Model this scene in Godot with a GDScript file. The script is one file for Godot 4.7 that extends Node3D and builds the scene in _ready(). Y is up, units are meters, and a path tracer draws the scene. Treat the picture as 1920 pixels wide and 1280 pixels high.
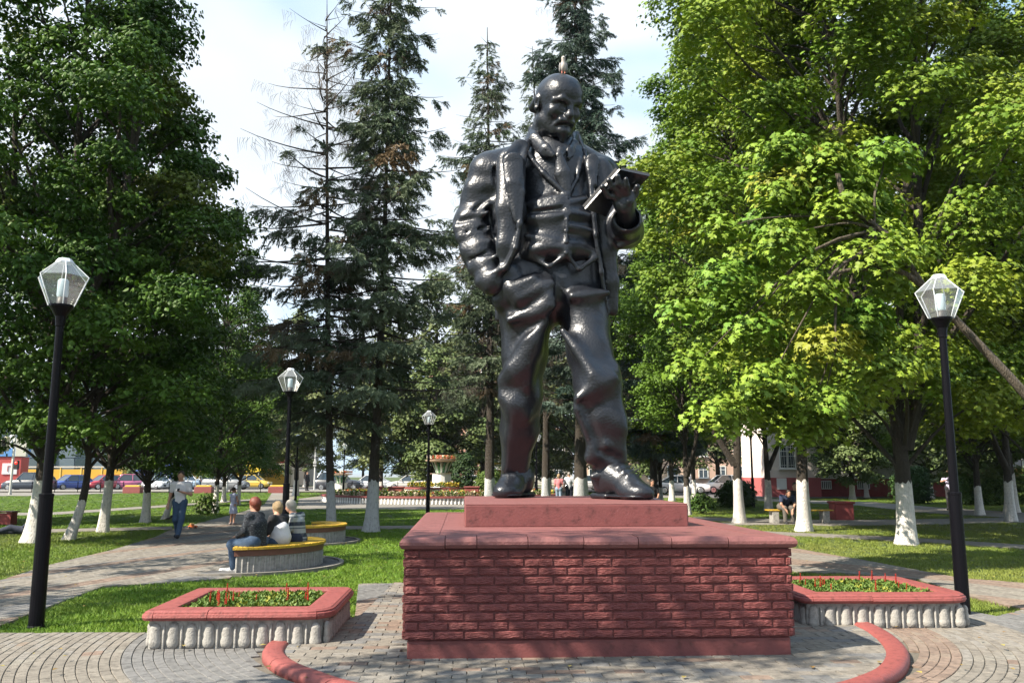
extends Node3D
# A small park square on a bright summer day: a dark painted statue on a brick pedestal between two flower boxes, allees of trees, a street behind.

var M := {}
var used := {}
var rng := RandomNumberGenerator.new()


func _ready() -> void:
	rng.seed = 4711
	var cam := Camera3D.new()
	cam.name = "camera"
	cam.position = Vector3(0, 1.65, 0)
	cam.rotation_degrees = Vector3(8.66, 0, 0)
	cam.fov = 42.9
	cam.near = 0.1
	cam.far = 600.0
	add_child(cam)
	cam.current = true

	var sun := DirectionalLight3D.new()
	sun.name = "sun"
	sun.light_energy = 1.6
	sun.light_color = Color(1.0, 0.955, 0.88)
	sun.light_angular_distance = 0.53
	sun.shadow_enabled = true
	add_child(sun)
	var to_sun := Vector3(-0.64, 0.70, 0.36).normalized()
	sun.look_at_from_position(Vector3.ZERO, -to_sun, Vector3.UP)

	var env := Environment.new()
	env.background_mode = Environment.BG_SKY
	env.sky = Sky.new()
	var pano := PanoramaSkyMaterial.new()
	pano.panorama = make_sky()
	env.sky.sky_material = pano
	env.tonemap_mode = Environment.TONE_MAPPER_LINEAR
	env.tonemap_exposure = 2.45
	env.sdfgi_enabled = true
	env.ssao_enabled = true
	env.ssil_enabled = true
	env.fog_enabled = true
	env.fog_density = 0.00012
	env.fog_light_color = Color(0.86, 0.92, 1.0)
	var we := WorldEnvironment.new()
	we.name = "world_environment"
	we.environment = env
	add_child(we)

	make_materials()
	build_ground()
	build_pedestal()
	build_statue()
	build_planters()
	build_lamps()
	build_trees()
	build_benches()
	build_street()
	build_buildings()
	build_people()
	build_grass()


func make_sky() -> ImageTexture:
	# bright broken cloud everywhere, with thin pale blue openings
	var w := 1024
	var h := 512
	var im := Image.create(w, h, false, Image.FORMAT_RGBF)
	var n := FastNoiseLite.new()
	n.seed = 12
	n.frequency = 1.15
	n.fractal_octaves = 5
	n.fractal_gain = 0.52
	var n2 := FastNoiseLite.new()
	n2.seed = 77
	n2.frequency = 3.1
	n2.fractal_octaves = 4
	for j in h:
		var el := PI * (0.5 - (j + 0.5) / h)
		for i in w:
			var az := TAU * (i + 0.5) / w
			var y := sin(el)
			var d := Vector3(cos(el) * sin(az), y, cos(el) * cos(az))
			var p := d * Vector3(1, 1.7, 1)
			var c := n.get_noise_3dv(p) * 1.25 + n2.get_noise_3dv(p) * 0.35
			var cover := smoothstep(-0.38, 0.26, c + 0.16 * (1.0 - clampf(y * 1.6, 0.0, 1.0)))
			var up := clampf(y, 0.0, 1.0)
			var blue := Vector3(0.30, 0.42, 0.50).lerp(Vector3(0.13, 0.27, 0.46), pow(up, 0.6))
			var white := Vector3(0.455, 0.50, 0.545) * (0.95 + 0.22 * n2.get_noise_3dv(p * 0.7))
			var v := blue.lerp(white, cover)
			if y < 0.0:
				v = v.lerp(Vector3(0.30, 0.31, 0.30), clampf(-y * 12.0, 0.0, 1.0))
			im.set_pixel(i, j, Color(v.x, v.y, v.z))
	return ImageTexture.create_from_image(im)


# ---------------------------------------------------------------- naming and placing

func numbered(called: String) -> String:
	var k: int = used.get(called, 0)
	used[called] = k + 1
	return called if k == 0 else "%s_%03d" % [called, k]


func tag(o: Node, label: String, category: String, group := "") -> Node:
	o.set_meta("label", label)
	o.set_meta("category", category)
	if group != "":
		o.set_meta("group", group)
	return o


func thing(called: String, label: String, category: String, at := Vector3.ZERO, turn := 0.0, group := "") -> Node3D:
	var o := Node3D.new()
	o.name = numbered(called)
	add_child(o)
	o.position = at
	o.rotation.y = turn
	tag(o, label, category, group)
	return o


func part(called: String, mesh: Mesh, mat: Material, parent: Node = self, at := Transform3D()) -> MeshInstance3D:
	var o := MeshInstance3D.new()
	o.name = numbered(called) if parent == self else called
	o.mesh = mesh
	o.material_override = mat
	o.transform = at
	parent.add_child(o, true)
	return o


func struct(called: String, mesh: Mesh, mat: Material) -> MeshInstance3D:
	var o := part(called, mesh, mat)
	o.set_meta("kind", "structure")
	return o


func dup(src: Node3D, at: Vector3, turn: float, label: String, scale_by := 1.0) -> Node3D:
	var o: Node3D = src.duplicate()
	o.name = numbered(String(src.name).rstrip("0123456789").trim_suffix("_"))
	add_child(o)
	o.position = at
	o.rotation.y = turn
	o.scale = Vector3.ONE * scale_by
	o.set_meta("label", label)
	return o


func scatter(called: String, mesh: Mesh, mat: Material, places: Array, tints: PackedColorArray, parent: Node = self) -> MultiMeshInstance3D:
	var mm := MultiMesh.new()
	mm.transform_format = MultiMesh.TRANSFORM_3D
	mm.use_colors = true
	mm.mesh = mesh
	mm.instance_count = places.size()
	for i in places.size():
		mm.set_instance_transform(i, places[i])
		mm.set_instance_color(i, tints[i])
	var o := MultiMeshInstance3D.new()
	o.name = numbered(called) if parent == self else called
	o.multimesh = mm
	o.material_override = mat
	o.set_meta("kind", "stuff")
	parent.add_child(o, true)
	return o


func child_thing_node(called: String, parent: Node, at := Transform3D()) -> Node3D:
	var o := Node3D.new()
	o.name = called
	o.transform = at
	parent.add_child(o, true)
	return o


# ---------------------------------------------------------------- materials

func lin(r: float, g: float, b: float) -> Color:
	return Color(r, g, b).linear_to_srgb()


func mat(r: float, g: float, b: float, rough := 0.8, metal := 0.0, spec := 0.5) -> StandardMaterial3D:
	var m := StandardMaterial3D.new()
	m.albedo_color = lin(r, g, b)
	m.roughness = rough
	m.metallic = metal
	m.metallic_specular = spec
	return m


func noise_tex(freq: float, stops: Array, seed_by := 1, octaves := 5, size := 512, kind := FastNoiseLite.TYPE_SIMPLEX_SMOOTH) -> NoiseTexture2D:
	var n := FastNoiseLite.new()
	n.noise_type = kind
	n.seed = seed_by
	n.frequency = freq
	n.fractal_octaves = octaves
	n.fractal_gain = 0.55
	var t := NoiseTexture2D.new()
	t.width = size
	t.height = size
	t.seamless = true
	t.noise = n
	if stops.size():
		var gr := Gradient.new()
		var off := PackedFloat32Array()
		var col := PackedColorArray()
		for i in stops.size():
			off.append(float(i) / (stops.size() - 1))
			col.append(stops[i])
		gr.offsets = off
		gr.colors = col
		t.color_ramp = gr
	return t


func surfaced(m: StandardMaterial3D, albedo: Texture2D, metres: float, bump: Texture2D = null, depth_cm := 0.0, stretch := Vector3.ONE, world := true) -> StandardMaterial3D:
	m.uv1_triplanar = true
	m.uv1_world_triplanar = world
	m.uv1_scale = stretch / metres
	if albedo:
		m.albedo_texture = albedo
	if bump:
		m.heightmap_enabled = true
		m.heightmap_texture = bump
		m.heightmap_scale = depth_cm
	return m


func grey(v: float) -> Color:
	return Color(v, v, v).linear_to_srgb()


func make_materials() -> void:
	var mottle := noise_tex(0.012, [grey(0.7), grey(0.9), grey(1.0)], 3, 6)
	var fine := noise_tex(0.06, [], 5, 5)
	var lumps := noise_tex(0.022, [], 9, 5)
	var streak := noise_tex(0.03, [], 21, 4)
	# statue: thick glossy dark paint over rough cast surface
	M.bronze = surfaced(mat(0.018, 0.021, 0.029, 0.35, 0.35, 0.56), mottle, 1.1, noise_tex(0.05, [], 9, 5), 0.5)
	M.bronze_dull = mat(0.022, 0.023, 0.026, 0.7, 0.0, 0.35)
	M.bronze.clearcoat_enabled = true
	M.bronze.clearcoat = 0.12
	M.bronze.clearcoat_roughness = 0.2
	# red oil paint on brick and concrete
	var redtone := noise_tex(0.01, [grey(0.66), grey(0.9), grey(1.0)], 31, 6)
	M.red_brick = surfaced(mat(0.20, 0.050, 0.048, 0.62), redtone, 0.9, noise_tex(0.05, [], 33, 4), 1.6, Vector3(0.5, 2.6, 0.5))
	M.red_joint = surfaced(mat(0.135, 0.036, 0.036, 0.7), redtone, 0.9, fine, 0.6)
	M.red_slab = surfaced(mat(0.195, 0.074, 0.072, 0.6), noise_tex(0.014, [grey(0.42), grey(0.82), grey(1.0), grey(0.95), Color(1, 0.98, 0.96)], 37, 6), 1.4, fine, 0.5)
	M.red_plinth = surfaced(mat(0.165, 0.048, 0.047, 0.6), noise_tex(0.014, [grey(0.45), grey(0.85), grey(1.0), grey(0.9)], 38, 6), 1.1, fine, 0.2)
	M.red_rim = surfaced(mat(0.25, 0.066, 0.060, 0.6), noise_tex(0.02, [grey(0.30), grey(0.78), grey(0.95), grey(1.0), grey(0.9)], 35, 6), 0.9, fine, 0.4)
	# concrete
	var stain := noise_tex(0.014, [grey(0.45), grey(0.8), grey(1.0), grey(0.9)], 41, 6)
	M.concrete = surfaced(mat(0.34, 0.33, 0.31, 0.9), stain, 0.8, fine, 0.5)
	M.paver = surfaced(mat(0.215, 0.200, 0.180, 0.92), stain, 0.7, fine, 0.35)
	M.paver.vertex_color_use_as_albedo = true
	M.joint_sand = surfaced(mat(0.125, 0.112, 0.09, 1.0), stain, 0.5, fine, 0.4)
	M.path_far = surfaced(mat(0.20, 0.186, 0.165, 0.95), stain, 1.5, fine, 0.2)
	M.asphalt = surfaced(mat(0.105, 0.105, 0.108, 0.9), stain, 3.0, fine, 0.3)
	M.soil = surfaced(mat(0.055, 0.085, 0.018, 1.0), noise_tex(0.02, [Color(0.55, 0.62, 0.4), Color(1, 1, 1), Color(1.0, 0.86, 0.62)], 51, 6), 3.2, lumps, 2.0)
	M.dirt = surfaced(mat(0.060, 0.043, 0.026, 1.0), stain, 0.6, lumps, 2.0)
	# plants
	M.grass = leaf_mat(0.55)
	M.leaf = leaf_mat(0.52, 0.5)
	M.needle = leaf_mat(0.6, 0.16)
	M.petal = leaf_mat(0.6, 0.3)
	M.bark = surfaced(mat(0.058, 0.047, 0.037, 0.95), stain, 0.9, streak, 6.0, Vector3(2.2, 0.45, 2.2))
	M.bark_pale = surfaced(mat(0.115, 0.095, 0.072, 0.95), stain, 0.9, streak, 5.0, Vector3(2.2, 0.45, 2.2))
	M.twig = mat(0.10, 0.085, 0.072, 0.95)
	M.whitewash = surfaced(mat(0.70, 0.67, 0.63, 0.95), noise_tex(0.016, [grey(0.42), grey(0.88), grey(1.0), grey(1.0)], 61, 6), 0.9, streak, 4.0, Vector3(2.0, 0.7, 2.0))
	M.whitewash_grey = surfaced(mat(0.50, 0.51, 0.52, 0.95), noise_tex(0.016, [grey(0.42), grey(0.88), grey(1.0), grey(1.0)], 61, 6), 0.9, streak, 4.0, Vector3(2.0, 0.7, 2.0))
	# metal, glass, paint
	M.black_paint = surfaced(mat(0.004, 0.004, 0.006, 0.36, 0.0, 0.24), null, 0.6, fine, 0.15)
	M.lamp_glass = mat(0.93, 0.96, 0.98, 0.06)
	M.lamp_glass.albedo_color.a = 0.07
	M.lamp_glass.transparency = BaseMaterial3D.TRANSPARENCY_ALPHA
	M.lamp_cap = mat(0.62, 0.66, 0.72, 0.12)
	M.lamp_cap.albedo_color.a = 0.17
	M.lamp_cap.transparency = BaseMaterial3D.TRANSPARENCY_ALPHA
	M.bulb = mat(0.42, 0.52, 0.58, 0.25)
	M.socket = mat(0.05, 0.05, 0.055, 0.5)
	M.yellow_wood = surfaced(mat(0.58, 0.36, 0.028, 0.5), redtone, 0.8, streak, 0.8, Vector3(3, 3, 0.4))
	M.brown_wood = surfaced(mat(0.155, 0.062, 0.042, 0.6), redtone, 0.8)
	M.white_paint = surfaced(mat(0.72, 0.71, 0.68, 0.8), stain, 4.0)
	M.plaster_red = surfaced(mat(0.30, 0.065, 0.06, 0.85), redtone, 3.0)
	M.glass_dark = mat(0.03, 0.045, 0.06, 0.08, 0.0, 0.8)
	M.rubber = mat(0.018, 0.018, 0.018, 0.85)
	M.chrome = mat(0.55, 0.56, 0.58, 0.25, 0.9)
	M.white_plain = mat(0.75, 0.75, 0.74, 0.7)


func leaf_mat(rough: float, through := 0.40) -> StandardMaterial3D:
	var m := mat(1, 1, 1, rough, 0.0, 0.30)
	m.vertex_color_use_as_albedo = true
	m.cull_mode = BaseMaterial3D.CULL_DISABLED
	if through > 0.0:
		# a leaf lets yellow-green light through
		m.backlight_enabled = true
		m.backlight = Color(0.95, 1.0, 0.55) * through
	return m



# ---------------------------------------------------------------- shapes

func begin() -> SurfaceTool:
	var st := SurfaceTool.new()
	st.begin(Mesh.PRIMITIVE_TRIANGLES)
	return st


func done(st: SurfaceTool) -> ArrayMesh:
	st.generate_normals()
	return st.commit()


func tri(st: SurfaceTool, a: Vector3, b: Vector3, c: Vector3) -> void:
	st.add_vertex(a)
	st.add_vertex(c)
	st.add_vertex(b)


func quad(st: SurfaceTool, a: Vector3, b: Vector3, c: Vector3, d: Vector3) -> void:
	tri(st, a, b, c)
	tri(st, a, c, d)


# rings: arrays of equal length, skinned in order; counter-clockwise seen from the last ring
func skin(st: SurfaceTool, rings: Array, closed := true, cap_a := true, cap_b := true, smooth := 1) -> void:
	st.set_smooth_group(smooth if smooth > 0 else -1)
	var n: int = rings[0].size()
	for i in rings.size() - 1:
		for j in (n if closed else n - 1):
			var k := (j + 1) % n
			quad(st, rings[i][j], rings[i][k], rings[i + 1][k], rings[i + 1][j])
	st.set_smooth_group(-1)
	if cap_a:
		cap(st, rings[0], true)
	if cap_b:
		cap(st, rings[-1], false)


func cap(st: SurfaceTool, ring: Array, flip: bool) -> void:
	var c := Vector3.ZERO
	for p: Vector3 in ring:
		c += p
	c /= ring.size()
	for j in ring.size():
		var k := (j + 1) % ring.size()
		if flip:
			tri(st, c, ring[k], ring[j])
		else:
			tri(st, c, ring[j], ring[k])


func circle(c: Vector3, x: Vector3, y: Vector3, n: int) -> Array:
	var a := []
	for j in n:
		var t := TAU * j / n
		a.append(c + x * cos(t) + y * sin(t))
	return a


func tube(st: SurfaceTool, pts: Array, radii: Array, sides := 8, caps := true) -> void:
	var rings := []
	var up := Vector3(0.123, 0.2, 1).normalized()
	for i in pts.size():
		var d: Vector3 = (pts[mini(i + 1, pts.size() - 1)] - pts[maxi(i - 1, 0)]).normalized()
		var x := up.cross(d)
		if x.length() < 0.05:
			x = Vector3.RIGHT.cross(d)
		x = x.normalized()
		up = d.cross(x)
		rings.append(circle(pts[i], x * radii[i], up * radii[i], sides))
	skin(st, rings, true, caps, caps)


func lathe(st: SurfaceTool, prof: Array, n := 20, xf := Transform3D(), smooth := 1, a0 := 0.0) -> void:
	var rings := []
	for p: Vector2 in prof:
		var r := []
		for j in n:
			var t := -TAU * j / n + a0
			r.append(xf * Vector3(cos(t) * p.x, p.y, sin(t) * p.x))
		rings.append(r)
	skin(st, rings, true, prof[0].x > 0.001, prof[-1].x > 0.001, smooth)


# box with chamfered edges
func box(st: SurfaceTool, c: Vector3, size: Vector3, bevel := 0.0, b := Basis()) -> void:
	var h := size * 0.5
	var e := minf(bevel, minf(h.x, minf(h.y, h.z)) * 0.9)
	var levels := [[-h.y, e], [-h.y + e, 0.0], [h.y - e, 0.0], [h.y, e]] if e > 0.0 else [[-h.y, 0.0], [h.y, 0.0]]
	var rings := []
	for l: Array in levels:
		var x: float = h.x - l[1]
		var z: float = h.z - l[1]
		var o := []
		if e > 0.0:
			for q: Array in [[x, z - e], [x - e, z], [-x + e, z], [-x, z - e], [-x, -z + e], [-x + e, -z], [x - e, -z], [x, -z + e]]:
				o.append(c + b * Vector3(q[0], l[0], q[1]))
		else:
			for q: Array in [[x, z], [-x, z], [-x, -z], [x, -z]]:
				o.append(c + b * Vector3(q[0], l[0], q[1]))
		o.reverse()
		rings.append(o)
	skin(st, rings, true, true, true, 0)


func box_mesh(size: Vector3, bevel := 0.0, c := Vector3.ZERO) -> ArrayMesh:
	var st := begin()
	box(st, c, size, bevel)
	return done(st)


# upright prism over a polygon in x, z
func prism(st: SurfaceTool, poly: PackedVector2Array, y0: float, y1: float, bevel := 0.0, bottom := false) -> void:
	var p := poly
	if Geometry2D.is_polygon_clockwise(p):
		p = p.duplicate()
		p.reverse()
	var top := p
	if bevel > 0.0:
		var t := Geometry2D.offset_polygon(p, -bevel)
		if t.size() == 1 and t[0].size() == p.size():
			# match the corners of both outlines
			var shifted := PackedVector2Array()
			for v in p:
				var best: Vector2 = t[0][0]
				for q: Vector2 in t[0]:
					if q.distance_squared_to(v) < best.distance_squared_to(v):
						best = q
				shifted.append(best)
			top = shifted
	st.set_smooth_group(-1)
	var ix := Geometry2D.triangulate_polygon(top)
	for i in range(0, ix.size(), 3):
		st.add_vertex(Vector3(top[ix[i]].x, y1, top[ix[i]].y))
		st.add_vertex(Vector3(top[ix[i + 1]].x, y1, top[ix[i + 1]].y))
		st.add_vertex(Vector3(top[ix[i + 2]].x, y1, top[ix[i + 2]].y))
	var n := p.size()
	for j in n:
		var k := (j + 1) % n
		var a := Vector3(p[j].x, y0, p[j].y)
		var b := Vector3(p[k].x, y0, p[k].y)
		if bevel > 0.0:
			var a2 := Vector3(p[j].x, y1 - bevel, p[j].y)
			var b2 := Vector3(p[k].x, y1 - bevel, p[k].y)
			quad(st, a, a2, b2, b)
			quad(st, a2, Vector3(top[j].x, y1, top[j].y), Vector3(top[k].x, y1, top[k].y), b2)
		else:
			quad(st, a, Vector3(p[j].x, y1, p[j].y), Vector3(p[k].x, y1, p[k].y), b)


# a cross-section (x outwards, y up) carried along a polyline in x, z
func sweep(st: SurfaceTool, line: Array, prof: Array, closed: bool, smooth := 0) -> void:
	var rings := []
	var n := line.size()
	for i in n:
		var prev: Vector2 = line[(i - 1 + n) % n] if closed or i > 0 else line[0]
		var next: Vector2 = line[(i + 1) % n] if closed or i < n - 1 else line[n - 1]
		var at: Vector2 = line[i]
		var d1 := (at - prev).normalized()
		var d2 := (next - at).normalized()
		if d1 == Vector2.ZERO:
			d1 = d2
		if d2 == Vector2.ZERO:
			d2 = d1
		var d := (d1 + d2).normalized()
		var side := Vector2(-d.y, d.x) / maxf(0.4, d.dot(d1))
		var r := []
		for q: Vector2 in prof:
			r.append(Vector3(at.x + side.x * q.x, q.y, at.y + side.y * q.x))
		rings.append(r)
	if closed:
		rings.append(rings[0])
	skin(st, rings, true, not closed, not closed, smooth)


func rounded(poly: Array, radii: Array, steps := 6) -> Array:
	var out := []
	var n := poly.size()
	for i in n:
		var c: Vector2 = poly[i]
		var r: float = radii[i]
		if r <= 0.0:
			out.append(c)
			continue
		var a: Vector2 = c + (poly[(i - 1 + n) % n] - c).normalized() * r
		var b: Vector2 = c + (poly[(i + 1) % n] - c).normalized() * r
		for s in steps + 1:
			var t := float(s) / steps
			out.append(a.lerp(c, t).lerp(c.lerp(b, t), t))
	return out


func curve(pts: Array, per := 6) -> Array:
	var out := []
	for i in pts.size() - 1:
		var p0 = pts[maxi(i - 1, 0)]
		var p3 = pts[mini(i + 2, pts.size() - 1)]
		for s in per:
			out.append(pts[i].cubic_interpolate(pts[i + 1], p0, p3, float(s) / per))
	out.append(pts[-1])
	return out


# ---------------------------------------------------------------- solids from distance fields

class Prim:
	var t := 0
	var a: Vector3
	var ab: Vector3
	var il2 := 0.0
	var ra := 0.0
	var dr := 0.0
	var w: Vector3
	var sq := 0.0
	var inv: Basis
	var r: Vector3
	var rd := 0.0
	var k := 0.1
	var cut := false

	func dist(p: Vector3) -> float:
		if t == 0:
			var q := p - a
			var s := clampf(q.dot(ab) * il2, 0.0, 1.0)
			q -= ab * s
			if sq != 0.0:
				q += w * (q.dot(w) * sq)
			return q.length() - ra - dr * s
		var l := inv * (p - a)
		if t == 1:
			var e := l / r
			var k0 := e.length()
			var k1 := (e / r).length()
			return k0 * (k0 - 1.0) / maxf(k1, 0.0001)
		var d := l.abs() - r
		return d.max(Vector3.ZERO).length() + minf(maxf(d.x, maxf(d.y, d.z)), 0.0) - rd


# round cone; flat > 1 squeezes it along dir
func cone(a: Vector3, b: Vector3, ra: float, rb: float, k := 0.1, dir := Vector3.ZERO, flat := 1.0) -> Prim:
	var p := Prim.new()
	p.a = a
	p.ab = b - a
	p.il2 = 1.0 / maxf(p.ab.length_squared(), 0.000001)
	p.ra = ra
	p.dr = rb - ra
	p.k = k
	if flat != 1.0:
		p.w = dir.normalized()
		p.sq = flat - 1.0
	return p


func ell(c: Vector3, r: Vector3, k := 0.1, b := Basis()) -> Prim:
	var p := Prim.new()
	p.t = 1
	p.a = c
	p.r = r
	p.k = k
	p.inv = b.inverse()
	return p


func rbox(c: Vector3, h: Vector3, rd: float, k := 0.05, b := Basis()) -> Prim:
	var p := Prim.new()
	p.t = 2
	p.a = c
	p.r = h - Vector3.ONE * rd
	p.rd = rd
	p.k = k
	p.inv = b.inverse()
	return p


func cut(p: Prim) -> Prim:
	p.cut = true
	return p


func chain(L: Array, pts: Array, r: Array, k := 0.1, dir := Vector3.ZERO, flat := 1.0, minus := false) -> void:
	for i in pts.size() - 1:
		var c := cone(pts[i], pts[i + 1], r[i], r[i + 1], k, dir, flat)
		c.cut = minus
		L.append(c)


func field(L: Array, p: Vector3) -> float:
	var d := 1.0e3
	for q: Prim in L:
		var e := q.dist(p)
		if q.cut:
			e = -e
			var h := maxf(q.k - absf(d - e), 0.0)
			d = maxf(d, e) + h * h * 0.25 / q.k
		else:
			var h := maxf(q.k - absf(d - e), 0.0)
			d = minf(d, e) - h * h * 0.25 / q.k
	return d


# surface nets over the blocks that the surface crosses
# fold: [axis x to mirror about, direction the creases run, creases per metre, depth]
func solid(L: Array, cell: float, origin := Vector3.ZERO, rough := 0.0, freq := 1.0, seed_by := 3, fold: Array = []) -> ArrayMesh:
	var lo := Vector3.ONE * 1.0e6
	var hi := -lo
	for q: Prim in L:
		if q.cut:
			continue
		var m := maxf(q.ra, q.ra + q.dr) if q.t == 0 else q.r.length() + q.rd
		lo = lo.min(q.a - Vector3.ONE * m).min(q.a + q.ab - Vector3.ONE * m)
		hi = hi.max(q.a + Vector3.ONE * m).max(q.a + q.ab + Vector3.ONE * m)
	lo -= Vector3.ONE * (cell * 2.0 + rough)
	hi += Vector3.ONE * (cell * 2.0 + rough)
	var noise := FastNoiseLite.new()
	noise.seed = seed_by
	noise.frequency = freq
	noise.fractal_octaves = 3
	var crease := FastNoiseLite.new()
	crease.seed = seed_by + 20
	crease.frequency = 1.0
	crease.fractal_type = FastNoiseLite.FRACTAL_RIDGED
	crease.fractal_octaves = 2
	crease.domain_warp_enabled = true
	crease.domain_warp_amplitude = 0.35
	crease.domain_warp_frequency = 0.8
	crease.domain_warp_fractal_type = FastNoiseLite.DOMAIN_WARP_FRACTAL_NONE
	var depth := 0.0
	var fx := 0.0
	var fb := Basis()
	if fold.size():
		fx = fold[0]
		var run: Vector3 = fold[1].normalized()
		var cross := run.cross(Vector3.BACK).normalized()
		var cf: float = fold[2]
		fb = Basis(run * cf * 0.22, cross * cf, run.cross(cross) * cf * 0.45).transposed()
		depth = fold[3]
	var B := 4
	var nb := ((hi - lo) / (cell * B)).ceil()
	var bx := int(nb.x) + 1
	var by := int(nb.y) + 1
	var bz := int(nb.z) + 1
	var nx := bx * B
	var ny := by * B
	var nz := bz * B
	var sy := nx
	var sz := nx * ny
	var val := PackedFloat32Array()
	val.resize(nx * ny * nz)
	val.fill(1.0)
	var full := PackedInt32Array()
	var R := cell * B * 0.5 * 1.7321 + cell * 1.8 + rough + depth
	for kz in bz:
		for ky in by:
			# prims that can reach this row
			var cy := lo.y + (ky + 0.5) * B * cell - cell * 0.5
			var cz := lo.z + (kz + 0.5) * B * cell - cell * 0.5
			for kx in bx:
				var c := Vector3(lo.x + (kx + 0.5) * B * cell - cell * 0.5, cy, cz)
				var near := []
				var best := 1.0e3
				for q: Prim in L:
					var d := q.dist(c)
					if d < R + q.k:
						near.append(q)
					if not q.cut and d < best:
						best = d
				if near.is_empty() or best > R + 0.12:
					continue
				var whole := field(near, c)
				if absf(whole) > R * 1.6:
					if whole < 0.0:
						for z in B:
							for y in B:
								var row := (kz * B + z) * sz + (ky * B + y) * sy + kx * B
								for x in B:
									val[row + x] = -1.0
					continue
				full.append(kx + ky * bx + kz * bx * by)
				for z in B:
					for y in B:
						var row := (kz * B + z) * sz + (ky * B + y) * sy + kx * B
						var p := lo + Vector3(kx * B, ky * B + y, kz * B + z) * cell
						for x in B:
							var v := field(near, p)
							if rough > 0.0:
								v += noise.get_noise_3dv(p) * rough
							if depth > 0.0:
								v -= depth * crease.get_noise_3dv(fb * Vector3(absf(p.x - fx), p.y, p.z))
							val[row + x] = v
							p.x += cell
	var vert := PackedVector3Array()
	var index := PackedInt32Array()
	var at := {}
	var off := [0, 1, sy, sy + 1, sz, sz + 1, sz + sy, sz + sy + 1]
	var ed := [[0, 1], [2, 3], [4, 5], [6, 7], [0, 2], [1, 3], [4, 6], [5, 7], [0, 4], [1, 5], [2, 6], [3, 7]]
	var cs := [Vector3(0, 0, 0), Vector3(1, 0, 0), Vector3(0, 1, 0), Vector3(1, 1, 0), Vector3(0, 0, 1), Vector3(1, 0, 1), Vector3(0, 1, 1), Vector3(1, 1, 1)]
	var cells := []
	var v8 := PackedFloat32Array()
	v8.resize(8)
	for b in full:
		var kx := b % bx
		var ky := (b / bx) % by
		var kz := b / (bx * by)
		for z in range(kz * B, mini(kz * B + B, nz - 1)):
			for y in range(ky * B, mini(ky * B + B, ny - 1)):
				for x in range(kx * B, mini(kx * B + B, nx - 1)):
					var i := x + y * sy + z * sz
					var neg := 0
					for o in 8:
						v8[o] = val[i + off[o]]
						if v8[o] < 0.0:
							neg += 1
					if neg == 0 or neg == 8:
						continue
					var s := Vector3.ZERO
					var n := 0
					for e: Array in ed:
						var a: float = v8[e[0]]
						var c: float = v8[e[1]]
						if (a < 0.0) != (c < 0.0):
							s += cs[e[0]].lerp(cs[e[1]], a / (a - c))
							n += 1
					at[i] = vert.size()
					vert.append(lo + (Vector3(x, y, z) + s / n) * cell - origin)
					cells.append(i)
	for i: int in cells:
		var a := val[i] < 0.0
		for ax in 3:
			var e: int = [1, sy, sz][ax]
			if a == (val[i + e] < 0.0):
				continue
			var u: int = [sy, sz, 1][ax]
			var w: int = [sz, 1, sy][ax]
			if not (at.has(i - u) and at.has(i - w) and at.has(i - u - w)):
				continue
			var p0: int = at[i]
			var p1: int = at[i - u]
			var p2: int = at[i - u - w]
			var p3: int = at[i - w]
			if a:
				index.append_array([p0, p2, p1, p0, p3, p2])
			else:
				index.append_array([p0, p1, p2, p0, p2, p3])
	# smooth normals from the faces
	var nor := PackedVector3Array()
	nor.resize(vert.size())
	for i in range(0, index.size(), 3):
		var n := (vert[index[i + 2]] - vert[index[i]]).cross(vert[index[i + 1]] - vert[index[i]])
		nor[index[i]] += n
		nor[index[i + 1]] += n
		nor[index[i + 2]] += n
	for i in nor.size():
		nor[i] = nor[i].normalized()
	var arr := []
	arr.resize(Mesh.ARRAY_MAX)
	arr[Mesh.ARRAY_VERTEX] = vert
	arr[Mesh.ARRAY_NORMAL] = nor
	arr[Mesh.ARRAY_INDEX] = index
	var m := ArrayMesh.new()
	if vert.size():
		m.add_surface_from_arrays(Mesh.PRIMITIVE_TRIANGLES, arr)
	return m



# ---------------------------------------------------------------- ground, plaza and paths

var hard := []                # outlines where no grass grows


func sheet(called: String, poly: Array, y: float, m: Material, grow := 0.0, no_grass := true) -> MeshInstance3D:
	var p := PackedVector2Array(poly)
	if grow != 0.0:
		p = Geometry2D.offset_polygon(p, grow)[0]
	var st := begin()
	prism(st, p, y - 0.06, y)
	if no_grass:
		hard.append(PackedVector2Array(poly))
	return struct(called, done(st), m)


func paver_tone(kind: int) -> Color:
	var v := rng.randf_range(0.78, 1.08)
	if kind == 1:      # bluish grey
		return Color(0.74 * v, 0.79 * v, 0.87 * v)
	if kind == 2:      # reddish
		return Color(1.02 * v, 0.80 * v, 0.70 * v)
	return Color(1.03 * v, 1.0 * v, 0.95 * v)


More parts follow.
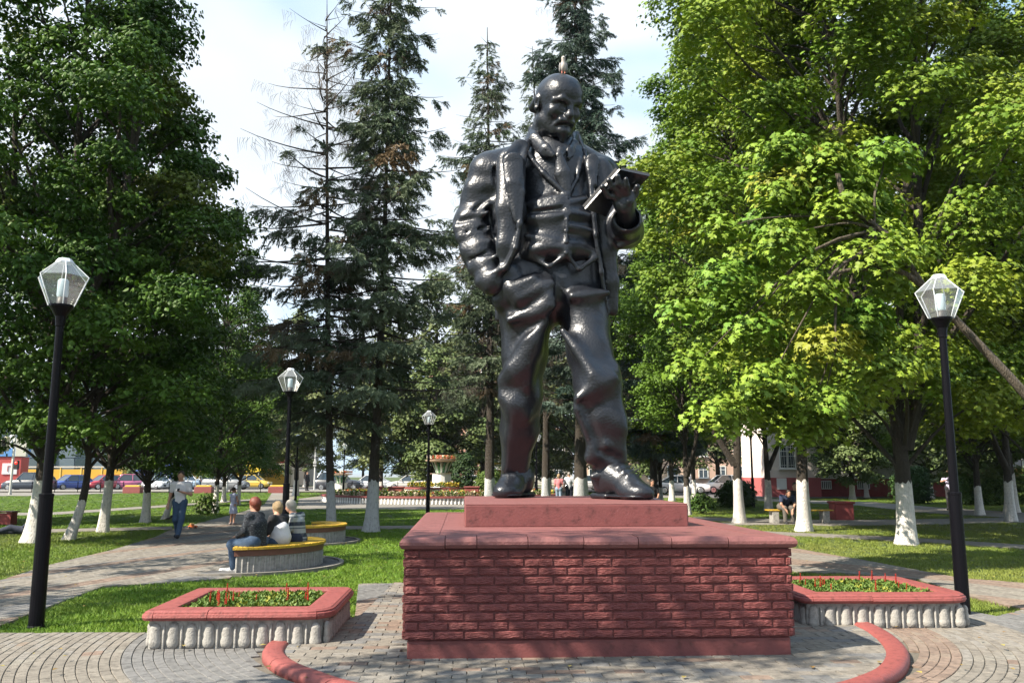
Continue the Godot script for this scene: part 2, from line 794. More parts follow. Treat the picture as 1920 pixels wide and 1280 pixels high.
# stones: arrays [centre, direction, half length, half width, tone]; laid inside poly, minus holes
func pave(root: Node3D, poly: Array, stones: Array, top: float, singles: int, holes: Array = []) -> void:
	var outline := PackedVector2Array(poly)
	var kept := []
	for s: Array in stones:
		var c: Vector2 = s[0]
		var d: Vector2 = s[1]
		var n := Vector2(-d.y, d.x)
		var q := PackedVector2Array([c + d * s[2] + n * s[3], c - d * s[2] + n * s[3], c - d * s[2] - n * s[3], c + d * s[2] - n * s[3]])
		var inside := 0
		for v in q:
			if Geometry2D.is_point_in_polygon(v, outline):
				inside += 1
		if inside == 0:
			continue
		var bad := false
		for h: PackedVector2Array in holes:
			if Geometry2D.is_point_in_polygon(c, h):
				bad = true
		if bad:
			continue
		var whole := inside == 4
		if not whole:
			var cutp := Geometry2D.intersect_polygons(q, outline)
			if cutp.size() == 0:
				continue
			q = cutp[0]
		var area := 0.0
		for j in q.size():
			area += q[j].cross(q[(j + 1) % q.size()]) * 0.5
		if absf(area) < 0.0012:
			continue
		kept.append([c.length_squared(), q, s, whole])
	kept.sort_custom(func(a, b): return a[0] < b[0])
	var variants := {}
	var st := begin()
	var rest := 0
	for i in kept.size():
		var s: Array = kept[i][2]
		var col := paver_tone(s[4])
		var y := top + rng.randf_range(-0.0022, 0.0022)
		# only what lies before the lens is worth a piece of its own
		var c: Vector2 = s[0]
		var seen := absf(c.x) < 0.60 * -c.y + 0.2 and -c.y > 6.9
		if singles > 0 and seen:
			singles -= 1
			if kept[i][3]:
				var key := "%d %.3f %.3f %d" % [s[4], s[2], s[3], rng.randi() % 4]
				if not variants.has(key):
					var sb := begin()
					sb.set_color(col)
					prism(sb, PackedVector2Array([Vector2(s[2], s[3]), Vector2(-s[2], s[3]), Vector2(-s[2], -s[3]), Vector2(s[2], -s[3])]), -0.05, 0.0, 0.004)
					variants[key] = done(sb)
				var d: Vector2 = s[1]
				part("paver", variants[key], M.paver, root, Transform3D(Basis(Vector3.UP, -d.angle()), Vector3(c.x, y, c.y)))
			else:
				var sb := begin()
				sb.set_color(col)
				prism(sb, kept[i][1], y - 0.05, y, 0.004)
				part("paver", done(sb), M.paver, root)
		else:
			rest += 1
			st.set_color(col)
			prism(st, kept[i][1], y - 0.04, y, 0.004)
	if rest:
		var o := part("small_pavers", done(st), M.paver, root)
		o.set_meta("kind", "stuff")


func arc_stones(c: Vector2, r0: float, r1: float, a0: float, a1: float, w: float, l: float, tone: Callable) -> Array:
	var out := []
	var r := r0
	var row := 0
	while r < r1:
		var step := l / r
		var a := a0 + (0.5 * step if row % 2 else 0.0) + rng.randf() * 0.1 * step
		while a < a1:
			var at := c + Vector2(cos(a), sin(a)) * r
			out.append([at, Vector2(-sin(a), cos(a)), l * 0.5 - 0.003, w * 0.5 - 0.0028, tone.call(at, r)])
			a += step
		r += w
		row += 1
	return out


func row_stones(o: Vector2, d: Vector2, len_u: float, len_v: float, w: float, l: float, tone: Callable, wobble := 0.0) -> Array:
	var out := []
	var n := Vector2(-d.y, d.x)
	for j in int(len_v / w):
		var sh := 0.5 * l if j % 2 else 0.0
		for i in int(len_u / l):
			var at := o + d * ((i + 0.5) * l + sh) + n * ((j + 0.5) * w)
			var turn := rng.randf_range(-wobble, wobble)
			out.append([at + Vector2(rng.randf_range(-wobble, wobble), rng.randf_range(-wobble, wobble)) * 0.05, d.rotated(turn), l * 0.5 - 0.003, w * 0.5 - 0.003, tone.call(at, float(j))])
	return out


func build_ground() -> void:
	var st := begin()
	var n := 40
	for i in n:
		for j in n:
			var x0 := lerpf(-260, 260, float(i) / n)
			var x1 := lerpf(-260, 260, float(i + 1) / n)
			var z0 := lerpf(30, -420, float(j) / n)
			var z1 := lerpf(30, -420, float(j + 1) / n)
			quad(st, Vector3(x0, 0, z0), Vector3(x1, 0, z0), Vector3(x1, 0, z1), Vector3(x0, 0, z1))
	struct("ground", done(st), M.soil)

	# street and pavement behind the park
	sheet("street", [Vector2(-200, -84), Vector2(200, -84), Vector2(200, -101), Vector2(-200, -101)], 0.02, M.asphalt)
	sheet("pavement", [Vector2(-200, -77.5), Vector2(200, -77.5), Vector2(200, -83.85), Vector2(-200, -83.85)], 0.13, M.path_far)
	sheet("far_pavement", [Vector2(-200, -101.15), Vector2(200, -101.15), Vector2(200, -108), Vector2(-200, -108)], 0.13, M.path_far)
	var kb := begin()
	box(kb, Vector3(0, 0.07, -83.92), Vector3(400, 0.16, 0.14), 0.02)
	struct("street_kerb", done(kb), M.concrete)
	sheet("car_park", [Vector2(13, -60), Vector2(26, -60), Vector2(30, -77.3), Vector2(13, -77.3)], 0.024, M.asphalt)
	sheet("forecourt", [Vector2(-56, -62), Vector2(-36, -66), Vector2(-33, -77.3), Vector2(-62, -77.3)], 0.03, M.path_far)

	# narrow gravel walks
	sheet("cross_walk", [Vector2(-6.068, -26.223), Vector2(9.399, -28.932), Vector2(9.916, -30.509), Vector2(-6.433, -27.783)], 0.020, M.path_far)
	sheet("left_walk", [Vector2(-18.304, -24.189), Vector2(-13.049, -25.052), Vector2(-10.152, -26.471), Vector2(-10.660, -27.783), Vector2(-13.796, -26.471), Vector2(-19.492, -25.742)], 0.020, M.path_far)
	sheet("far_left_walk", [Vector2(-24.772, -32.648), Vector2(-18.428, -35.559), Vector2(-16.989, -44.687), Vector2(-16.070, -54.292), Vector2(-17.077, -57.677), Vector2(-18.163, -47.757), Vector2(-19.692, -37.981), Vector2(-26.656, -35.112)], 0.022, M.path_far)
	sheet("right_walk", [Vector2(6.456, -31.542), Vector2(10.230, -28.346), Vector2(13.402, -28.932), Vector2(19.310, -30.846), Vector2(21.196, -33.835), Vector2(14.962, -32.271), Vector2(11.394, -31.542), Vector2(6.930, -33.835)], 0.020, M.path_far)
	sheet("far_right_walk", [Vector2(14.385, -55.375), Vector2(18.138, -46.951), Vector2(17.392, -37.471), Vector2(19.208, -31.902), Vector2(21.992, -36.490), Vector2(20.898, -43.296), Vector2(21.060, -51.283), Vector2(15.639, -60.179)], 0.022, M.path_far)
	sheet("right_dirt_path", [Vector2(6.563, -24.830), Vector2(7.716, -23.580), Vector2(9.602, -21.925), Vector2(11.817, -18.974), Vector2(12.497, -20.052), Vector2(10.162, -23.190), Vector2(8.129, -24.830), Vector2(6.870, -25.980)], 0.018, M.path_far)
	sheet("middle_walk", [Vector2(0.000, -60.179), Vector2(7.225, -62.910), Vector2(13.456, -60.179), Vector2(15.102, -67.507), Vector2(8.154, -70.966), Vector2(0.000, -67.507)], 0.022, M.path_far)
	sheet("bed_surround", [Vector2(-10.105, -41.366), Vector2(-1.497, -41.366), Vector2(2.834, -46.951), Vector2(5.233, -86.487), Vector2(-3.350, -92.257), Vector2(-14.517, -92.257), Vector2(-14.237, -58.901)], 0.014, M.path_far)

	# paved plaza before and beside the pedestal
	var plaza_line := [Vector2(-9.5, -5.2), Vector2(9.5, -5.2), Vector2(9.5, -9.6), Vector2(6.6, -10.6), Vector2(6.6, -11.2), Vector2(5.6, -10.4), Vector2(4.9, -12.6), Vector2(2.4, -13.2), Vector2(-0.4, -13.5), Vector2(-2.3, -13.4), Vector2(-1.8, -10.3), Vector2(-3.6, -10.2), Vector2(-3.6, -9.35), Vector2(-9.5, -9.25)]
	var bed := PackedVector2Array(plaza_line)
	var ps := begin()
	prism(ps, bed, -0.05, 0.012)
	var plaza := struct("plaza", done(ps), M.joint_sand)
	hard.append(bed)
	var inner := platform_line(0.16)
	var holes := [PackedVector2Array(inner + [Vector2(3.7, -12.7), Vector2(0.6, -13.1), Vector2(-1.75, -13.25), Vector2(-1.72, -10.3)])]
	var tone := func(at: Vector2, r: float) -> int:
		if at.x < 2.0:
			return 1 if (r > 3.3 and r < 4.5) else (2 if r < 3.3 or rng.randf() < 0.02 else 0)
		return 2 if (r > 3.3 and r < 3.7) or rng.randf() < 0.02 else (1 if r > 4.6 and r < 5.4 else 0)
	var stones := arc_stones(Vector2(0.7, -9.75), 2.35, 11.5, 1.4, PI + 1.2, 0.088, 0.19, tone)
	stones.append_array(arc_stones(Vector2(0.7, -9.75), 2.35, 9.8, -1.3, 1.4, 0.088, 0.19, tone))
	pave(plaza, plaza_line, stones, 0.030, 290, holes)

	# platform round the pedestal, edged with a rounded red kerb
	var plat := begin()
	var back := [Vector2(3.6, -12.7), Vector2(0.6, -13.1), Vector2(-1.75, -13.25), Vector2(-1.72, -10.3)]
	prism(plat, PackedVector2Array(platform_line(0.0) + back), -0.05, 0.045)
	var platform := struct("platform", done(plat), M.joint_sand)
	var tone2 := func(at: Vector2, _r: float) -> int: return 2 if rng.randf() < 0.12 else (1 if rng.randf() < 0.2 else 0)
	var hole := [Vector2(-0.9, -8.0), Vector2(2.4, -8.2), Vector2(2.1, -12.9), Vector2(-1.2, -12.8)]
	pave(platform, platform_line(-0.05) + back, row_stones(Vector2(-3.2, -13.6), Vector2(1, -0.05).normalized(), 8.4, 8.2, 0.135, 0.24, tone2, 0.05), 0.066, 290, [PackedVector2Array(hole)])
	var line := platform_line(0.0)
	var kerb := thing("platform_kerb", "rounded red kerb curving round the pedestal platform", "kerb", Vector3(0.7, 0, -9.0))
	var seg := 9
	for k in range(0, line.size() - 1, seg):
		var pts: Array = line.slice(k, mini(k + seg + 1, line.size()))
		if pts.size() < 2:
			continue
		var a: Vector2 = pts[0]
		var b: Vector2 = pts[-1]
		pts[0] = a.lerp(pts[1], 0.03)
		pts[-1] = b.lerp(pts[-2], 0.03)
		var kst := begin()
		sweep(kst, pts, [Vector2(-0.10, -0.02), Vector2(-0.10, 0.05), Vector2(-0.088, 0.078), Vector2(-0.06, 0.094), Vector2(0.05, 0.100), Vector2(0.082, 0.088), Vector2(0.10, 0.06), Vector2(0.10, -0.02)], false, 1)
		part("kerb_stone", done(kst), M.red_rim, kerb, Transform3D(Basis(), Vector3(-0.7, 0, 9.0)))

	# the long paved path on the left
	var path_line := [Vector2(-7.629, -9.361), Vector2(-8.071, -11.716), Vector2(-7.897, -13.806), Vector2(-8.341, -15.976), Vector2(-8.626, -19.102), Vector2(-9.299, -23.190), Vector2(-10.087, -26.223), Vector2(-11.587, -37.471), Vector2(-13.406, -47.757), Vector2(-25.765, -95.441), Vector2(-23.107, -95.441), Vector2(-11.761, -46.951), Vector2(-7.579, -28.636), Vector2(-5.821, -21.103), Vector2(-4.758, -16.251), Vector2(-4.448, -14.079), Vector2(-5.018, -13.674), Vector2(-5.965, -13.049), Vector2(-5.796, -11.621), Vector2(-5.546, -9.771), Vector2(-5.592, -6.928)]
	var sp := begin()
	prism(sp, PackedVector2Array(path_line), -0.05, 0.014)
	var path := struct("path", done(sp), M.path_far)
	hard.append(PackedVector2Array(path_line))
	var near_path := Geometry2D.intersect_polygons(PackedVector2Array(path_line), PackedVector2Array([Vector2(-16, -5), Vector2(3, -5), Vector2(3, -44), Vector2(-16, -44)]))
	var tone3 := func(_at: Vector2, j: float) -> int: return 2 if fmod(j, 14.0) < 3.0 else (1 if fmod(j, 23.0) > 17.0 else 0)
	pave(path, Array(near_path[0]), row_stones(Vector2(-17.5, -2.0), Vector2(0.30, -0.954).normalized(), 48.0, 17.0, 0.125, 0.25, tone3), 0.032, 240)

	# the path on the right
	var right_line := [Vector2(5.519, -24.830), Vector2(5.928, -22.450), Vector2(6.261, -19.498), Vector2(6.759, -16.535), Vector2(7.066, -14.079), Vector2(7.707, -13.480), Vector2(9.285, -12.111), Vector2(7.376, -9.673), Vector2(6.213, -10.915), Vector2(6.123, -11.716), Vector2(6.346, -14.010), Vector2(5.434, -14.811), Vector2(4.787, -14.967), Vector2(4.223, -16.067), Vector2(3.815, -17.239)]
	var sr := begin()
	prism(sr, PackedVector2Array(right_line), -0.05, 0.016)
	var rpath := struct("side_path", done(sr), M.joint_sand)
	hard.append(PackedVector2Array(right_line))
	pave(rpath, right_line, row_stones(Vector2(2.0, -26.0), Vector2(0.55, 0.835).normalized(), 30.0, 14.0, 0.125, 0.25, func(_at, j): return 0 if fmod(j, 16.0) > 6.0 else 2), 0.033, 120)


func platform_line(grow: float) -> Array:
	# seen from above; open at the back where it meets the planters
	var c := curve([Vector2(-1.90, -9.6), Vector2(-2.12, -9.1), Vector2(-2.20, -8.55), Vector2(-2.08, -7.95), Vector2(-1.66, -7.3), Vector2(-0.9, -6.65), Vector2(0.7, -6.35), Vector2(2.1, -6.6), Vector2(2.90, -7.2), Vector2(3.36, -7.9), Vector2(3.60, -8.6), Vector2(3.72, -9.4), Vector2(3.70, -10.3)], 8)
	if grow != 0.0:
		var m := Vector2(0.75, -9.2)
		for i in c.size():
			c[i] = c[i] + (c[i] - m).normalized() * grow
	return c



# ---------------------------------------------------------------- pedestal

func brick_mesh(w: float, h: float, d: float, seed_by: int) -> ArrayMesh:
	# split-faced brick: an uneven front with soft edges
	var r := RandomNumberGenerator.new()
	r.seed = seed_by
	var st := begin()
	var nx := 6
	var g := []
	for j in 4:
		var row := []
		for i in nx + 1:
			var x := lerpf(-w, w, float(i) / nx) * 0.5
			var y: float = [-0.5, -0.34, 0.34, 0.5][j] * h
			var edge := i == 0 or i == nx or j == 0 or j == 3
			var z := d - (0.009 if edge else 0.0) + r.randf_range(-0.0022, 0.0030)
			row.append(Vector3(x * (1.0 if not edge else 0.995), y + (r.randf_range(-0.002, 0.002) if edge else r.randf_range(-0.006, 0.006)), z))
		g.append(row)
	st.set_smooth_group(-1)
	for j in 3:
		for i in nx:
			quad(st, g[j][i], g[j][i + 1], g[j + 1][i + 1], g[j + 1][i])
	var ring := []
	for i in nx + 1:
		ring.append(g[0][i])
	for j in [1, 2]:
		ring.append(g[j][nx])
	for i in range(nx, -1, -1):
		ring.append(g[3][i])
	for j in [2, 1]:
		ring.append(g[j][0])
	for i in ring.size():
		var a: Vector3 = ring[i]
		var b: Vector3 = ring[(i + 1) % ring.size()]
		quad(st, Vector3(a.x, a.y, 0), Vector3(b.x, b.y, 0), b, a)
	return done(st)


func build_pedestal() -> void:
	var yaw := deg_to_rad(3.2)
	var p := thing("pedestal", "wide red painted brick pedestal with a stone coping under the dark statue", "pedestal", Vector3(0.643, 0.06, -10.49), yaw)
	var W := 3.44
	var D := 5.10
	part("footing", box_mesh(Vector3(3.40, 0.20, D), 0.012, Vector3(0, 0.06, 0)), M.red_plinth, p)
	part("core", box_mesh(Vector3(W - 0.02, 0.765, D + 0.02), 0.0, Vector3(0, 0.545, 0)), M.red_joint, p)
	var rows := 10
	var rh := 0.0765
	var bw := 0.262
	var full := []
	var half := []
	for k in 5:
		full.append(brick_mesh(bw - 0.017, rh - 0.016, 0.038, 100 + k))
		half.append(brick_mesh(bw * 0.47 - 0.014, rh - 0.013, 0.038, 200 + k))
	var side := begin()
	for face in 4:
		var turn := Basis(Vector3.UP, PI * 0.5 * face)
		var span := W + 0.02 if face % 2 == 0 else D + 0.02
		var out := (D * 0.5 if face % 2 == 0 else W * 0.5) - 0.012
		for r in rows:
			var x := -span * 0.5
			var k := 0
			while x < span * 0.5 - 0.05:
				var w := bw
				if k == 0 and r % 2 == 1:
					w = bw * 0.47
				w = minf(w, span * 0.5 - x)
				var m: Mesh = full[rng.randi() % 5] if w > bw * 0.9 else half[rng.randi() % 5]
				var sx := (w - 0.014) / (bw - 0.014) if w > bw * 0.9 else (w - 0.014) / (bw * 0.47 - 0.014)
				var xf := Transform3D(turn * Basis.from_scale(Vector3(sx, 1, 1)), turn * Vector3(x + w * 0.5, 0.163 + (r + 0.5) * rh, out + rng.randf_range(-0.003, 0.004)))
				if face == 0:
					part("brick", m, M.red_brick, p, xf)
				else:
					side.append_from(m, 0, xf)
				x += w
				k += 1
	part("side_bricks", side.commit(), M.red_brick, p).set_meta("kind", "stuff")
	# coping stones with a rounded outer edge
	var y0 := 0.931
	var prof := [Vector2(0.0, 0.0), Vector2(0.29, 0.0), Vector2(0.322, 0.012), Vector2(0.338, 0.04), Vector2(0.336, 0.065), Vector2(0.318, 0.092), Vector2(0.285, 0.103), Vector2(0.0, 0.106)]
	for face in 4:
		var turn := Basis(Vector3.UP, PI * 0.5 * face)
		var span := 3.56 if face % 2 == 0 else D + 0.14
		var out := (D + 0.14) * 0.5 if face % 2 == 0 else 1.78
		var cuts := [-span * 0.5]
		while cuts[-1] < span * 0.5 - 0.3:
			cuts.append(cuts[-1] + rng.randf_range(0.28, 0.52))
		cuts[-1] = span * 0.5
		for i in cuts.size() - 1:
			var st := begin()
			var rings := []
			for e in 2:
				var ring := []
				for q: Vector2 in prof:
					var z := q.x + out - 0.338
					var x: float = cuts[i + e] + (0.0035 if e == 0 else -0.0035)
					var lim := span * 0.5 - (out - z)
					x = clampf(x, -lim, lim)
					ring.append(Vector3(x, y0 + q.y, z))
				rings.append(ring)
			skin(st, rings, true, true, true, 0)
			var lift := rng.randf_range(-0.0025, 0.0025) if face == 0 else 0.0
			part("coping_stone", done(st), M.red_slab, p, Transform3D(turn, Vector3(0, lift, 0)))
	part("top_slab", box_mesh(Vector3(2.98, 0.085, D - 0.50), 0.004, Vector3(0, 0.99, 0)), M.red_slab, p)
	# upper block that carries the figure
	part("plinth", box_mesh(Vector3(2.41, 0.24, 3.25), 0.014, Vector3(-0.0, 1.145, -0.60)), M.red_plinth, p)
	part("plinth_cap", box_mesh(Vector3(2.40, 0.012, 3.24), 0.005, Vector3(-0.0, 1.268, -0.60)), M.red_slab, p)



# ---------------------------------------------------------------- statue

func build_statue() -> void:
	var base := Vector3(0.630, 1.256, -11.600)
	base.y = 1.334
	var o := thing("statue", "tall dark metallic statue of a bald bearded man in a three-piece suit reading", "statue", base)
	var view := Vector3(0, -0.25, 1)
	var cell := 0.024

	# trousers
	var L := []
	L.append(ell(Vector3(0.549, 4.170, -11.680), Vector3(0.72, 0.50, 0.50), 0.1))
	chain(L, [Vector3(0.189, 3.905, -11.660), Vector3(0.173, 3.243, -11.660), Vector3(0.122, 2.668, -11.700), Vector3(0.101, 2.245, -11.850), Vector3(0.029, 1.586, -12.050)], [0.395, 0.278, 0.258, 0.228, 0.178], 0.16)
	chain(L, [Vector3(0.963, 3.874, -11.500), Vector3(1.016, 3.229, -11.300), Vector3(1.079, 2.778, -11.150), Vector3(1.153, 2.349, -11.200), Vector3(1.218, 1.909, -11.300), Vector3(1.241, 1.617, -11.300)], [0.34, 0.28, 0.258, 0.25, 0.212, 0.195], 0.13)
	L.append(cone(Vector3(-0.036, 4.280, -11.350), Vector3(-0.107, 3.963, -11.400), 0.20, 0.16, 0.15))          # hand in the pocket
	L.append(cone(Vector3(0.367, 4.427, -11.660), Vector3(0.843, 4.427, -11.660), 0.44, 0.44, 0.12))
	# folds
	for f: Array in [
		[Vector3(-0.035, 3.647, -11.250), Vector3(0.520, 3.797, -11.100), 0.035], [Vector3(0.175, 3.371, -11.300), Vector3(0.486, 3.903, -11.100), 0.045], [Vector3(0.014, 2.540, -11.450), Vector3(-0.072, 1.707, -11.800), 0.035], [Vector3(0.279, 3.363, -11.250), Vector3(0.210, 2.816, -11.380), 0.03], [Vector3(-0.014, 3.025, -11.360), Vector3(0.302, 3.269, -11.330), 0.045],
		[Vector3(0.084, 2.957, -11.380), Vector3(0.418, 3.567, -11.200), 0.045], [Vector3(-0.128, 2.885, -11.500), Vector3(0.176, 3.028, -11.380), 0.05], [Vector3(-0.106, 2.650, -11.500), Vector3(0.176, 2.403, -11.500), 0.025],
		[Vector3(0.653, 3.472, -11.050), Vector3(1.019, 2.897, -10.860), 0.045], [Vector3(0.838, 2.598, -10.900), Vector3(1.291, 2.848, -10.900), 0.035],
		[Vector3(0.840, 2.434, -10.950), Vector3(1.024, 2.004, -11.050), 0.05], [Vector3(0.978, 1.837, -11.080), Vector3(1.144, 1.983, -11.040), 0.05],
		[Vector3(0.799, 3.938, -11.100), Vector3(1.257, 3.998, -11.150), 0.03], [Vector3(0.000, 4.055, -11.150), Vector3(0.279, 4.187, -11.100), 0.035], [Vector3(0.105, 3.913, -11.150), Vector3(0.522, 4.116, -11.100), 0.03],
		[Vector3(1.303, 2.994, -11.100), Vector3(1.338, 2.242, -11.100), 0.045], [Vector3(1.359, 2.309, -11.100), Vector3(1.370, 1.839, -11.150), 0.04]]:
		L.append(cone(f[0], f[1], f[2] * 0.62, f[2] * 0.2, 0.24))
	for f: Array in [[Vector3(0.602, 4.334, -11.120), Vector3(0.629, 3.709, -11.200), 0.02], [Vector3(0.000, 3.371, -11.300), Vector3(0.347, 3.624, -11.120), 0.03],
		[Vector3(0.894, 3.676, -11.020), Vector3(1.248, 3.761, -11.100), 0.02], [Vector3(0.902, 2.496, -10.880), Vector3(1.085, 2.035, -10.980), 0.03],
		[Vector3(-0.421, 3.980, -11.200), Vector3(-0.098, 4.222, -11.100), 0.03], [Vector3(1.106, 1.936, -11.000), Vector3(1.345, 1.837, -11.050), 0.025]]:
		L.append(cut(cone(f[0], f[1], f[2] * 0.9, f[2] * 0.5, 0.12)))
	# cuffs
	L.append(cut(cone(Vector3(-0.074, 1.527, -12.150), Vector3(0.182, 1.529, -12.000), 0.05, 0.05, 0.03)))
	L.append(cone(Vector3(1.028, 1.617, -11.150), Vector3(1.421, 1.651, -11.150), 0.045, 0.045, 0.07))
	part("trousers", solid(L, cell, base, 0.009, 2.6, 5, [0.62, Vector3(0.75, -0.62, 0.0), 1.3, 0.008]), M.bronze, o)

	# waistcoat, shirt front and belt line
	L = []
	L.append(ell(Vector3(0.623, 5.634, -11.620), Vector3(0.60, 0.66, 0.42), 0.1))
	L.append(ell(Vector3(0.636, 4.925, -11.550), Vector3(0.58, 0.56, 0.50), 0.25))
	L.append(cone(Vector3(0.610, 5.975, -11.600), Vector3(0.598, 6.217, -11.620), 0.34, 0.26, 0.15))
	L.append(cone(Vector3(0.177, 4.526, -11.250), Vector3(0.488, 4.325, -11.080), 0.032, 0.03, 0.06))
	L.append(cone(Vector3(0.488, 4.325, -11.080), Vector3(0.710, 4.472, -11.040), 0.028, 0.03, 0.05))
	L.append(cone(Vector3(0.710, 4.472, -11.040), Vector3(0.878, 4.296, -11.080), 0.028, 0.028, 0.05))
	L.append(cone(Vector3(0.878, 4.296, -11.080), Vector3(1.129, 4.484, -11.200), 0.028, 0.03, 0.05))
	for f: Array in [   # strained folds across the belly
		[Vector3(0.178, 5.194, -11.200), Vector3(0.671, 5.280, -11.080), 0.035], [Vector3(0.212, 4.980, -11.150), Vector3(0.665, 5.016, -11.030), 0.030], [Vector3(0.283, 5.098, -11.130), Vector3(0.633, 5.171, -11.060), 0.02],
		[Vector3(0.176, 4.758, -11.140), Vector3(0.558, 4.656, -11.030), 0.032], [Vector3(0.246, 4.565, -11.120), Vector3(0.627, 4.584, -11.030), 0.032], [Vector3(0.773, 5.040, -11.060), Vector3(1.064, 5.037, -11.170), 0.028],
		[Vector3(0.770, 4.856, -11.050), Vector3(1.061, 4.818, -11.170), 0.028], [Vector3(0.754, 4.604, -11.050), Vector3(1.074, 4.571, -11.200), 0.028], [Vector3(0.762, 5.192, -11.080), Vector3(0.997, 5.283, -11.180), 0.022]]:
		L.append(cone(f[0], f[1], f[2] * 0.62, f[2] * 0.2, 0.14))
	for f: Array in [[Vector3(0.212, 5.076, -11.130), Vector3(0.631, 5.093, -11.020), 0.018], [Vector3(0.176, 4.849, -11.100), Vector3(0.592, 4.820, -11.000), 0.02], [Vector3(0.280, 4.641, -11.080), Vector3(0.640, 4.633, -11.000), 0.018], [Vector3(0.769, 4.934, -11.020), Vector3(1.043, 4.913, -11.120), 0.016], [Vector3(0.767, 4.689, -11.020), Vector3(1.042, 4.678, -11.140), 0.016]]:
		L.append(cut(cone(f[0], f[1], f[2], f[2], 0.05)))
	L.append(ell(Vector3(0.610, 4.595, -11.520), Vector3(0.55, 0.24, 0.45), 0.15))
	# button front: a raised overlap
	chain(L, [Vector3(0.731, 5.341, -11.130), Vector3(0.721, 4.958, -11.030), Vector3(0.709, 4.467, -11.020)], [0.03, 0.026, 0.026], 0.02)
	# the opening at the neck
	chain(L, [Vector3(0.188, 5.958, -11.250), Vector3(0.428, 5.625, -11.160), Vector3(0.729, 5.301, -11.100)], [0.036, 0.034, 0.03], 0.025)
	chain(L, [Vector3(0.928, 5.864, -11.300), Vector3(0.873, 5.564, -11.200), Vector3(0.729, 5.301, -11.100)], [0.036, 0.032, 0.03], 0.025)
	chain(L, [Vector3(0.357, 5.804, -11.140), Vector3(0.568, 5.603, -11.100), Vector3(0.720, 5.391, -11.060)], [0.02, 0.02, 0.02], 0.05, Vector3.ZERO, 1.0, true)
	var vest := part("waistcoat", solid(L, 0.022, base, 0.007, 2.4, 6, [0.85, Vector3(1.0, 0.22, 0.0), 2.6, 0.010]), M.bronze, o)
	var bst := begin()
	lathe(bst, [Vector2(0.0, -0.014), Vector2(0.030, -0.008), Vector2(0.034, 0.006), Vector2(0.026, 0.016), Vector2(0.0, 0.016)], 10)
	var button := done(bst)
	for k in 6:
		var t := k / 5.0
		var at: Vector3 = Vector3(0.726, 5.247, -11.070).lerp(Vector3(0.706, 4.485, -10.980), t)
		part("button", button, M.bronze, vest, Transform3D(Basis(Vector3.RIGHT, PI * 0.5), at - base))
	L = []
	L.append(cone(Vector3(0.661, 5.946, -11.180), Vector3(0.636, 5.864, -11.140), 0.075, 0.055, 0.03, view, 1.5))
	chain(L, [Vector3(0.635, 5.849, -11.120), Vector3(0.676, 5.611, -11.120), Vector3(0.724, 5.381, -11.120)], [0.055, 0.105, 0.075], 0.03, Vector3(-0.2, -0.1, 1), 2.2)
	part("tie", solid(L, 0.016, base, 0.006, 4.0), M.bronze, o)
	L = []
	chain(L, [Vector3(0.300, 6.429, -11.620), Vector3(0.307, 6.168, -11.340), Vector3(0.445, 5.946, -11.160), Vector3(0.542, 5.863, -11.100)], [0.085, 0.095, 0.095, 0.04], 0.03, Vector3(-0.5, -0.25, 1), 2.4)
	chain(L, [Vector3(0.898, 6.335, -11.620), Vector3(0.864, 6.107, -11.380), Vector3(0.794, 5.954, -11.240), Vector3(0.760, 5.849, -11.180)], [0.075, 0.08, 0.075, 0.03], 0.03, Vector3(0.6, -0.2, 1), 2.4)
	part("shirt_collar", solid(L, 0.018, base, 0.008, 4.0), M.bronze, o)

	# jacket with both sleeves
	L = []
	L.append(cone(Vector3(-0.254, 5.857, -11.660), Vector3(0.341, 6.129, -11.800), 0.27, 0.20, 0.12))
	L.append(cone(Vector3(1.209, 5.826, -11.660), Vector3(0.894, 6.113, -11.800), 0.22, 0.20, 0.12))
	L.append(ell(Vector3(0.595, 5.328, -12.000), Vector3(0.80, 0.95, 0.36), 0.2))
	L.append(ell(Vector3(0.643, 4.404, -12.050), Vector3(0.80, 0.68, 0.24), 0.2))
	L.append(cone(Vector3(-0.179, 4.027, -11.900), Vector3(-0.193, 3.778, -11.900), 0.055, 0.05, 0.05))
	# front panels
	chain(L, [Vector3(-0.014, 5.815, -11.270), Vector3(-0.021, 5.101, -11.140), Vector3(-0.056, 4.608, -11.120), Vector3(-0.098, 4.325, -11.140)], [0.20, 0.19, 0.135, 0.06], 0.10, view, 1.7)
	L.append(cone(Vector3(-0.185, 5.725, -11.550), Vector3(-0.073, 4.724, -11.500), 0.20, 0.13, 0.15))
	chain(L, [Vector3(1.193, 5.749, -11.360), Vector3(1.238, 5.123, -11.330), Vector3(1.266, 4.608, -11.340), Vector3(1.319, 4.173, -11.360), Vector3(1.345, 3.804, -11.400)], [0.17, 0.155, 0.135, 0.105, 0.075], 0.08, view, 1.5)
	L.append(cone(Vector3(1.263, 5.528, -11.650), Vector3(1.364, 4.004, -11.600), 0.16, 0.09, 0.12))
	# rolled edge and lapels
	chain(L, [Vector3(0.310, 6.494, -11.720), Vector3(0.212, 6.130, -11.360), Vector3(0.150, 5.800, -11.130), Vector3(0.134, 5.319, -11.020), Vector3(0.105, 4.877, -11.000), Vector3(0.042, 4.560, -11.020), Vector3(-0.084, 4.303, -11.080)], [0.05, 0.048, 0.04, 0.036, 0.034, 0.032, 0.03], 0.04)
	chain(L, [Vector3(0.014, 5.737, -11.060), Vector3(0.021, 5.385, -11.000), Vector3(0.056, 4.871, -10.980)], [0.145, 0.11, 0.03], 0.012, view, 3.2)
	chain(L, [Vector3(0.109, 6.045, -11.280), Vector3(-0.036, 5.852, -11.130)], [0.11, 0.09], 0.03, view, 2.6)
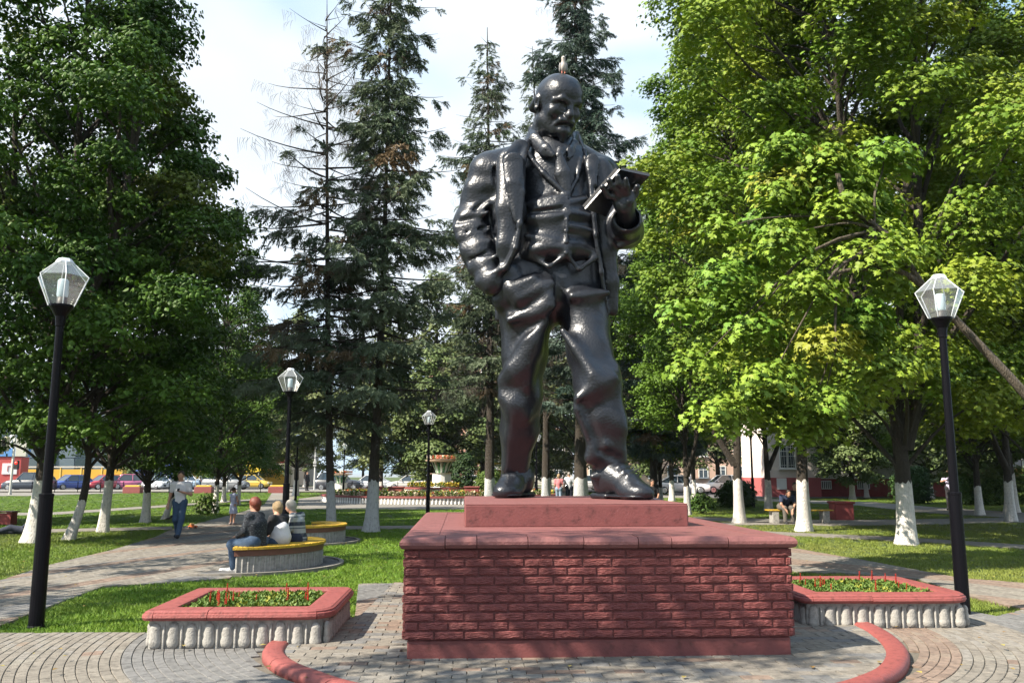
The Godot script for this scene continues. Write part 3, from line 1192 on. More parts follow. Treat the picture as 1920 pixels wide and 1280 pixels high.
	chain(L, [Vector3(0.914, 6.399, -11.720), Vector3(0.988, 6.016, -11.400), Vector3(1.040, 5.676, -11.200), Vector3(1.073, 5.255, -11.160), Vector3(1.109, 4.778, -11.160), Vector3(1.178, 4.286, -11.220), Vector3(1.274, 3.749, -11.340)], [0.05, 0.042, 0.036, 0.034, 0.032, 0.03, 0.028], 0.04)
	chain(L, [Vector3(1.081, 5.841, -11.240), Vector3(1.097, 5.476, -11.160)], [0.09, 0.05], 0.03, view, 2.6)
	# right-hand sleeve of the photograph's left: hand in the trouser pocket
	chain(L, [Vector3(-0.342, 5.789, -11.620), Vector3(-0.453, 5.455, -11.660), Vector3(-0.549, 5.083, -11.700), Vector3(-0.415, 4.588, -11.550), Vector3(-0.248, 4.145, -11.300)], [0.26, 0.225, 0.25, 0.225, 0.165], 0.10)
	for f: Array in [[Vector3(-0.743, 4.964, -11.500), Vector3(-0.325, 5.147, -11.360), 0.05], [Vector3(-0.697, 4.816, -11.480), Vector3(-0.325, 4.952, -11.380), 0.05], [Vector3(-0.643, 5.137, -11.500), Vector3(-0.326, 5.294, -11.400), 0.04], [Vector3(-0.636, 4.639, -11.460), Vector3(-0.301, 4.740, -11.340), 0.04], [Vector3(-0.538, 4.365, -11.400), Vector3(-0.212, 4.504, -11.220), 0.035], [Vector3(-0.447, 4.160, -11.300), Vector3(-0.154, 4.299, -11.120), 0.03], [Vector3(-0.550, 5.555, -11.500), Vector3(-0.255, 5.559, -11.400), 0.04]]:
		L.append(cone(f[0], f[1], f[2], f[2] * 0.4, 0.14))
	for f: Array in [[Vector3(-0.710, 5.045, -11.420), Vector3(-0.273, 5.099, -11.300), 0.028], [Vector3(-0.607, 4.874, -11.420), Vector3(-0.346, 4.944, -11.380), 0.022], [Vector3(-0.572, 4.480, -11.360), Vector3(-0.242, 4.601, -11.260), 0.022], [Vector3(-0.494, 5.210, -11.420), Vector3(-0.253, 5.417, -11.360), 0.022], [Vector3(-0.218, 5.746, -11.350), Vector3(-0.207, 4.959, -11.280), 0.03]]:
		L.append(cut(cone(f[0], f[1], f[2], f[2], 0.06)))
	# the sleeve that reaches forward to hold the book
	chain(L, [Vector3(1.261, 5.758, -11.600), Vector3(1.463, 5.288, -11.500), Vector3(1.524, 4.877, -11.300)], [0.235, 0.215, 0.23], 0.1)
	chain(L, [Vector3(1.524, 4.877, -11.300), Vector3(1.491, 4.878, -10.880)], [0.22, 0.195], 0.1)
	L.append(cut(cone(Vector3(1.468, 4.885, -10.600), Vector3(1.488, 4.893, -10.860), 0.18, 0.145, 0.02)))
	for f: Array in [[Vector3(1.343, 4.714, -11.060), Vector3(1.668, 4.859, -11.060), 0.03], [Vector3(1.328, 4.885, -11.150), Vector3(1.402, 4.631, -11.100), 0.035], [Vector3(1.437, 4.603, -11.100), Vector3(1.650, 4.725, -11.100), 0.03]]:
		L.append(cone(f[0], f[1], f[2], f[2] * 0.6, 0.07))
	part("jacket", solid(L, 0.022, base, 0.008, 2.2, 8, [0.9, Vector3(0.55, -0.8, 0.0), 1.5, 0.009]), M.bronze, o)

	# hand under the book
	L = []
	L.append(cone(Vector3(1.501, 4.905, -10.900), Vector3(1.437, 5.002, -10.660), 0.12, 0.115, 0.05))
	L.append(ell(Vector3(1.409, 5.094, -10.640), Vector3(0.125, 0.15, 0.09), 0.06, Basis(Vector3.FORWARD, 0.25)))
	chain(L, [Vector3(1.350, 5.095, -10.600), Vector3(1.211, 5.124, -10.560), Vector3(1.136, 5.205, -10.470)], [0.046, 0.042, 0.036], 0.03)
	chain(L, [Vector3(1.366, 5.138, -10.560), Vector3(1.258, 5.208, -10.480), Vector3(1.213, 5.275, -10.430)], [0.046, 0.042, 0.036], 0.03)
	chain(L, [Vector3(1.418, 5.159, -10.540), Vector3(1.340, 5.236, -10.440), Vector3(1.317, 5.313, -10.400)], [0.045, 0.041, 0.035], 0.03)
	chain(L, [Vector3(1.465, 5.145, -10.540), Vector3(1.434, 5.212, -10.450), Vector3(1.422, 5.278, -10.400)], [0.040, 0.036, 0.03], 0.03)
	chain(L, [Vector3(1.486, 5.040, -10.560), Vector3(1.551, 5.144, -10.580), Vector3(1.575, 5.215, -10.500)], [0.052, 0.045, 0.036], 0.04)
	part("hand", solid(L, 0.014, base, 0.004, 5.0), M.bronze, o)

	# open book: two leaves of cover and pages
	var book := child_thing_node("book", o)
	var spine_top := Vector3(1.362, 5.432, -10.480)
	var spine_low := Vector3(1.322, 5.123, -10.820)
	var leaf_a := [spine_top, Vector3(0.932, 4.961, -10.620), Vector3(1.227, 4.954, -10.920), spine_low]
	var leaf_b := [spine_top, Vector3(1.719, 5.327, -10.420), Vector3(1.586, 5.233, -10.720), spine_low]
	for q: Array in [leaf_a, leaf_b]:
		var n: Vector3 = (q[1] - q[0]).cross(q[3] - q[0]).normalized()
		if n.z > 0.0:
			n = -n
		for layer: Array in [["cover", 0.0, 0.026, 1.0], ["pages", 0.027, 0.085, 0.965]]:
			var st := begin()
			var mid: Vector3 = (q[0] + q[1] + q[2] + q[3]) * 0.25
			var r0 := []
			var r1 := []
			for v: Vector3 in q:
				var w: Vector3 = mid.lerp(v, layer[3]) - base
				r0.append(w + n * layer[1])
				r1.append(w + n * layer[2])
			if (q[1] - q[0]).cross(q[2] - q[0]).dot(n) < 0.0:
				r0.reverse()
				r1.reverse()
			skin(st, [r0, r1], true, true, true, 0)
			part(layer[0], done(st), M.bronze_dull if layer[0] == "pages" else M.bronze, book)

	# shoes
	var ankle := Vector3(0.059, 1.564, -12.100)
	var heel := Vector3(ankle.x + 0.10, 1.39, ankle.z - 0.22)
	for s in 2:
		var fwd := Vector3(-0.34, 0, 0.94).normalized()
		if s == 1:
			ankle = Vector3(1.236, 1.603, -11.320)
			heel = Vector3(ankle.x - 0.06, 1.39, ankle.z - 0.10)
			fwd = Vector3(0.56, 0, 0.83).normalized()
		var side := Vector3(fwd.z, 0, -fwd.x)
		var len := 0.92
		L = []
		chain(L, [ankle + Vector3(0, 0.02, 0), heel + fwd * 0.22 + Vector3(0, 0.24, 0), heel + fwd * 0.48 + Vector3(0, 0.13, 0)], [0.185, 0.195, 0.17], 0.12)
		L.append(cone(heel + fwd * 0.10 + Vector3(0, 0.12, 0), ankle - fwd * 0.04, 0.165, 0.17, 0.12))
		L.append(ell(heel + fwd * 0.66 + Vector3(0, 0.03, 0), Vector3(0.185, 0.135, 0.24), 0.15, Basis(side, Vector3.UP, fwd)))
		for k in 4:   # laces
			var c := heel + fwd * (0.34 + 0.085 * k) + Vector3(0, 0.405 - 0.055 * k, 0)
			L.append(cone(c - side * 0.09, c + side * 0.09, 0.018, 0.018, 0.02))
		L.append(cut(rbox(heel + fwd * 0.5 - Vector3(0, 0.205, 0), Vector3(0.6, 0.15, 0.8), 0.01, 0.02, Basis(side, Vector3.UP, fwd))))
		var shoe := part("shoe", solid(L, 0.02, base, 0.006, 4.0), M.bronze, o)
		L = []
		chain(L, [heel + fwd * 0.08, heel + fwd * 0.45, heel + fwd * 0.68], [0.165, 0.155, 0.205], 0.1, Vector3.UP, 5.0)
		for q: Prim in L:
			q.a.y = 1.375
			q.ab.y = 0.0
		L.append(rbox(Vector3(heel.x, 1.37, heel.z) + fwd * 0.08, Vector3(0.165, 0.036, 0.16), 0.03, 0.03, Basis(side, Vector3.UP, fwd)))
		part("sole", solid(L, 0.018, base), M.bronze, shoe)

	# head
	var hc := Vector3(0.640, 6.658, -11.350)
	var f := Vector3(0.44, -0.40, 0.80).normalized()
	var hr := Vector3.UP.cross(f).normalized()
	var hu := f.cross(hr)
	var S := 0.84
	var hb := Basis(hr, hu, f)
	var at := func(x: float, y: float, z: float) -> Vector3: return hc + hb * (Vector3(x, y, z) * S)
	L = []
	L.append(ell(at.call(0, 0.14, -0.06), Vector3(0.365, 0.375, 0.43) * S, 0.1, hb))
	L.append(ell(at.call(0, 0.20, 0.10), Vector3(0.30, 0.27, 0.29) * S, 0.1, hb))
	L.append(ell(at.call(0, -0.14, 0.07), Vector3(0.295, 0.36, 0.30) * S, 0.1, hb))
	L.append(cone(at.call(-0.24, -0.26, 0.02), at.call(-0.10, -0.40, 0.22), 0.085, 0.09, 0.10))
	L.append(cone(at.call(0.24, -0.26, 0.02), at.call(0.10, -0.40, 0.22), 0.085, 0.09, 0.10))
	L.append(cone(at.call(0, -0.30, -0.12), at.call(0, -0.75, -0.22), 0.245, 0.27, 0.10))
	for s: float in [-1.0, 1.0]:
		L.append(cut(ell(at.call(0.145 * s, 0.005, 0.385), Vector3(0.095, 0.07, 0.10) * S, 0.06, hb)))
		L.append(ell(at.call(0.145 * s, -0.005, 0.275), Vector3(0.065, 0.055, 0.06) * S, 0.015, hb))
		L.append(cone(at.call(0.075 * s, 0.005, 0.325), at.call(0.20 * s, 0.012, 0.295), 0.016, 0.014, 0.015))
		L.append(cone(at.call(0.08 * s, -0.045, 0.33), at.call(0.20 * s, -0.04, 0.295), 0.015, 0.013, 0.02))
		L.append(cone(at.call(0.05 * s, 0.075, 0.365), at.call(0.16 * s, 0.105, 0.35), 0.036, 0.034, 0.04))
		L.append(cone(at.call(0.16 * s, 0.105, 0.35), at.call(0.25 * s, 0.065, 0.27), 0.034, 0.022, 0.04))
		L.append(ell(at.call(0.19 * s, -0.105, 0.24), Vector3(0.10, 0.085, 0.09) * S, 0.08, hb))
		L.append(ell(at.call(0.042 * s, -0.135, 0.40), Vector3(0.036, 0.032, 0.045) * S, 0.03, hb))
		L.append(cone(at.call(0.015 * s, -0.205, 0.405), at.call(0.105 * s, -0.225, 0.365), 0.048, 0.045, 0.025))
		L.append(cone(at.call(0.105 * s, -0.225, 0.365), at.call(0.165 * s, -0.305, 0.29), 0.042, 0.020, 0.025))
		# ear
		L.append(ell(at.call(0.365 * s, -0.03, -0.05), Vector3(0.045, 0.125, 0.08) * S, 0.03, hb * Basis(Vector3.UP, 0.45 * s)))
		L.append(cut(ell(at.call(0.41 * s, -0.02, -0.01), Vector3(0.03, 0.075, 0.045) * S, 0.02, hb)))
		# hair over the ear
		L.append(cone(at.call(0.345 * s, 0.06, -0.10), at.call(0.30 * s, -0.10, -0.28), 0.05, 0.07, 0.05))
	L.append(cone(at.call(0, 0.07, 0.355), at.call(0, -0.115, 0.44), 0.034, 0.050, 0.04))
	L.append(ell(at.call(0, -0.125, 0.445), Vector3(0.048, 0.042, 0.045) * S, 0.02, hb))
	L.append(cone(at.call(-0.06, -0.285, 0.345), at.call(0.06, -0.285, 0.345), 0.026, 0.026, 0.02))
	L.append(ell(at.call(0, -0.385, 0.315), Vector3(0.125, 0.085, 0.10) * S, 0.04, hb))
	L.append(cone(at.call(0, -0.40, 0.33), at.call(0, -0.535, 0.345), 0.085, 0.04, 0.04))
	part("head", solid(L, 0.013, base, 0.007, 3.6, 12), M.bronze, o)

	# pigeon on the crown of the head
	var top: Vector3 = at.call(0.0, 0.515, -0.05)
	var pg := thing("pigeon", "small pale pigeon perched on top of the statue's bald head", "pigeon", top)
	pg.scale = Vector3.ONE * 0.8
	L = []
	L.append(ell(Vector3(0, 0.13, 0), Vector3(0.058, 0.092, 0.068), 0.02, Basis(Vector3.RIGHT, 0.35)))
	L.append(cone(Vector3(0, 0.19, 0.035), Vector3(0, 0.268, 0.05), 0.032, 0.036, 0.015))
	L.append(cone(Vector3(0, 0.268, 0.08), Vector3(0, 0.258, 0.108), 0.014, 0.005, 0.01))
	L.append(cone(Vector3(0, 0.08, -0.07), Vector3(0, 0.00, -0.13), 0.04, 0.02, 0.03, Vector3.UP, 2.0))
	part("body", solid(L, 0.012), mat(0.42, 0.38, 0.36, 0.8), pg)
	for s: float in [-1.0, 1.0]:
		L = [ell(Vector3(0.055 * s, 0.125, -0.012), Vector3(0.02, 0.085, 0.05), 0.02, Basis(Vector3.RIGHT, 0.5))]
		part("wing", solid(L, 0.012), mat(0.26, 0.25, 0.26, 0.8), pg)
		var lst := begin()
		tube(lst, [Vector3(0.025 * s, 0.05, 0.01), Vector3(0.025 * s, 0.0, 0.02), Vector3(0.025 * s, -0.004, 0.045)], [0.008, 0.007, 0.005], 6)
		part("leg", done(lst), mat(0.45, 0.14, 0.10, 0.7), pg)



# ---------------------------------------------------------------- flower boxes and lamps

func build_planters() -> void:
	var bst := begin()
	# lumpy half baluster cast in the concrete wall
	var prof := [Vector2(0.0, 0.0), Vector2(0.040, 0.0), Vector2(0.056, 0.03), Vector2(0.060, 0.065), Vector2(0.048, 0.10), Vector2(0.052, 0.13), Vector2(0.044, 0.158), Vector2(0.05, 0.185), Vector2(0.038, 0.21), Vector2(0.018, 0.226), Vector2(0.0, 0.23)]
	lathe(bst, prof, 12, Transform3D(Basis.from_scale(Vector3(1, 1, 0.62)), Vector3.ZERO))
	var bal := done(bst)
	var rst := begin()
	tube(rst, [Vector3(0, 0.0, 0), Vector3(0, 0.19, 0), Vector3(0, 0.215, -0.005)], [0.013, 0.013, 0.005], 6)
	var rib := done(rst)
	for b in 2:
		var w := 1.74 if b == 0 else 1.84
		var d := 1.72 if b == 0 else 1.74
		var at := Vector3(-2.64, 0.025, -9.33) if b == 0 else Vector3(3.98, 0.025, -10.42)
		var yaw := deg_to_rad(3.0) if b == 0 else deg_to_rad(2.0)
		var label := "flower box left of the pedestal, red rim on a pale scalloped concrete wall" if b == 0 else "flower box right of the pedestal, half hidden by it, red rim on grey scalloped wall"
		var o := thing("flower_box", label, "flower box", at, yaw, "red rimmed flower boxes beside the pedestal")
		var hw := w * 0.5 - 0.045
		var hd := d * 0.5 - 0.045
		var wall := begin()
		sweep(wall, rounded([Vector2(-hw, hd), Vector2(-hw, -hd), Vector2(hw, -hd), Vector2(hw, hd)], [0.04, 0.04, 0.10, 0.22], 5), [Vector2(0, -0.04), Vector2(0, 0.262), Vector2(0.12, 0.262), Vector2(0.12, -0.04)], true, 0)
		part("wall", done(wall), M.concrete, o)
		for face in 4:
			var turn := Basis(Vector3.UP, PI * 0.5 * face)
			var span := w if face % 2 == 0 else d
			var out := hd if face % 2 == 0 else hw
			var n := 10
			for k in n:
				var x := lerpf(-span * 0.5 + 0.115, span * 0.5 - 0.135, k / (n - 1.0))
				part("baluster", bal, M.concrete, o, Transform3D(turn * Basis.from_scale(Vector3(1, rng.randf_range(0.96, 1.04), 1)), turn * Vector3(x, 0.008, out + 0.004)))
				if k < n - 1:
					part("rib", rib, M.concrete, o, Transform3D(turn, turn * Vector3(x + 0.081, 0.008, out + 0.012)))
		# moulded rim in short lengths
		var line := rounded([Vector2(-w * 0.5, d * 0.5), Vector2(-w * 0.5, -d * 0.5), Vector2(w * 0.5, -d * 0.5), Vector2(w * 0.5, d * 0.5)], [0.10, 0.10, 0.16, 0.30], 6)
		var dense := []
		for i in line.size():
			var a: Vector2 = line[i]
			var c: Vector2 = line[(i + 1) % line.size()]
			var steps := maxi(1, int(a.distance_to(c) / 0.16))
			for s in steps:
				dense.append(a.lerp(c, float(s) / steps))
		var rim := [Vector2(0.0, 0.262), Vector2(-0.018, 0.268), Vector2(-0.030, 0.292), Vector2(-0.024, 0.318), Vector2(-0.008, 0.326), Vector2(-0.006, 0.338), Vector2(0.012, 0.346), Vector2(0.020, 0.352), Vector2(0.20, 0.358), Vector2(0.235, 0.354), Vector2(0.245, 0.335), Vector2(0.24, 0.262)]
		var lens := [11, 9, 8, 10, 9, 7, 10, 9]
		var i0 := 0
		var k0 := 0
		while i0 < dense.size():
			var take := mini(lens[k0 % 8], dense.size() - i0)
			var pts := []
			for j in take + 1:
				pts.append(dense[(i0 + j) % dense.size()])
			pts[0] = pts[0].lerp(pts[1], 0.02)
			pts[-1] = pts[-1].lerp(pts[-2], 0.02)
			var st := begin()
			sweep(st, pts, rim, false, 0)
			part("rim_stone", done(st), M.red_rim, o, Transform3D(Basis(), Vector3(0, rng.randf_range(-0.003, 0.003), 0)))
			i0 += take
			k0 += 1
		part("soil", box_mesh(Vector3(w - 0.5, 0.25, d - 0.5), 0.0, Vector3(0, 0.15, 0)), M.dirt, o)
		# bedding plants
		var places := []
		var tints := PackedColorArray()
		for k in 1500:
			var p := Vector3(rng.randf_range(-w * 0.5 + 0.27, w * 0.5 - 0.27), 0.27, rng.randf_range(-d * 0.5 + 0.27, d * 0.5 - 0.27))
			var s := rng.randf_range(0.3, 0.72)
			places.append(Transform3D(Basis(Vector3.UP, rng.randf() * TAU) * Basis(Vector3.RIGHT, rng.randf_range(-0.4, 0.4)) * Basis.from_scale(Vector3.ONE * s), p))
			var g := rng.randf()
			if rng.randf() < 0.14 and absf(p.x - 0.12) < 0.35:
				tints.append(Color(0.24, 0.25, 0.04))
			else:
				tints.append(Color(0.06, 0.115, 0.02).lerp(Color(0.12, 0.18, 0.035), g))
		scatter("bedding_leaves", bedding_mesh(), M.leaf, places, tints, o)
		var name_side := "left" if b == 0 else "right"
		for k in 30:
			var p := Vector3(rng.randf_range(-w * 0.5 + 0.3, w * 0.5 - 0.3), 0.27, rng.randf_range(-d * 0.5 + 0.3, d * 0.5 - 0.3))
			if absf(p.x - 0.12) < 0.25 and rng.randf() < 0.6:
				continue
			var wp := o.transform * p
			var label2 := "red salvia spike among the yellow green leaves of the %s flower box" % name_side
			if b == 0 and k == 0 or flower == null:
				flower = thing("salvia_flower", label2, "flower", wp, rng.randf() * TAU, "red flowers in the %s flower box" % name_side)
				make_salvia(flower)
			else:
				var f := dup(flower, wp, rng.randf() * TAU, label2, rng.randf_range(0.5, 0.85))
				f.set_meta("group", "red flowers in the %s flower box" % name_side)


var flower: Node3D = null


func make_salvia(o: Node3D) -> void:
	var st := begin()
	tube(st, [Vector3(0, 0, 0), Vector3(0.01, 0.12, 0), Vector3(0.005, 0.24, 0.01)], [0.004, 0.003, 0.002], 5)
	part("stem", done(st), mat(0.07, 0.12, 0.03, 0.8), o)
	var r := RandomNumberGenerator.new()
	r.seed = 8
	st = begin()
	st.set_smooth_group(-1)
	for k in 26:
		var y := lerpf(0.11, 0.25, k / 26.0)
		var a := k * 2.4
		var reach := lerpf(0.030, 0.010, k / 26.0)
		var d := Vector3(cos(a), 0.25, sin(a)).normalized()
		var s := d.cross(Vector3.UP).normalized() * 0.010
		var c := Vector3(0.005, y, 0.005)
		tri(st, c - s, c + d * reach + Vector3(0, 0.012, 0), c + s)
		tri(st, c - s * 0.8 + Vector3(0, -0.004, 0), c + s * 0.8, c + d * reach * 1.1 - Vector3(0, 0.010, 0))
	part("petals", done(st), mat(0.50, 0.035, 0.025, 0.6), o)
	o.scale = Vector3.ONE * 0.7


func bedding_mesh() -> ArrayMesh:
	var r := RandomNumberGenerator.new()
	r.seed = 5
	var st := begin()
	st.set_smooth_group(-1)
	for k in 9:
		var a := k * 2.4 + r.randf()
		var d := Vector3(cos(a), r.randf_range(0.4, 1.6), sin(a)).normalized()
		var s := d.cross(Vector3.UP).normalized()
		var y := r.randf_range(0.0, 0.09)
		var c := Vector3(0, y, 0)
		var l := r.randf_range(0.05, 0.085)
		tri(st, c, c + d * l * 0.5 + s * 0.018, c + d * l)
		tri(st, c, c + d * l, c + d * l * 0.5 - s * 0.018)
	return done(st)


func make_lamp(o: Node3D) -> void:
	var st := begin()
	lathe(st, [Vector2(0.09, -0.05), Vector2(0.088, 0.02), Vector2(0.080, 0.04), Vector2(0.075, 1.40), Vector2(0.079, 1.405), Vector2(0.079, 1.43), Vector2(0.056, 1.44)], 18, Transform3D(), 0)
	part("base_tube", done(st), M.black_paint, o)
	st = begin()
	lathe(st, [Vector2(0.054, 1.43), Vector2(0.043, 3.30), Vector2(0.052, 3.31), Vector2(0.052, 3.34), Vector2(0.060, 3.42), Vector2(0.105, 3.50), Vector2(0.128, 3.53), Vector2(0.128, 3.55), Vector2(0.0, 3.55)], 16, Transform3D(), 0)
	part("pole", done(st), M.black_paint, o)
	st = begin()
	lathe(st, [Vector2(0.058, 3.551), Vector2(0.056, 3.64), Vector2(0.0, 3.64)], 14)
	part("socket", done(st), M.socket, o)
	st = begin()
	lathe(st, [Vector2(0.055, 3.641), Vector2(0.062, 3.67), Vector2(0.060, 3.83), Vector2(0.045, 3.85), Vector2(0.0, 3.855)], 14)
	part("bulb", done(st), M.bulb, o)
	# six-sided lantern: clear lower panes, milky upper panes and a small cap
	var r0 := 0.150
	var r1 := 0.285
	var r2 := 0.095
	for k in 6:
		var a := TAU * k / 6.0 + 0.26
		var b := TAU * (k + 1) / 6.0 + 0.26
		var p := [Vector3(cos(a) * r0, 3.548, sin(a) * r0), Vector3(cos(b) * r0, 3.548, sin(b) * r0), Vector3(cos(b) * r1, 3.87, sin(b) * r1), Vector3(cos(a) * r1, 3.87, sin(a) * r1)]
		var q := [p[3], p[2], Vector3(cos(b) * r2, 4.045, sin(b) * r2), Vector3(cos(a) * r2, 4.045, sin(a) * r2)]
		for s: Array in [[p, "pane", M.lamp_glass, 0.985], [q, "roof_pane", M.lamp_cap, 0.99]]:
			st = begin()
			var mid: Vector3 = (s[0][0] + s[0][1] + s[0][2] + s[0][3]) * 0.25
			var w := []
			for v: Vector3 in s[0]:
				w.append(mid.lerp(v, s[3]))
			quad(st, w[1], w[0], w[3], w[2])
			part(s[1], done(st), s[2], o)
		st = begin()
		tube(st, [p[0], p[3], q[3]], [0.006, 0.007, 0.005], 5)
		part("corner_bar", done(st), M.lamp_bar, o)
	st = begin()
	lathe(st, [Vector2(r2 + 0.004, 4.04), Vector2(r2 + 0.002, 4.055), Vector2(0.07, 4.092), Vector2(0.0, 4.097)], 6, Transform3D(), 0, -0.26)
	part("cap", done(st), M.lamp_top, o)


func build_lamps() -> void:
	M.lamp_bar = mat(0.62, 0.66, 0.70, 0.3)
	M.lamp_top = mat(0.62, 0.66, 0.72, 0.4)
	var g := "park lamps with clear lanterns on black posts"
	var l := thing("street_lamp", "park lamp on the front lawn left of the flower box", "street lamp", Vector3(-5.14, 0, -9.73), 0.3, g)
	make_lamp(l)
	for s: Array in [[Vector3(5.30, 0, -10.55), "park lamp standing just behind the right flower box", 0.1],
		[Vector3(-5.18, 0, -20.2), "park lamp behind the three people seated on the curved bench", 0.5],
		[Vector3(-3.24, 0, -34.0), "park lamp on the lawn between the big spruce and the statue", 0.2],
		[Vector3(-13.5, 0, -55.0), "distant park lamp on the right edge of the long paved path", 0.0],
		[Vector3(-13.6, 0, -71.0), "farthest park lamp, between the two whitewashed spruce trunks", 0.7],
		[Vector3(1.45, 0, -52.0), "distant park lamp seen between the statue's legs", 0.3],
		[Vector3(11.9, 0, -43.5), "distant park lamp between two whitewashed trees right of the pedestal", 0.9]]:
		dup(l, s[0], s[2], s[1])



# ---------------------------------------------------------------- trees

# a twig with leaves; lobed leaves for maples, oval ones for limes
func spray_mesh(kind: String, seed_by: int) -> ArrayMesh:
	var r := RandomNumberGenerator.new()
	r.seed = seed_by
	var st := begin()
	st.set_smooth_group(-1)
	var n := 9
	var size := 0.115
	if kind == "maple":
		n = 9
		size = 0.098
	elif kind == "far":
		n = 7
		size = 0.22
	for k in n:
		var a := k * 2.4 + r.randf() * 0.8
		var reach := r.randf_range(0.02, 0.24) * (1.6 if kind == "far" else 1.0)
		var c := Vector3(cos(a) * reach, r.randf_range(-0.09, 0.09), sin(a) * reach)
		var d := Vector3(cos(a), r.randf_range(-0.9, 0.15), sin(a)).normalized()
		var up := (Vector3.UP + Vector3(r.randf_range(-0.5, 0.5), 0, r.randf_range(-0.5, 0.5))).normalized()
		var s := d.cross(up).normalized()
		var u := s.cross(d)
		var l := size * r.randf_range(0.75, 1.2)
		if kind == "maple":
			var ring := []
			for q: Array in [[0.0, 0.0], [0.30, -0.12], [0.62, 0.10], [0.33, 0.26], [0.52, 0.60], [0.20, 0.55], [0.0, 1.0], [-0.20, 0.55], [-0.52, 0.60], [-0.33, 0.26], [-0.62, 0.10], [-0.30, -0.12]]:
				ring.append(c + (s * q[0] + d * q[1] - u * (0.22 * absf(q[0]) + 0.12 * q[1] * q[1])) * l)
			var m := c + d * l * 0.28
			for j in ring.size():
				tri(st, m, ring[j], ring[(j + 1) % ring.size()])
		elif kind == "far":
			var p1 := c + (d * 0.5 + s * 0.42 - u * 0.1) * l
			var p2 := c + (d * 0.5 - s * 0.42 - u * 0.1) * l
			tri(st, c, p1, c + d * l)
			tri(st, c, c + d * l, p2)
		else:
			var t := c + (d - u * 0.15) * l
			var mid := c + d * l * 0.5
			var p1 := c + (d * 0.22 + s * 0.36 - u * 0.10) * l
			var p2 := c + (d * 0.62 + s * 0.30 - u * 0.14) * l
			var p3 := c + (d * 0.22 - s * 0.36 - u * 0.10) * l
			var p4 := c + (d * 0.62 - s * 0.30 - u * 0.14) * l
			tri(st, mid, c, p1)
			tri(st, mid, p1, p2)
			tri(st, mid, p2, t)
			tri(st, mid, t, p4)
			tri(st, mid, p4, p3)
			tri(st, mid, p3, c)
	return done(st)


var sprays := {}


func spray(kind: String) -> ArrayMesh:
	if not sprays.has(kind):
		sprays[kind] = spray_mesh(kind, 17 + kind.length())
	return sprays[kind]


# boughs: [centre, radius, flatness]; leaves gather in their upper and outer shell
func foliage(root: Node3D, boughs: Array, kind: String, per_m2: float, tint_a: Color, tint_b: Color, odd := Color(0, 0, 0, 0), odd_share := 0.0, called := "crown") -> void:
	var places := []
	var tints := PackedColorArray()
	var mid := Vector3.ZERO
	for b: Array in boughs:
		mid += b[0]
	mid /= boughs.size()
	for b: Array in boughs:
		var c: Vector3 = b[0]
		var r: float = b[1]
		var fl: float = b[2]
		var n := int(per_m2 * r * r * 4.0)
		var own := tint_a.lerp(tint_b, rng.randf())
		if rng.randf() < odd_share:
			own = own.lerp(odd, 0.75)
		var outw := (c - mid)
		outw.y *= 0.3
		outw = outw.normalized()
		for k in n:
			var d := Vector3(rng.randfn(), rng.randfn(), rng.randfn()).normalized()
			d = (d + outw * 0.25 + Vector3(0, 0.18, 0)).normalized()
			var rr := r * pow(rng.randf(), 0.42) * rng.randf_range(0.75, 1.12)
			var p := c + Vector3(d.x * rr, d.y * rr * fl - 0.12 * rr * rr / r, d.z * rr)
			var tilt := Basis(Vector3(d.z, 0, -d.x).normalized(), clampf(Vector2(d.x, d.z).length() * rng.randf_range(0.1, 1.0), 0.0, 1.1))
			var s := rng.randf_range(0.75, 1.25)
			places.append(Transform3D(tilt * Basis(Vector3.UP, rng.randf() * TAU) * Basis.from_scale(Vector3.ONE * s), p))
			var v := rng.randf_range(0.78, 1.2)
			var t := own.lerp(tint_a if rng.randf() < 0.5 else tint_b, 0.35)
			tints.append(Color(t.r * v, t.g * v, t.b * v * 0.95))
	scatter(called, spray(kind), M.leaf, places, tints, root)


func limb(st: SurfaceTool, a: Vector3, b: Vector3, r0: float, r1: float, sag := 0.12, sides := 6) -> void:
	var d := b - a
	var side := Vector3(rng.randf_range(-1, 1), 0, rng.randf_range(-1, 1)) * d.length() * 0.07
	var m1 := a + d * 0.33 + Vector3(0, d.length() * sag, 0) + side
	var m2 := a + d * 0.7 + Vector3(0, d.length() * sag * 0.7, 0) - side * 0.5
	tube(st, curve([a, m1, m2, b], 3), [r0, lerpf(r0, r1, 0.12), lerpf(r0, r1, 0.25), lerpf(r0, r1, 0.36), lerpf(r0, r1, 0.48), lerpf(r0, r1, 0.58), lerpf(r0, r1, 0.7), lerpf(r0, r1, 0.8), lerpf(r0, r1, 0.9), r1], sides)


func trunk_tube(st: SurfaceTool, line: Array, r: float, flare := 1.45, top := 0.25, sides := 12) -> void:
	# line: points from the ground up; the foot spreads into roots
	var pts := curve(line, 8)
	var rings := []
	for i in pts.size():
		var t := float(i) / (pts.size() - 1)
		var h: float = pts[i].y - pts[0].y
		var rad := r * lerpf(1.0, top, pow(t, 0.9)) * (1.0 + (flare - 1.0) * exp(-h * 3.2))
		var ring := []
		for j in sides:
			var a := -TAU * j / sides
			var lob := 1.0 + 0.11 * exp(-h * 2.6) * sin(a * 4.0 + r * 40.0) + 0.05 * sin(a * 3.0 + h * 2.1) + rng.randf_range(-0.03, 0.03)
			ring.append(pts[i] + Vector3(cos(a), 0, sin(a)) * rad * lob)
		rings.append(ring)
	skin(st, rings, true, false, true)


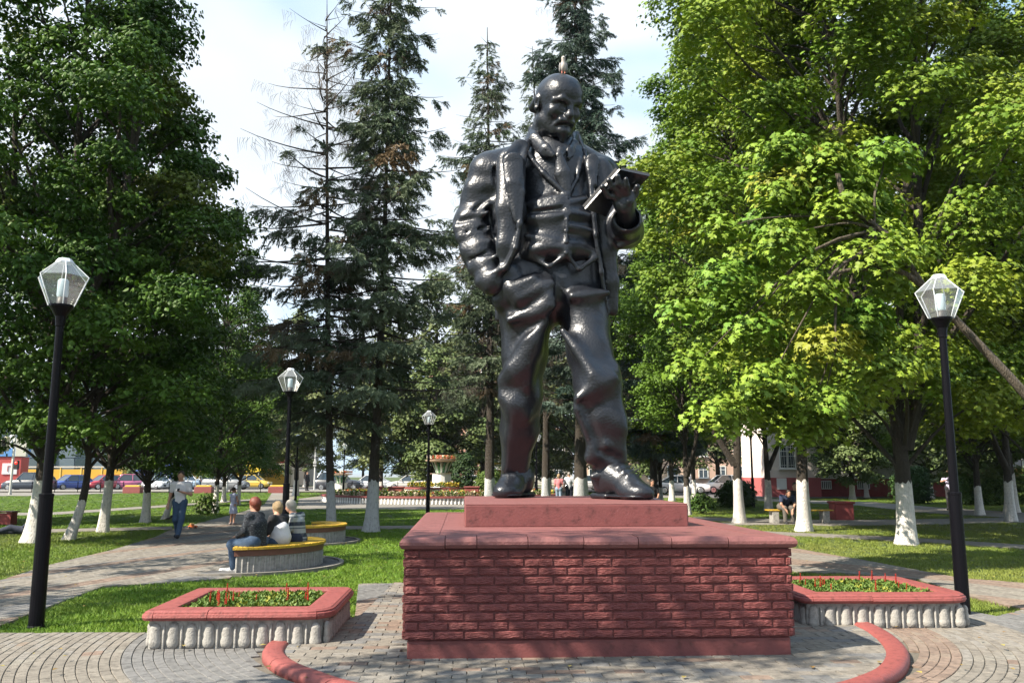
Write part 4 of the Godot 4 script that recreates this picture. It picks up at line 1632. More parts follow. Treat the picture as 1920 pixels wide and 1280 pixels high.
func whitewash(root: Node3D, line: Array, r: float, flare: float, top: float, h1: float, m: Material) -> void:
	# limewash on the foot of the trunk with a brushed upper edge
	var st := begin()
	var keep := rng.state
	var pts := curve(line, 8)
	var rings := []
	var n := 18
	for k in 9:
		var t := k / 8.0
		var ring := []
		for j in n:
			var a := -TAU * j / n
			var h := h1 * t
			if k == 8:
				h += rng.randf_range(-0.07, 0.07)
			# walk up the centre line to that height
			var c: Vector3 = pts[0]
			var f := 0.0
			for i in pts.size() - 1:
				if pts[i + 1].y - pts[0].y >= h:
					f = (h - (pts[i].y - pts[0].y)) / maxf(0.001, pts[i + 1].y - pts[i].y)
					c = pts[i].lerp(pts[i + 1], f)
					f = (i + f) / (pts.size() - 1)
					break
			var rad := r * lerpf(1.0, top, pow(f, 0.9)) * (1.0 + (flare - 1.0) * exp(-h * 3.2))
			var lob := 1.0 + 0.11 * exp(-h * 2.6) * sin(a * 4.0 + r * 40.0) + 0.05 * sin(a * 3.0 + h * 2.1)
			ring.append(c + Vector3(cos(a), 0, sin(a)) * (rad * (lob + 0.03) + 0.004))
		rings.append(ring)
	skin(st, rings, true, false, false)
	part("whitewash", done(st), m, root)
	rng.state = keep


# one broadleaved tree; shape lists [height, radius] of the crown
func broadleaf(o: Node3D, line: Array, r: float, shape: Array, n: int, kind: String, per_m2: float, ta: Color, tb: Color, wash := 1.4, forks: Array = [], odd := Color(0, 0, 0, 0), odd_share := 0.0, bough := 1.25) -> void:
	var st := begin()
	trunk_tube(st, line, r, 1.3, 0.22)
	var pts := curve(line, 8)
	var main_line := pts.duplicate()
	for f: Array in forks:
		trunk_tube(st, f[0], f[1], 1.0, 0.25, 9)
		pts.append_array(curve(f[0], 4))
	var boughs := []
	var lobe := rng.randf() * TAU
	var h0: float = shape[0][0]
	var h1: float = shape[-1][0]
	for i in n:
		var t := (i + 0.5) / n
		var h := lerpf(h0, h1, pow(t, 0.9))
		var rad := 0.0
		for k in shape.size() - 1:
			if h >= shape[k][0]:
				rad = lerpf(shape[k][1], shape[k + 1][1], (h - shape[k][0]) / (shape[k + 1][0] - shape[k][0]))
		var axis: Vector3 = pts[0]
		for p: Vector3 in main_line:
			if absf(p.y - h) < absf(axis.y - h):
				axis = p
		var a := i * 2.39996 + rng.randf_range(-0.3, 0.3)
		rad *= 0.97 + 0.20 * sin(2.0 * a + h * 0.9 + lobe) + 0.14 * sin(3.0 * a - h * 1.3 + lobe * 2.0)
		var rr := rad * sqrt(rng.randf_range(0.16, 1.0))
		var br := bough * rng.randf_range(0.65, 1.2) * clampf(rad / 3.0, 0.55, 1.0)
		rr = maxf(0.0, minf(rr, rad - br * 0.35))
		var c := Vector3(axis.x + cos(a) * rr, h + rng.randf_range(-0.3, 0.3), axis.z + sin(a) * rr)
		boughs.append([c, br, rng.randf_range(0.42, 0.62)])
		# the limb that carries it
		var from: Vector3 = pts[0]
		var best := 1.0e9
		for p: Vector3 in pts:
			var want := h - rr * 0.75 - 0.4
			var e := absf(p.y - want) + 0.5 * Vector2(p.x - c.x, p.z - c.z).length()
			if p.y > 1.6 and e < best:
				best = e
				from = p
		if rr > 0.3:
			limb(st, from, c, clampf(0.02 + rr * 0.016, 0.025, r * 0.5), 0.012, 0.10, 5)
	part("trunk", done(st), M.bark, o)
	if wash > 0.0:
		whitewash(o, line, r, 1.3, 0.22, wash, M.whitewash)
	foliage(o, boughs, kind, per_m2, ta, tb, odd, odd_share)


func needle_mesh() -> ArrayMesh:
	# a drooping spruce spray: a brush of fine twiglets along a stem
	var r := RandomNumberGenerator.new()
	r.seed = 31
	var st := begin()
	st.set_smooth_group(-1)
	for k in 34:
		var t := (k + 0.5) / 34.0
		var c := Vector3(t * 0.34, -0.10 * t * t, 0)
		var side := -1.0 if k % 2 else 1.0
		var l := lerpf(0.17, 0.07, t) * r.randf_range(0.6, 1.25)
		var d := Vector3(r.randf_range(0.35, 1.1), r.randf_range(-0.9, 0.25), side * r.randf_range(0.1, 1.0)).normalized()
		var w := d.cross(Vector3(r.randfn(), r.randfn(), r.randfn())).normalized() * r.randf_range(0.009, 0.014)
		tri(st, c - w * 0.5, c + w * 0.5, c + d * l * 0.55 + w)
		tri(st, c - w * 0.5, c + d * l * 0.55 + w, c + d * l * 0.55 - w)
		tri(st, c + d * l * 0.55 - w, c + d * l * 0.55 + w, c + d * l)
	return done(st)


func twig_mesh() -> ArrayMesh:
	# bare hanging twigs of a dead bough
	var r := RandomNumberGenerator.new()
	r.seed = 71
	var st := begin()
	for k in 7:
		var a := Vector3(k * 0.06, 0, 0)
		var d := Vector3(r.randf_range(0.1, 0.6), r.randf_range(-1.0, -0.25), r.randf_range(-0.8, 0.8)).normalized()
		tube(st, [a, a + d * 0.18, a + d * 0.34 + Vector3(r.randf_range(-0.06, 0.06), -0.05, r.randf_range(-0.06, 0.06))], [0.0045, 0.0035, 0.0015], 3, false)
	return done(st)


# live: [height, share of boughs with needles]
func spruce(o: Node3D, line: Array, r: float, h0: float, whorls: int, reach: Array, live: Array, ta: Color, tb: Color, wash: Material = null, rust := 0.05, dense := 1.0) -> void:
	var st := begin()
	trunk_tube(st, line, r, 1.3, 0.06, 10)
	var pts := curve(line, 8)
	var top: float = pts[-1].y
	var places := []
	var tints := PackedColorArray()
	var bare := []
	var bare_t := PackedColorArray()
	for w in whorls:
		var t := float(w) / whorls
		var h := lerpf(h0, top - 0.4, t)
		var c: Vector3 = pts[0]
		for i in pts.size() - 1:
			if pts[i].y <= h and pts[i + 1].y > h:
				c = pts[i].lerp(pts[i + 1], (h - pts[i].y) / (pts[i + 1].y - pts[i].y))
		var most := 0.0
		for k in reach.size() - 1:
			if h >= reach[k][0]:
				most = lerpf(reach[k][1], reach[k + 1][1], clampf((h - reach[k][0]) / (reach[k + 1][0] - reach[k][0]), 0, 1))
		var share := 1.0
		for k in live.size() - 1:
			if h >= live[k][0]:
				share = lerpf(live[k][1], live[k + 1][1], clampf((h - live[k][0]) / (live[k + 1][0] - live[k][0]), 0, 1))
		var n := 5 if most > 1.2 else 4
		for b in n:
			var a := TAU * b / n + w * 1.9 + rng.randf_range(-0.35, 0.35)
			var l := most * rng.randf_range(0.42, 1.12)
			var d := Vector3(cos(a), 0, sin(a))
			var s := Vector3(-d.z, 0, d.x)
			var dip := rng.randf_range(0.16, 0.42) * clampf((top - h) / (top * 0.55), 0.0, 1.2) - 0.12
			var from := c + Vector3(0, rng.randf_range(-0.25, 0.25), 0)
			var bow := []
			for k in 7:
				var u := k / 6.0
				bow.append(from + d * l * u + Vector3(0, -dip * l * u + 0.30 * l * u * u * u * 0.5, 0) + s * l * 0.06 * sin(u * 3.0 + a))
			var br := clampf(0.012 + 0.011 * l, 0.012, 0.055)
			tube(st, bow, [br, br * 0.85, br * 0.7, br * 0.56, br * 0.42, br * 0.3, br * 0.15], 4, false)
			var green := rng.randf() < share
			var own := ta.lerp(tb, rng.randf())
			if rng.randf() < rust:
				own = own.lerp(Color(0.16, 0.09, 0.05), 0.7)
			var steps := int(l / 0.20) + 2
			var gap := rng.randf() * 9.0
			for k in steps:
				var u := lerpf(0.16 if green else 0.25, 1.0, (k + rng.randf()) / steps)
				var i := mini(int(u * 6.0), 5)
				var p: Vector3 = bow[i].lerp(bow[i + 1], u * 6.0 - i)
				var wide := l * 0.26 * (1.15 - u) + 0.10
				var per := int((1.8 + wide * 4.6) * dense + rng.randf()) if green else (1 if rng.randf() < 0.55 else 0)
				if green and sin(u * l * 3.1 + gap) < -0.45:
					per = 0
				for q in per:
					var off := rng.randf_range(-1, 1)
					var pp := p + s * off * wide + Vector3(0, -absf(off) * wide * 0.35 - rng.randf() * 0.16, 0) + d * rng.randf_range(-0.1, 0.1)
					var dir := (d * 0.8 + s * off * 1.2).normalized()
					var bs := Basis(dir, Vector3.UP, dir.cross(Vector3.UP).normalized()) * Basis(Vector3.BACK, rng.randf_range(-1.0, 0.1)) * Basis(Vector3.RIGHT, rng.randf_range(-0.6, 0.6))
					var sc := rng.randf_range(0.8, 1.35) * clampf(0.7 + wide, 0.8, 1.15)
					var xf := Transform3D(bs * Basis.from_scale(Vector3.ONE * sc), pp)
					if green:
						places.append(xf)
						var v := rng.randf_range(0.75, 1.25)
						tints.append(Color(own.r * v, own.g * v, own.b * v))
					else:
						bare.append(xf)
						bare_t.append(Color(0.11, 0.092, 0.078) * rng.randf_range(0.7, 1.2))
	part("trunk", done(st), M.bark, o)
	if wash:
		whitewash(o, line, r, 1.3, 0.06, 1.45, wash)
	if places.size():
		scatter("crown", needle(), M.needle, places, tints, o)
	if bare.size():
		scatter("bare_twigs", twig(), M.petal, bare, bare_t, o)


func needle() -> ArrayMesh:
	if not sprays.has("needle"):
		sprays["needle"] = needle_mesh()
	return sprays["needle"]


func twig() -> ArrayMesh:
	if not sprays.has("twig"):
		sprays["twig"] = twig_mesh()
	return sprays["twig"]


func tree_thing(called: String, label: String, at: Vector3, group: String, turn := 0.0) -> Node3D:
	return thing(called, label, "tree", at, turn, group)


func build_trees() -> void:
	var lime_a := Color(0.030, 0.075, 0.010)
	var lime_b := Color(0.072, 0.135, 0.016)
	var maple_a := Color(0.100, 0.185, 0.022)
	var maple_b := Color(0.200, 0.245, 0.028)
	var rusty := Color(0.30, 0.26, 0.035)
	var left := "whitewashed broadleaved trees along the left lawn"
	var right := "whitewashed broadleaved trees on the right lawn"
	var V := func(x: float, y: float, z: float) -> Vector3: return Vector3(x, y, z)

	# --- spruces in the middle
	var sa := Color(0.058, 0.088, 0.050)
	var sb := Color(0.125, 0.160, 0.098)
	var mid := "tall spruces behind the statue"
	var t := tree_thing("spruce_tree", "tall spruce with a bare dead top and grey whitewashed foot", Vector3(-5.244, 0, -25.742), mid)
	spruce(t, [V.call(0, 0, 0), V.call(-0.22, 4.5, 0.05), V.call(-0.50, 11, -0.1), V.call(-0.66, 16.6, 0.0)], 0.138, 3.2, 29, [[3, 2.4], [6, 2.9], [9.5, 3.0], [12, 2.2], [15, 1.3], [17, 0.5]], [[3, 0.9], [7, 0.78], [9, 0.45], [11, 0.22], [12.5, 0.03], [17, 0.0]], sa, sb, M.whitewash_grey, 0.10, 1.1)
	t = tree_thing("spruce_tree", "biggest spruce, thick leaning trunk with grey whitewash, left of the statue", Vector3(-4.062, 0, -25.508), mid)
	spruce(t, [V.call(0, 0, 0), V.call(0.10, 3.5, 0), V.call(0.20, 9, 0), V.call(0.24, 20.5, 0)], 0.19, 4.2, 36, [[4, 2.9], [7, 2.7], [11, 2.25], [15, 1.65], [18, 1.2], [20.5, 0.5]], [[3, 0.30], [6, 0.55], [9, 0.88], [20, 1.0]], sa, sb, M.whitewash_grey, 0.12, 1.2)
	t = tree_thing("spruce_tree", "slender spruce half hidden behind the statue's left leg and arm", V.call(-1.02, 0, -40), mid)
	spruce(t, [V.call(0, 0, 0), V.call(0, 8, 0), V.call(-0.2, 23.4, 0)], 0.27, 5.5, 36, [[4, 2.6], [9, 2.9], [14, 2.7], [19, 1.7], [23.4, 0.3]], [[3, 0.6], [9, 0.85], [23, 1.0]], sa, sb, M.whitewash_grey, 0.10, 1.1)
	t = tree_thing("spruce_tree", "narrow spruce rising behind the statue's head on its left side", V.call(1.72, 0, -45), mid)
	spruce(t, [V.call(0, 0, 0), V.call(0, 8, 0), V.call(-0.6, 25.0, 0)], 0.25, 5.5, 36, [[4, 2.2], [9, 2.3], [16, 1.9], [20, 1.3], [25, 0.3]], [[3, 0.3], [9, 0.8], [25, 1.0]], sa, sb, M.whitewash_grey, 0.10, 1.1)
	t = tree_thing("spruce_tree", "broad bluish spruce towering behind the statue's head and book", V.call(2.95, 0, -38), mid)
	spruce(t, [V.call(0, 0, 0), V.call(0.05, 8, 0), V.call(0.0, 27.0, 0)], 0.34, 5.0, 50, [[5, 2.7], [9, 3.1], [16, 3.1], [21, 2.2], [27, 0.4]], [[3, 0.12], [8, 0.8], [27, 1.0]], Color(0.040, 0.072, 0.054), Color(0.088, 0.125, 0.098), M.whitewash_grey, 0.04, 1.6)
	t = tree_thing("spruce_tree", "low blue spruce with pale drooping boughs right of the statue's legs", V.call(7.1, 0, -44), mid)
	spruce(t, [V.call(0, 0, 0), V.call(0, 6, 0), V.call(0.0, 17.0, 0)], 0.24, 3.0, 36, [[3, 3.0], [7, 3.2], [12, 2.2], [17, 0.3]], [[3, 0.75], [9, 0.95], [17, 1.0]], Color(0.048, 0.082, 0.066), Color(0.105, 0.145, 0.120), null, 0.04, 1.3)

	# --- left row: limes along the path
	var tall := [[2.5, 2.4], [4.5, 3.5], [7, 3.8], [10.2, 3.4], [12.4, 2.8], [15, 1.7], [18.5, 0.4]]
	var l1 := tree_thing("lime_tree", "thick broadleaved tree nearest on the left, broad whitewashed foot beside the lamp", Vector3(-11.628, 0, -21.589), left)
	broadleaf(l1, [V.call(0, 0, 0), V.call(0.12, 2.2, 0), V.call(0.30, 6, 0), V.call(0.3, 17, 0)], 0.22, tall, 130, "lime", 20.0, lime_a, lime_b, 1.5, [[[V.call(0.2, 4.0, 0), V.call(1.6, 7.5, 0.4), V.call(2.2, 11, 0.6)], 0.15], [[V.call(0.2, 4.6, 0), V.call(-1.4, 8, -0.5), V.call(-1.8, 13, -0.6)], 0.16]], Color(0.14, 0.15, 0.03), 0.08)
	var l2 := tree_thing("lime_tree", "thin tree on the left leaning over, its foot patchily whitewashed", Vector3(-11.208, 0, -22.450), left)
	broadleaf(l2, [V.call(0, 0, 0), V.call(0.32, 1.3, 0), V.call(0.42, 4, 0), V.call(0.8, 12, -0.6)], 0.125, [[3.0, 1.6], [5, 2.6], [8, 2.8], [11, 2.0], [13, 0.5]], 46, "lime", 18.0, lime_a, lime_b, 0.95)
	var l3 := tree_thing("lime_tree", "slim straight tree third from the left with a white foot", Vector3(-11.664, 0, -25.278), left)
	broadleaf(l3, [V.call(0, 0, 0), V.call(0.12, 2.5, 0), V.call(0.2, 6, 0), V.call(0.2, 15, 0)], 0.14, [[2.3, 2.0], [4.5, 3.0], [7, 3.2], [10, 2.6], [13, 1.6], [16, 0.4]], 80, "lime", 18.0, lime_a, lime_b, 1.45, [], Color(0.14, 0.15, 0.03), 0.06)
	var l4 := dup(l1, Vector3(-12.496, 0, -30.180), 2.1, "tall straight tree behind the walking man, clean white foot on the lawn", 0.68)
	var l5 := dup(l3, Vector3(-12.604, 0, -37.471), 1.2, "dark trunked tree with a long white foot beside the flowering shrub", 0.82)
	var l6 := tree_thing("rowan_tree", "small twin stemmed tree with whitewashed stems close to the walking man", Vector3(-12.670, 0, -32.271), left)
	broadleaf(l6, [V.call(0, 0, 0), V.call(0.25, 1.0, 0), V.call(0.35, 2.5, 0), V.call(0.2, 6, 0)], 0.10, [[1.9, 1.0], [3, 1.6], [4.6, 1.5], [6.4, 0.4]], 26, "lime", 18.0, lime_b, maple_a, 0.8, [[[V.call(0.1, 0, 0.1), V.call(0.55, 0.5, 0.1), V.call(0.45, 2.4, 0.1), V.call(0.9, 4.6, 0.1)], 0.085]], Color(0.35, 0.06, 0.03), 0.08, 0.8)
	for s: Array in [[l3, Vector3(-14.6, 0, -47), 0.4, "far left lawn tree beyond the girl, its crown over the path", 0.72], [l1, Vector3(-19.5, 0, -29), 4.0, "big tree at the left edge, its dark crown behind the traffic light", 0.9], [l3, Vector3(-17.1, 0, -45), 2.6, "unlit dark trunk right behind the walking man", 0.7], [l1, Vector3(-17.0, 0, -52), 5.0, "tall far tree left of the path, before the yellow fence", 0.62]]:
		dup(s[0], s[1], s[2], s[3], s[4])

	# --- right lawn: maples
	var broad := [[3.4, 2.5], [5.5, 3.7], [8, 4.2], [11, 4.1], [14, 3.5], [17, 2.4], [20.5, 0.6]]
	var r4 := tree_thing("maple_tree", "stout forked maple with a broad bright white foot right of the pedestal", Vector3(9.294, 0, -20.946), right)
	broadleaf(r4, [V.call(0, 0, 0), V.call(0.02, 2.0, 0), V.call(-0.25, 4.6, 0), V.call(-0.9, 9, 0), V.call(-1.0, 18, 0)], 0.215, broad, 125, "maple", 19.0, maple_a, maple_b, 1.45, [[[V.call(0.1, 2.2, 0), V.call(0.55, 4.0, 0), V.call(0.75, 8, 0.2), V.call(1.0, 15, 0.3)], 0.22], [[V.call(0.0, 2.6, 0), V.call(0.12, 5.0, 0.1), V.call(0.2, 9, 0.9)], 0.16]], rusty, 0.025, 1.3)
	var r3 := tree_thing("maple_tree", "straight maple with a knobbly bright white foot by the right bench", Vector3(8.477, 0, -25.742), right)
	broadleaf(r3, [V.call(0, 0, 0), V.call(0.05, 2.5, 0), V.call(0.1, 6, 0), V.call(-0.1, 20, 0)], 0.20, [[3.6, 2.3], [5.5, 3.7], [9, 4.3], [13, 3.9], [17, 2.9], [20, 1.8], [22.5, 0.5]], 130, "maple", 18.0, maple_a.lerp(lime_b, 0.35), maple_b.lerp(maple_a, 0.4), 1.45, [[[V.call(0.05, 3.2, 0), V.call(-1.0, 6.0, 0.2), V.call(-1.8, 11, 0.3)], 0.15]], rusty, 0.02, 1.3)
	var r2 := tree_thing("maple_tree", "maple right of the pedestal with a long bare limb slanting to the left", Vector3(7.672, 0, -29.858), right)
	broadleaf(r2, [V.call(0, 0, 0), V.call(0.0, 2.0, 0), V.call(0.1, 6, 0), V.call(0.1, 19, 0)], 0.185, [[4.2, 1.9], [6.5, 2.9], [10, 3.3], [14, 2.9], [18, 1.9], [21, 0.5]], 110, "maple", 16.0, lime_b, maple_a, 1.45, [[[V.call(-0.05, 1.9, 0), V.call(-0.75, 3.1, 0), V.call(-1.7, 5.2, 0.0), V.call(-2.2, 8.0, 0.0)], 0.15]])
	var r1 := dup(r2, Vector3(7.050, 0, -35.559), 1.9, "maple with a white foot directly behind the pedestal's right end", 0.8)
	dup(r3, Vector3(7.551, 0, -44.687), 2.4, "dark trunked maple farther back beyond the man in black", 0.66)
	dup(r2, Vector3(11.677, 0, -40.172), 3.6, "slim shaded maple with a grey white foot behind the right bench", 0.95)
	dup(r3, Vector3(22.780, 0, -58.901), 0.8, "leaning maple standing close before the red based building", 0.8)
	dup(r4, Vector3(24.761, 0, -61.514), 2.2, "unpainted dark trunk close before the red based building", 0.72)
	dup(r3, Vector3(18.813, 0, -35.559), 4.2, "forked tree in front of the clipped hedge at right", 0.78)
	dup(r4, Vector3(14.6, 0, -24.0), 3.4, "tree with a whitewashed foot cut by the right picture edge", 0.95)
	dup(r2, Vector3(17.5, 0, -31.0), 0.5, "tree behind the hedge side at the far right", 0.95)
	dup(r3, Vector3(9.8, 0, -54.0), 1.4, "shaded maple behind the white cars right of the statue", 0.85)
	dup(r2, Vector3(12.0, 0, -58.0), 5.1, "far maple between the car park and the building", 0.85)
	# the maple whose long arm reaches in from the right edge
	var arm := tree_thing("maple_tree", "maple leaning in from the right edge, long bent arm with drooping bright leaves", V.call(10.4, 0, -14.2), right)
	var ast := begin()
	var bent := [V.call(0, 0, 0), V.call(-0.6, 1.2, 0), V.call(-1.9, 2.75, 0.1), V.call(-2.9, 3.95, 0.1), V.call(-3.6, 4.75, 0.1), V.call(-3.95, 5.4, 0.1), V.call(-4.25, 5.75, 0.05), V.call(-4.7, 6.15, 0.0), V.call(-4.85, 6.7, 0.0)]
	trunk_tube(ast, bent, 0.115, 1.5, 0.38, 9)
	limb(ast, V.call(-3.6, 4.75, 0.1), V.call(-5.1, 4.9, 0.3), 0.06, 0.03, 0.12)
	limb(ast, V.call(-5.1, 4.9, 0.3), V.call(-5.2, 3.6, 0.4), 0.03, 0.015, 0.02)
	limb(ast, V.call(-3.95, 5.4, 0.1), V.call(-5.4, 4.6, 0.5), 0.05, 0.02, 0.15)
	var bl := []
	for i in 44:
		var a := i * 2.4
		var h := lerpf(2.5, 7.4, (i + 0.5) / 44.0)
		var rad := 2.0 * sqrt(clampf(1.0 - pow((h - 4.9) / 2.9, 2.0), 0.05, 1.0))
		var rr := rad * sqrt(rng.randf_range(0.1, 1.0))
		var c := V.call(-5.3 + cos(a) * rr + (h - 5.0) * 0.25, h, -0.75 + sin(a) * rr * 0.55)
		bl.append([c, rng.randf_range(0.42, 0.75), 0.5])
		if i % 3 == 0:
			limb(ast, V.call(-4.3, 5.7, 0.05), c, 0.03, 0.008, 0.1, 4)
	part("trunk", done(ast), M.bark_pale, arm)
	foliage(arm, bl, "maple", 38.0, Color(0.10, 0.21, 0.030), Color(0.215, 0.295, 0.036), rusty, 0.03)

	# --- trees outside the picture that throw their shade into it
	var shade := tree_thing("lime_tree", "tree left of the square that shades the pedestal front", Vector3(-6.7, 0, -3.6), "trees near the photographer's side of the square")
	broadleaf(shade, [V.call(0, 0, 0), V.call(0.1, 2.5, 0), V.call(0.1, 5, 0), V.call(0, 9.5, 0)], 0.16, [[4.2, 1.0], [6, 1.9], [8, 2.0], [10.2, 0.5]], 26, "lime", 9.0, lime_a, lime_b, 1.3)
	for s: Array in [[Vector3(-13.0, 0, -8.0), 2.0, 1.0, "tree left of the square that shades the paved path"], [Vector3(-10.5, 0, -13.6), 4.0, 0.9, "tree beyond the left picture edge beside the lawn"], [Vector3(-5.4, 0, 2.2), 3.0, 1.0, "tree behind the viewer that shades the plaza"], [Vector3(-9.0, 0, 0.4), 1.0, 1.1, "second tree behind the viewer on the left"], [Vector3(1.5, 0, 5.5), 5.0, 1.0, "tree behind the viewer on the square"], [Vector3(11.5, 0, -5.0), 3.0, 1.1, "tree right of the square beyond the picture edge"]]:
		dup(shade, s[0], s[1], s[3], s[2])

	# --- background trees across the street and along it
	var back := "trees along the far side of the park"
	var f1 := tree_thing("far_tree", "round pale tree with a white foot behind the far flower bed, beside the tall urn", V.call(-5.3, 0, -61.0), back)
	broadleaf(f1, [V.call(0, 0, 0), V.call(0, 3, 0), V.call(0, 8, 0)], 0.22, [[1.6, 2.0], [3.5, 3.2], [6, 3.3], [8.5, 2.2], [10.5, 0.5]], 60, "far", 13.0, Color(0.075, 0.115, 0.040), Color(0.13, 0.17, 0.065), 1.3, [], Color(0, 0, 0, 0), 0.0, 1.1)
	var f2 := tree_thing("far_tree", "weeping birch with hanging pale leaves left of the spruces", V.call(-16.2, 0, -66.0), back)
	broadleaf(f2, [V.call(0, 0, 0), V.call(0, 4, 0), V.call(0, 12, 0)], 0.22, [[2.0, 2.2], [4.5, 3.4], [8, 3.2], [11, 2.2], [14, 0.5]], 70, "far", 12.0, Color(0.08, 0.11, 0.045), Color(0.14, 0.165, 0.07), 1.2, [], Color(0, 0, 0, 0), 0.0, 1.1)
	for s: Array in [[f2, Vector3(-9.4, 0, -63), 1.1, 0.9, "birch with a white foot between the spruce trunks"], [f1, Vector3(-6.9, 0, -78), 2.2, 0.85, "bright green tree behind the silver car"], [f2, Vector3(0.4, 0, -80), 0.4, 1.3, "tall pale birch seen behind the statue's left hip"], [f1, Vector3(3.4, 0, -79), 2.9, 0.9, "bushy tree seen between the statue's legs"],
		[f2, Vector3(-24.5, 0, -104), 3.3, 0.9, "dark round tree across the street left of the path"], [f1, Vector3(-31, 0, -106), 5.3, 1.0, "tree across the street beside the yellow sign"], [f1, Vector3(-37.5, 0, -110), 1.9, 1.1, "tree across the street behind the crossing sign"], [f2, Vector3(-19.0, 0, -112), 0.2, 0.95, "tree across the street behind the dark parked car"],
		[f1, Vector3(-13.5, 0, -118), 0.8, 0.9, "low far tree across the street between the spruces"], [f2, Vector3(8.6, 0, -84), 4.4, 1.2, "leafy tree behind the statue's right leg"], [f1, Vector3(13.5, 0, -82), 2.6, 1.25, "tree across the car park behind the white cars"], [f2, Vector3(19.0, 0, -81), 3.9, 1.2, "tree behind the car park towards the white building"],
		[f1, Vector3(24.5, 0, -78), 0.9, 1.2, "tree beside the pink house behind the car park"], [f2, Vector3(-3.0, 0, -112), 2.0, 1.0, "far tree across the street left of the statue"], [f1, Vector3(4.5, 0, -114), 1.0, 1.1, "far tree across the street straight behind the statue"], [f2, Vector3(14, 0, -112), 4.0, 1.1, "far tree across the street right of the statue"],
		[f1, Vector3(-44, 0, -104), 3.0, 1.2, "far tree beside the glass building at left"], [f1, Vector3(34, 0, -60), 2.0, 1.5, "tall tree before the white building at the far right"], [f2, Vector3(27, 0, -44), 1.0, 1.2, "leafy tree right of the hedge"], [f2, Vector3(-6.2, 0, -71), 5.5, 1.3, "tall pale birch filling the gap left of the statue's hip"], [f2, Vector3(-2.2, 0, -66), 2.7, 1.15, "pale birch between the thick spruce and the statue's left leg"], [f2, Vector3(5.2, 0, -68), 1.9, 1.2, "leafy birch behind the statue's right knee"], [f1, Vector3(22.0, 0, -57), 3.9, 0.8, "low crowned tree before the white wing of the building"], [f1, Vector3(28.3, 0, -59.5), 0.3, 0.85, "low crowned tree before the middle of the white building"], [f1, Vector3(21.5, 0, -38), 1.6, 1.25, "leafy tree over the clipped hedge"]]:
		dup(s[0], s[1], s[2], s[4], s[3])


# ---------------------------------------------------------------- grass

func build_grass() -> void:
	var st := begin()
	st.set_smooth_group(-1)
	var r := RandomNumberGenerator.new()
	r.seed = 2
	for k in 16:
		var a := r.randf() * TAU
		var c := Vector3(cos(a), 0, sin(a)) * r.randf_range(0.0, 0.07)
		var lean := Vector3(r.randf_range(-1, 1), 0, r.randf_range(-1, 1)) * 0.03
		var w := Vector3(cos(a * 3.0), 0, sin(a * 3.0)) * 0.0035
		var h := r.randf_range(0.022, 0.05)
		tri(st, c - w, c + w, c + lean + Vector3(0, h, 0))
	var blade := done(st)
	var boxes := []
	for h: PackedVector2Array in hard:
		var q := Rect2(h[0], Vector2.ZERO)
		for v in h:
			q = q.expand(v)
		boxes.append(q)
	var n := FastNoiseLite.new()
	n.seed = 40
	n.frequency = 0.16
	n.fractal_octaves = 4
	var places := []
	var tints := PackedColorArray()
	for k in 150000:
		var d := exp(lerpf(log(7.5), log(84.0), rng.randf()))
		var x := rng.randf_range(-0.66, 0.66) * d
		var p := Vector2(x, -d)
		var skip := false
		for i in hard.size():
			if boxes[i].has_point(p) and Geometry2D.is_point_in_polygon(p, hard[i]):
				skip = true
				break
		if skip:
			continue
		var g := n.get_noise_2d(p.x, p.y)
		# the right lawn is drier and trodden
		var dry := clampf((p.x - 1.5) * 0.12, 0.0, 0.55) * (1.0 if d < 34.0 else 0.5) + 0.35 * g
		if p.x < -8.0 and d < 27.0:
			dry += 0.35
		if dry > 0.35 and rng.randf() < dry * 0.55:
			continue
		var s := rng.randf_range(0.7, 1.25) * (0.85 + d / 34.0)
		places.append(Transform3D(Basis(Vector3.UP, rng.randf() * TAU) * Basis.from_scale(Vector3(s, s * rng.randf_range(0.6, 1.0) / (0.8 + d / 60.0), s)), Vector3(p.x, 0.0, p.y)))
		var c := Color(0.085, 0.180, 0.018).lerp(Color(0.155, 0.245, 0.026), rng.randf())
		c = c.lerp(Color(0.20, 0.195, 0.055), clampf(dry, 0.0, 0.8))
		tints.append(c)
	scatter("grass", blade, M.grass, places, tints)
	# small weeds and fallen leaves on the paving
	var lst := begin()
	lst.set_smooth_group(-1)
	tri(lst, Vector3(-0.03, 0.004, 0), Vector3(0.0, 0.012, 0.02), Vector3(0.035, 0.004, 0))
	tri(lst, Vector3(-0.03, 0.004, 0), Vector3(0.035, 0.004, 0), Vector3(0.0, 0.010, -0.022))
	var leaf := done(lst)
	places = []
	tints = PackedColorArray()
	for k in 260:
		var d := rng.randf_range(6.8, 22.0)
		places.append(Transform3D(Basis(Vector3.UP, rng.randf() * TAU).scaled(Vector3.ONE * rng.randf_range(0.6, 1.3)), Vector3(rng.randf_range(-0.62, 0.62) * d, 0.075 if absf(d - 8.0) < 1.2 else 0.05, -d)))
		tints.append(Color(0.30, 0.26, 0.08).lerp(Color(0.22, 0.13, 0.05), rng.randf()))
	scatter("fallen_leaves", leaf, M.grass, places, tints)



# ---------------------------------------------------------------- people

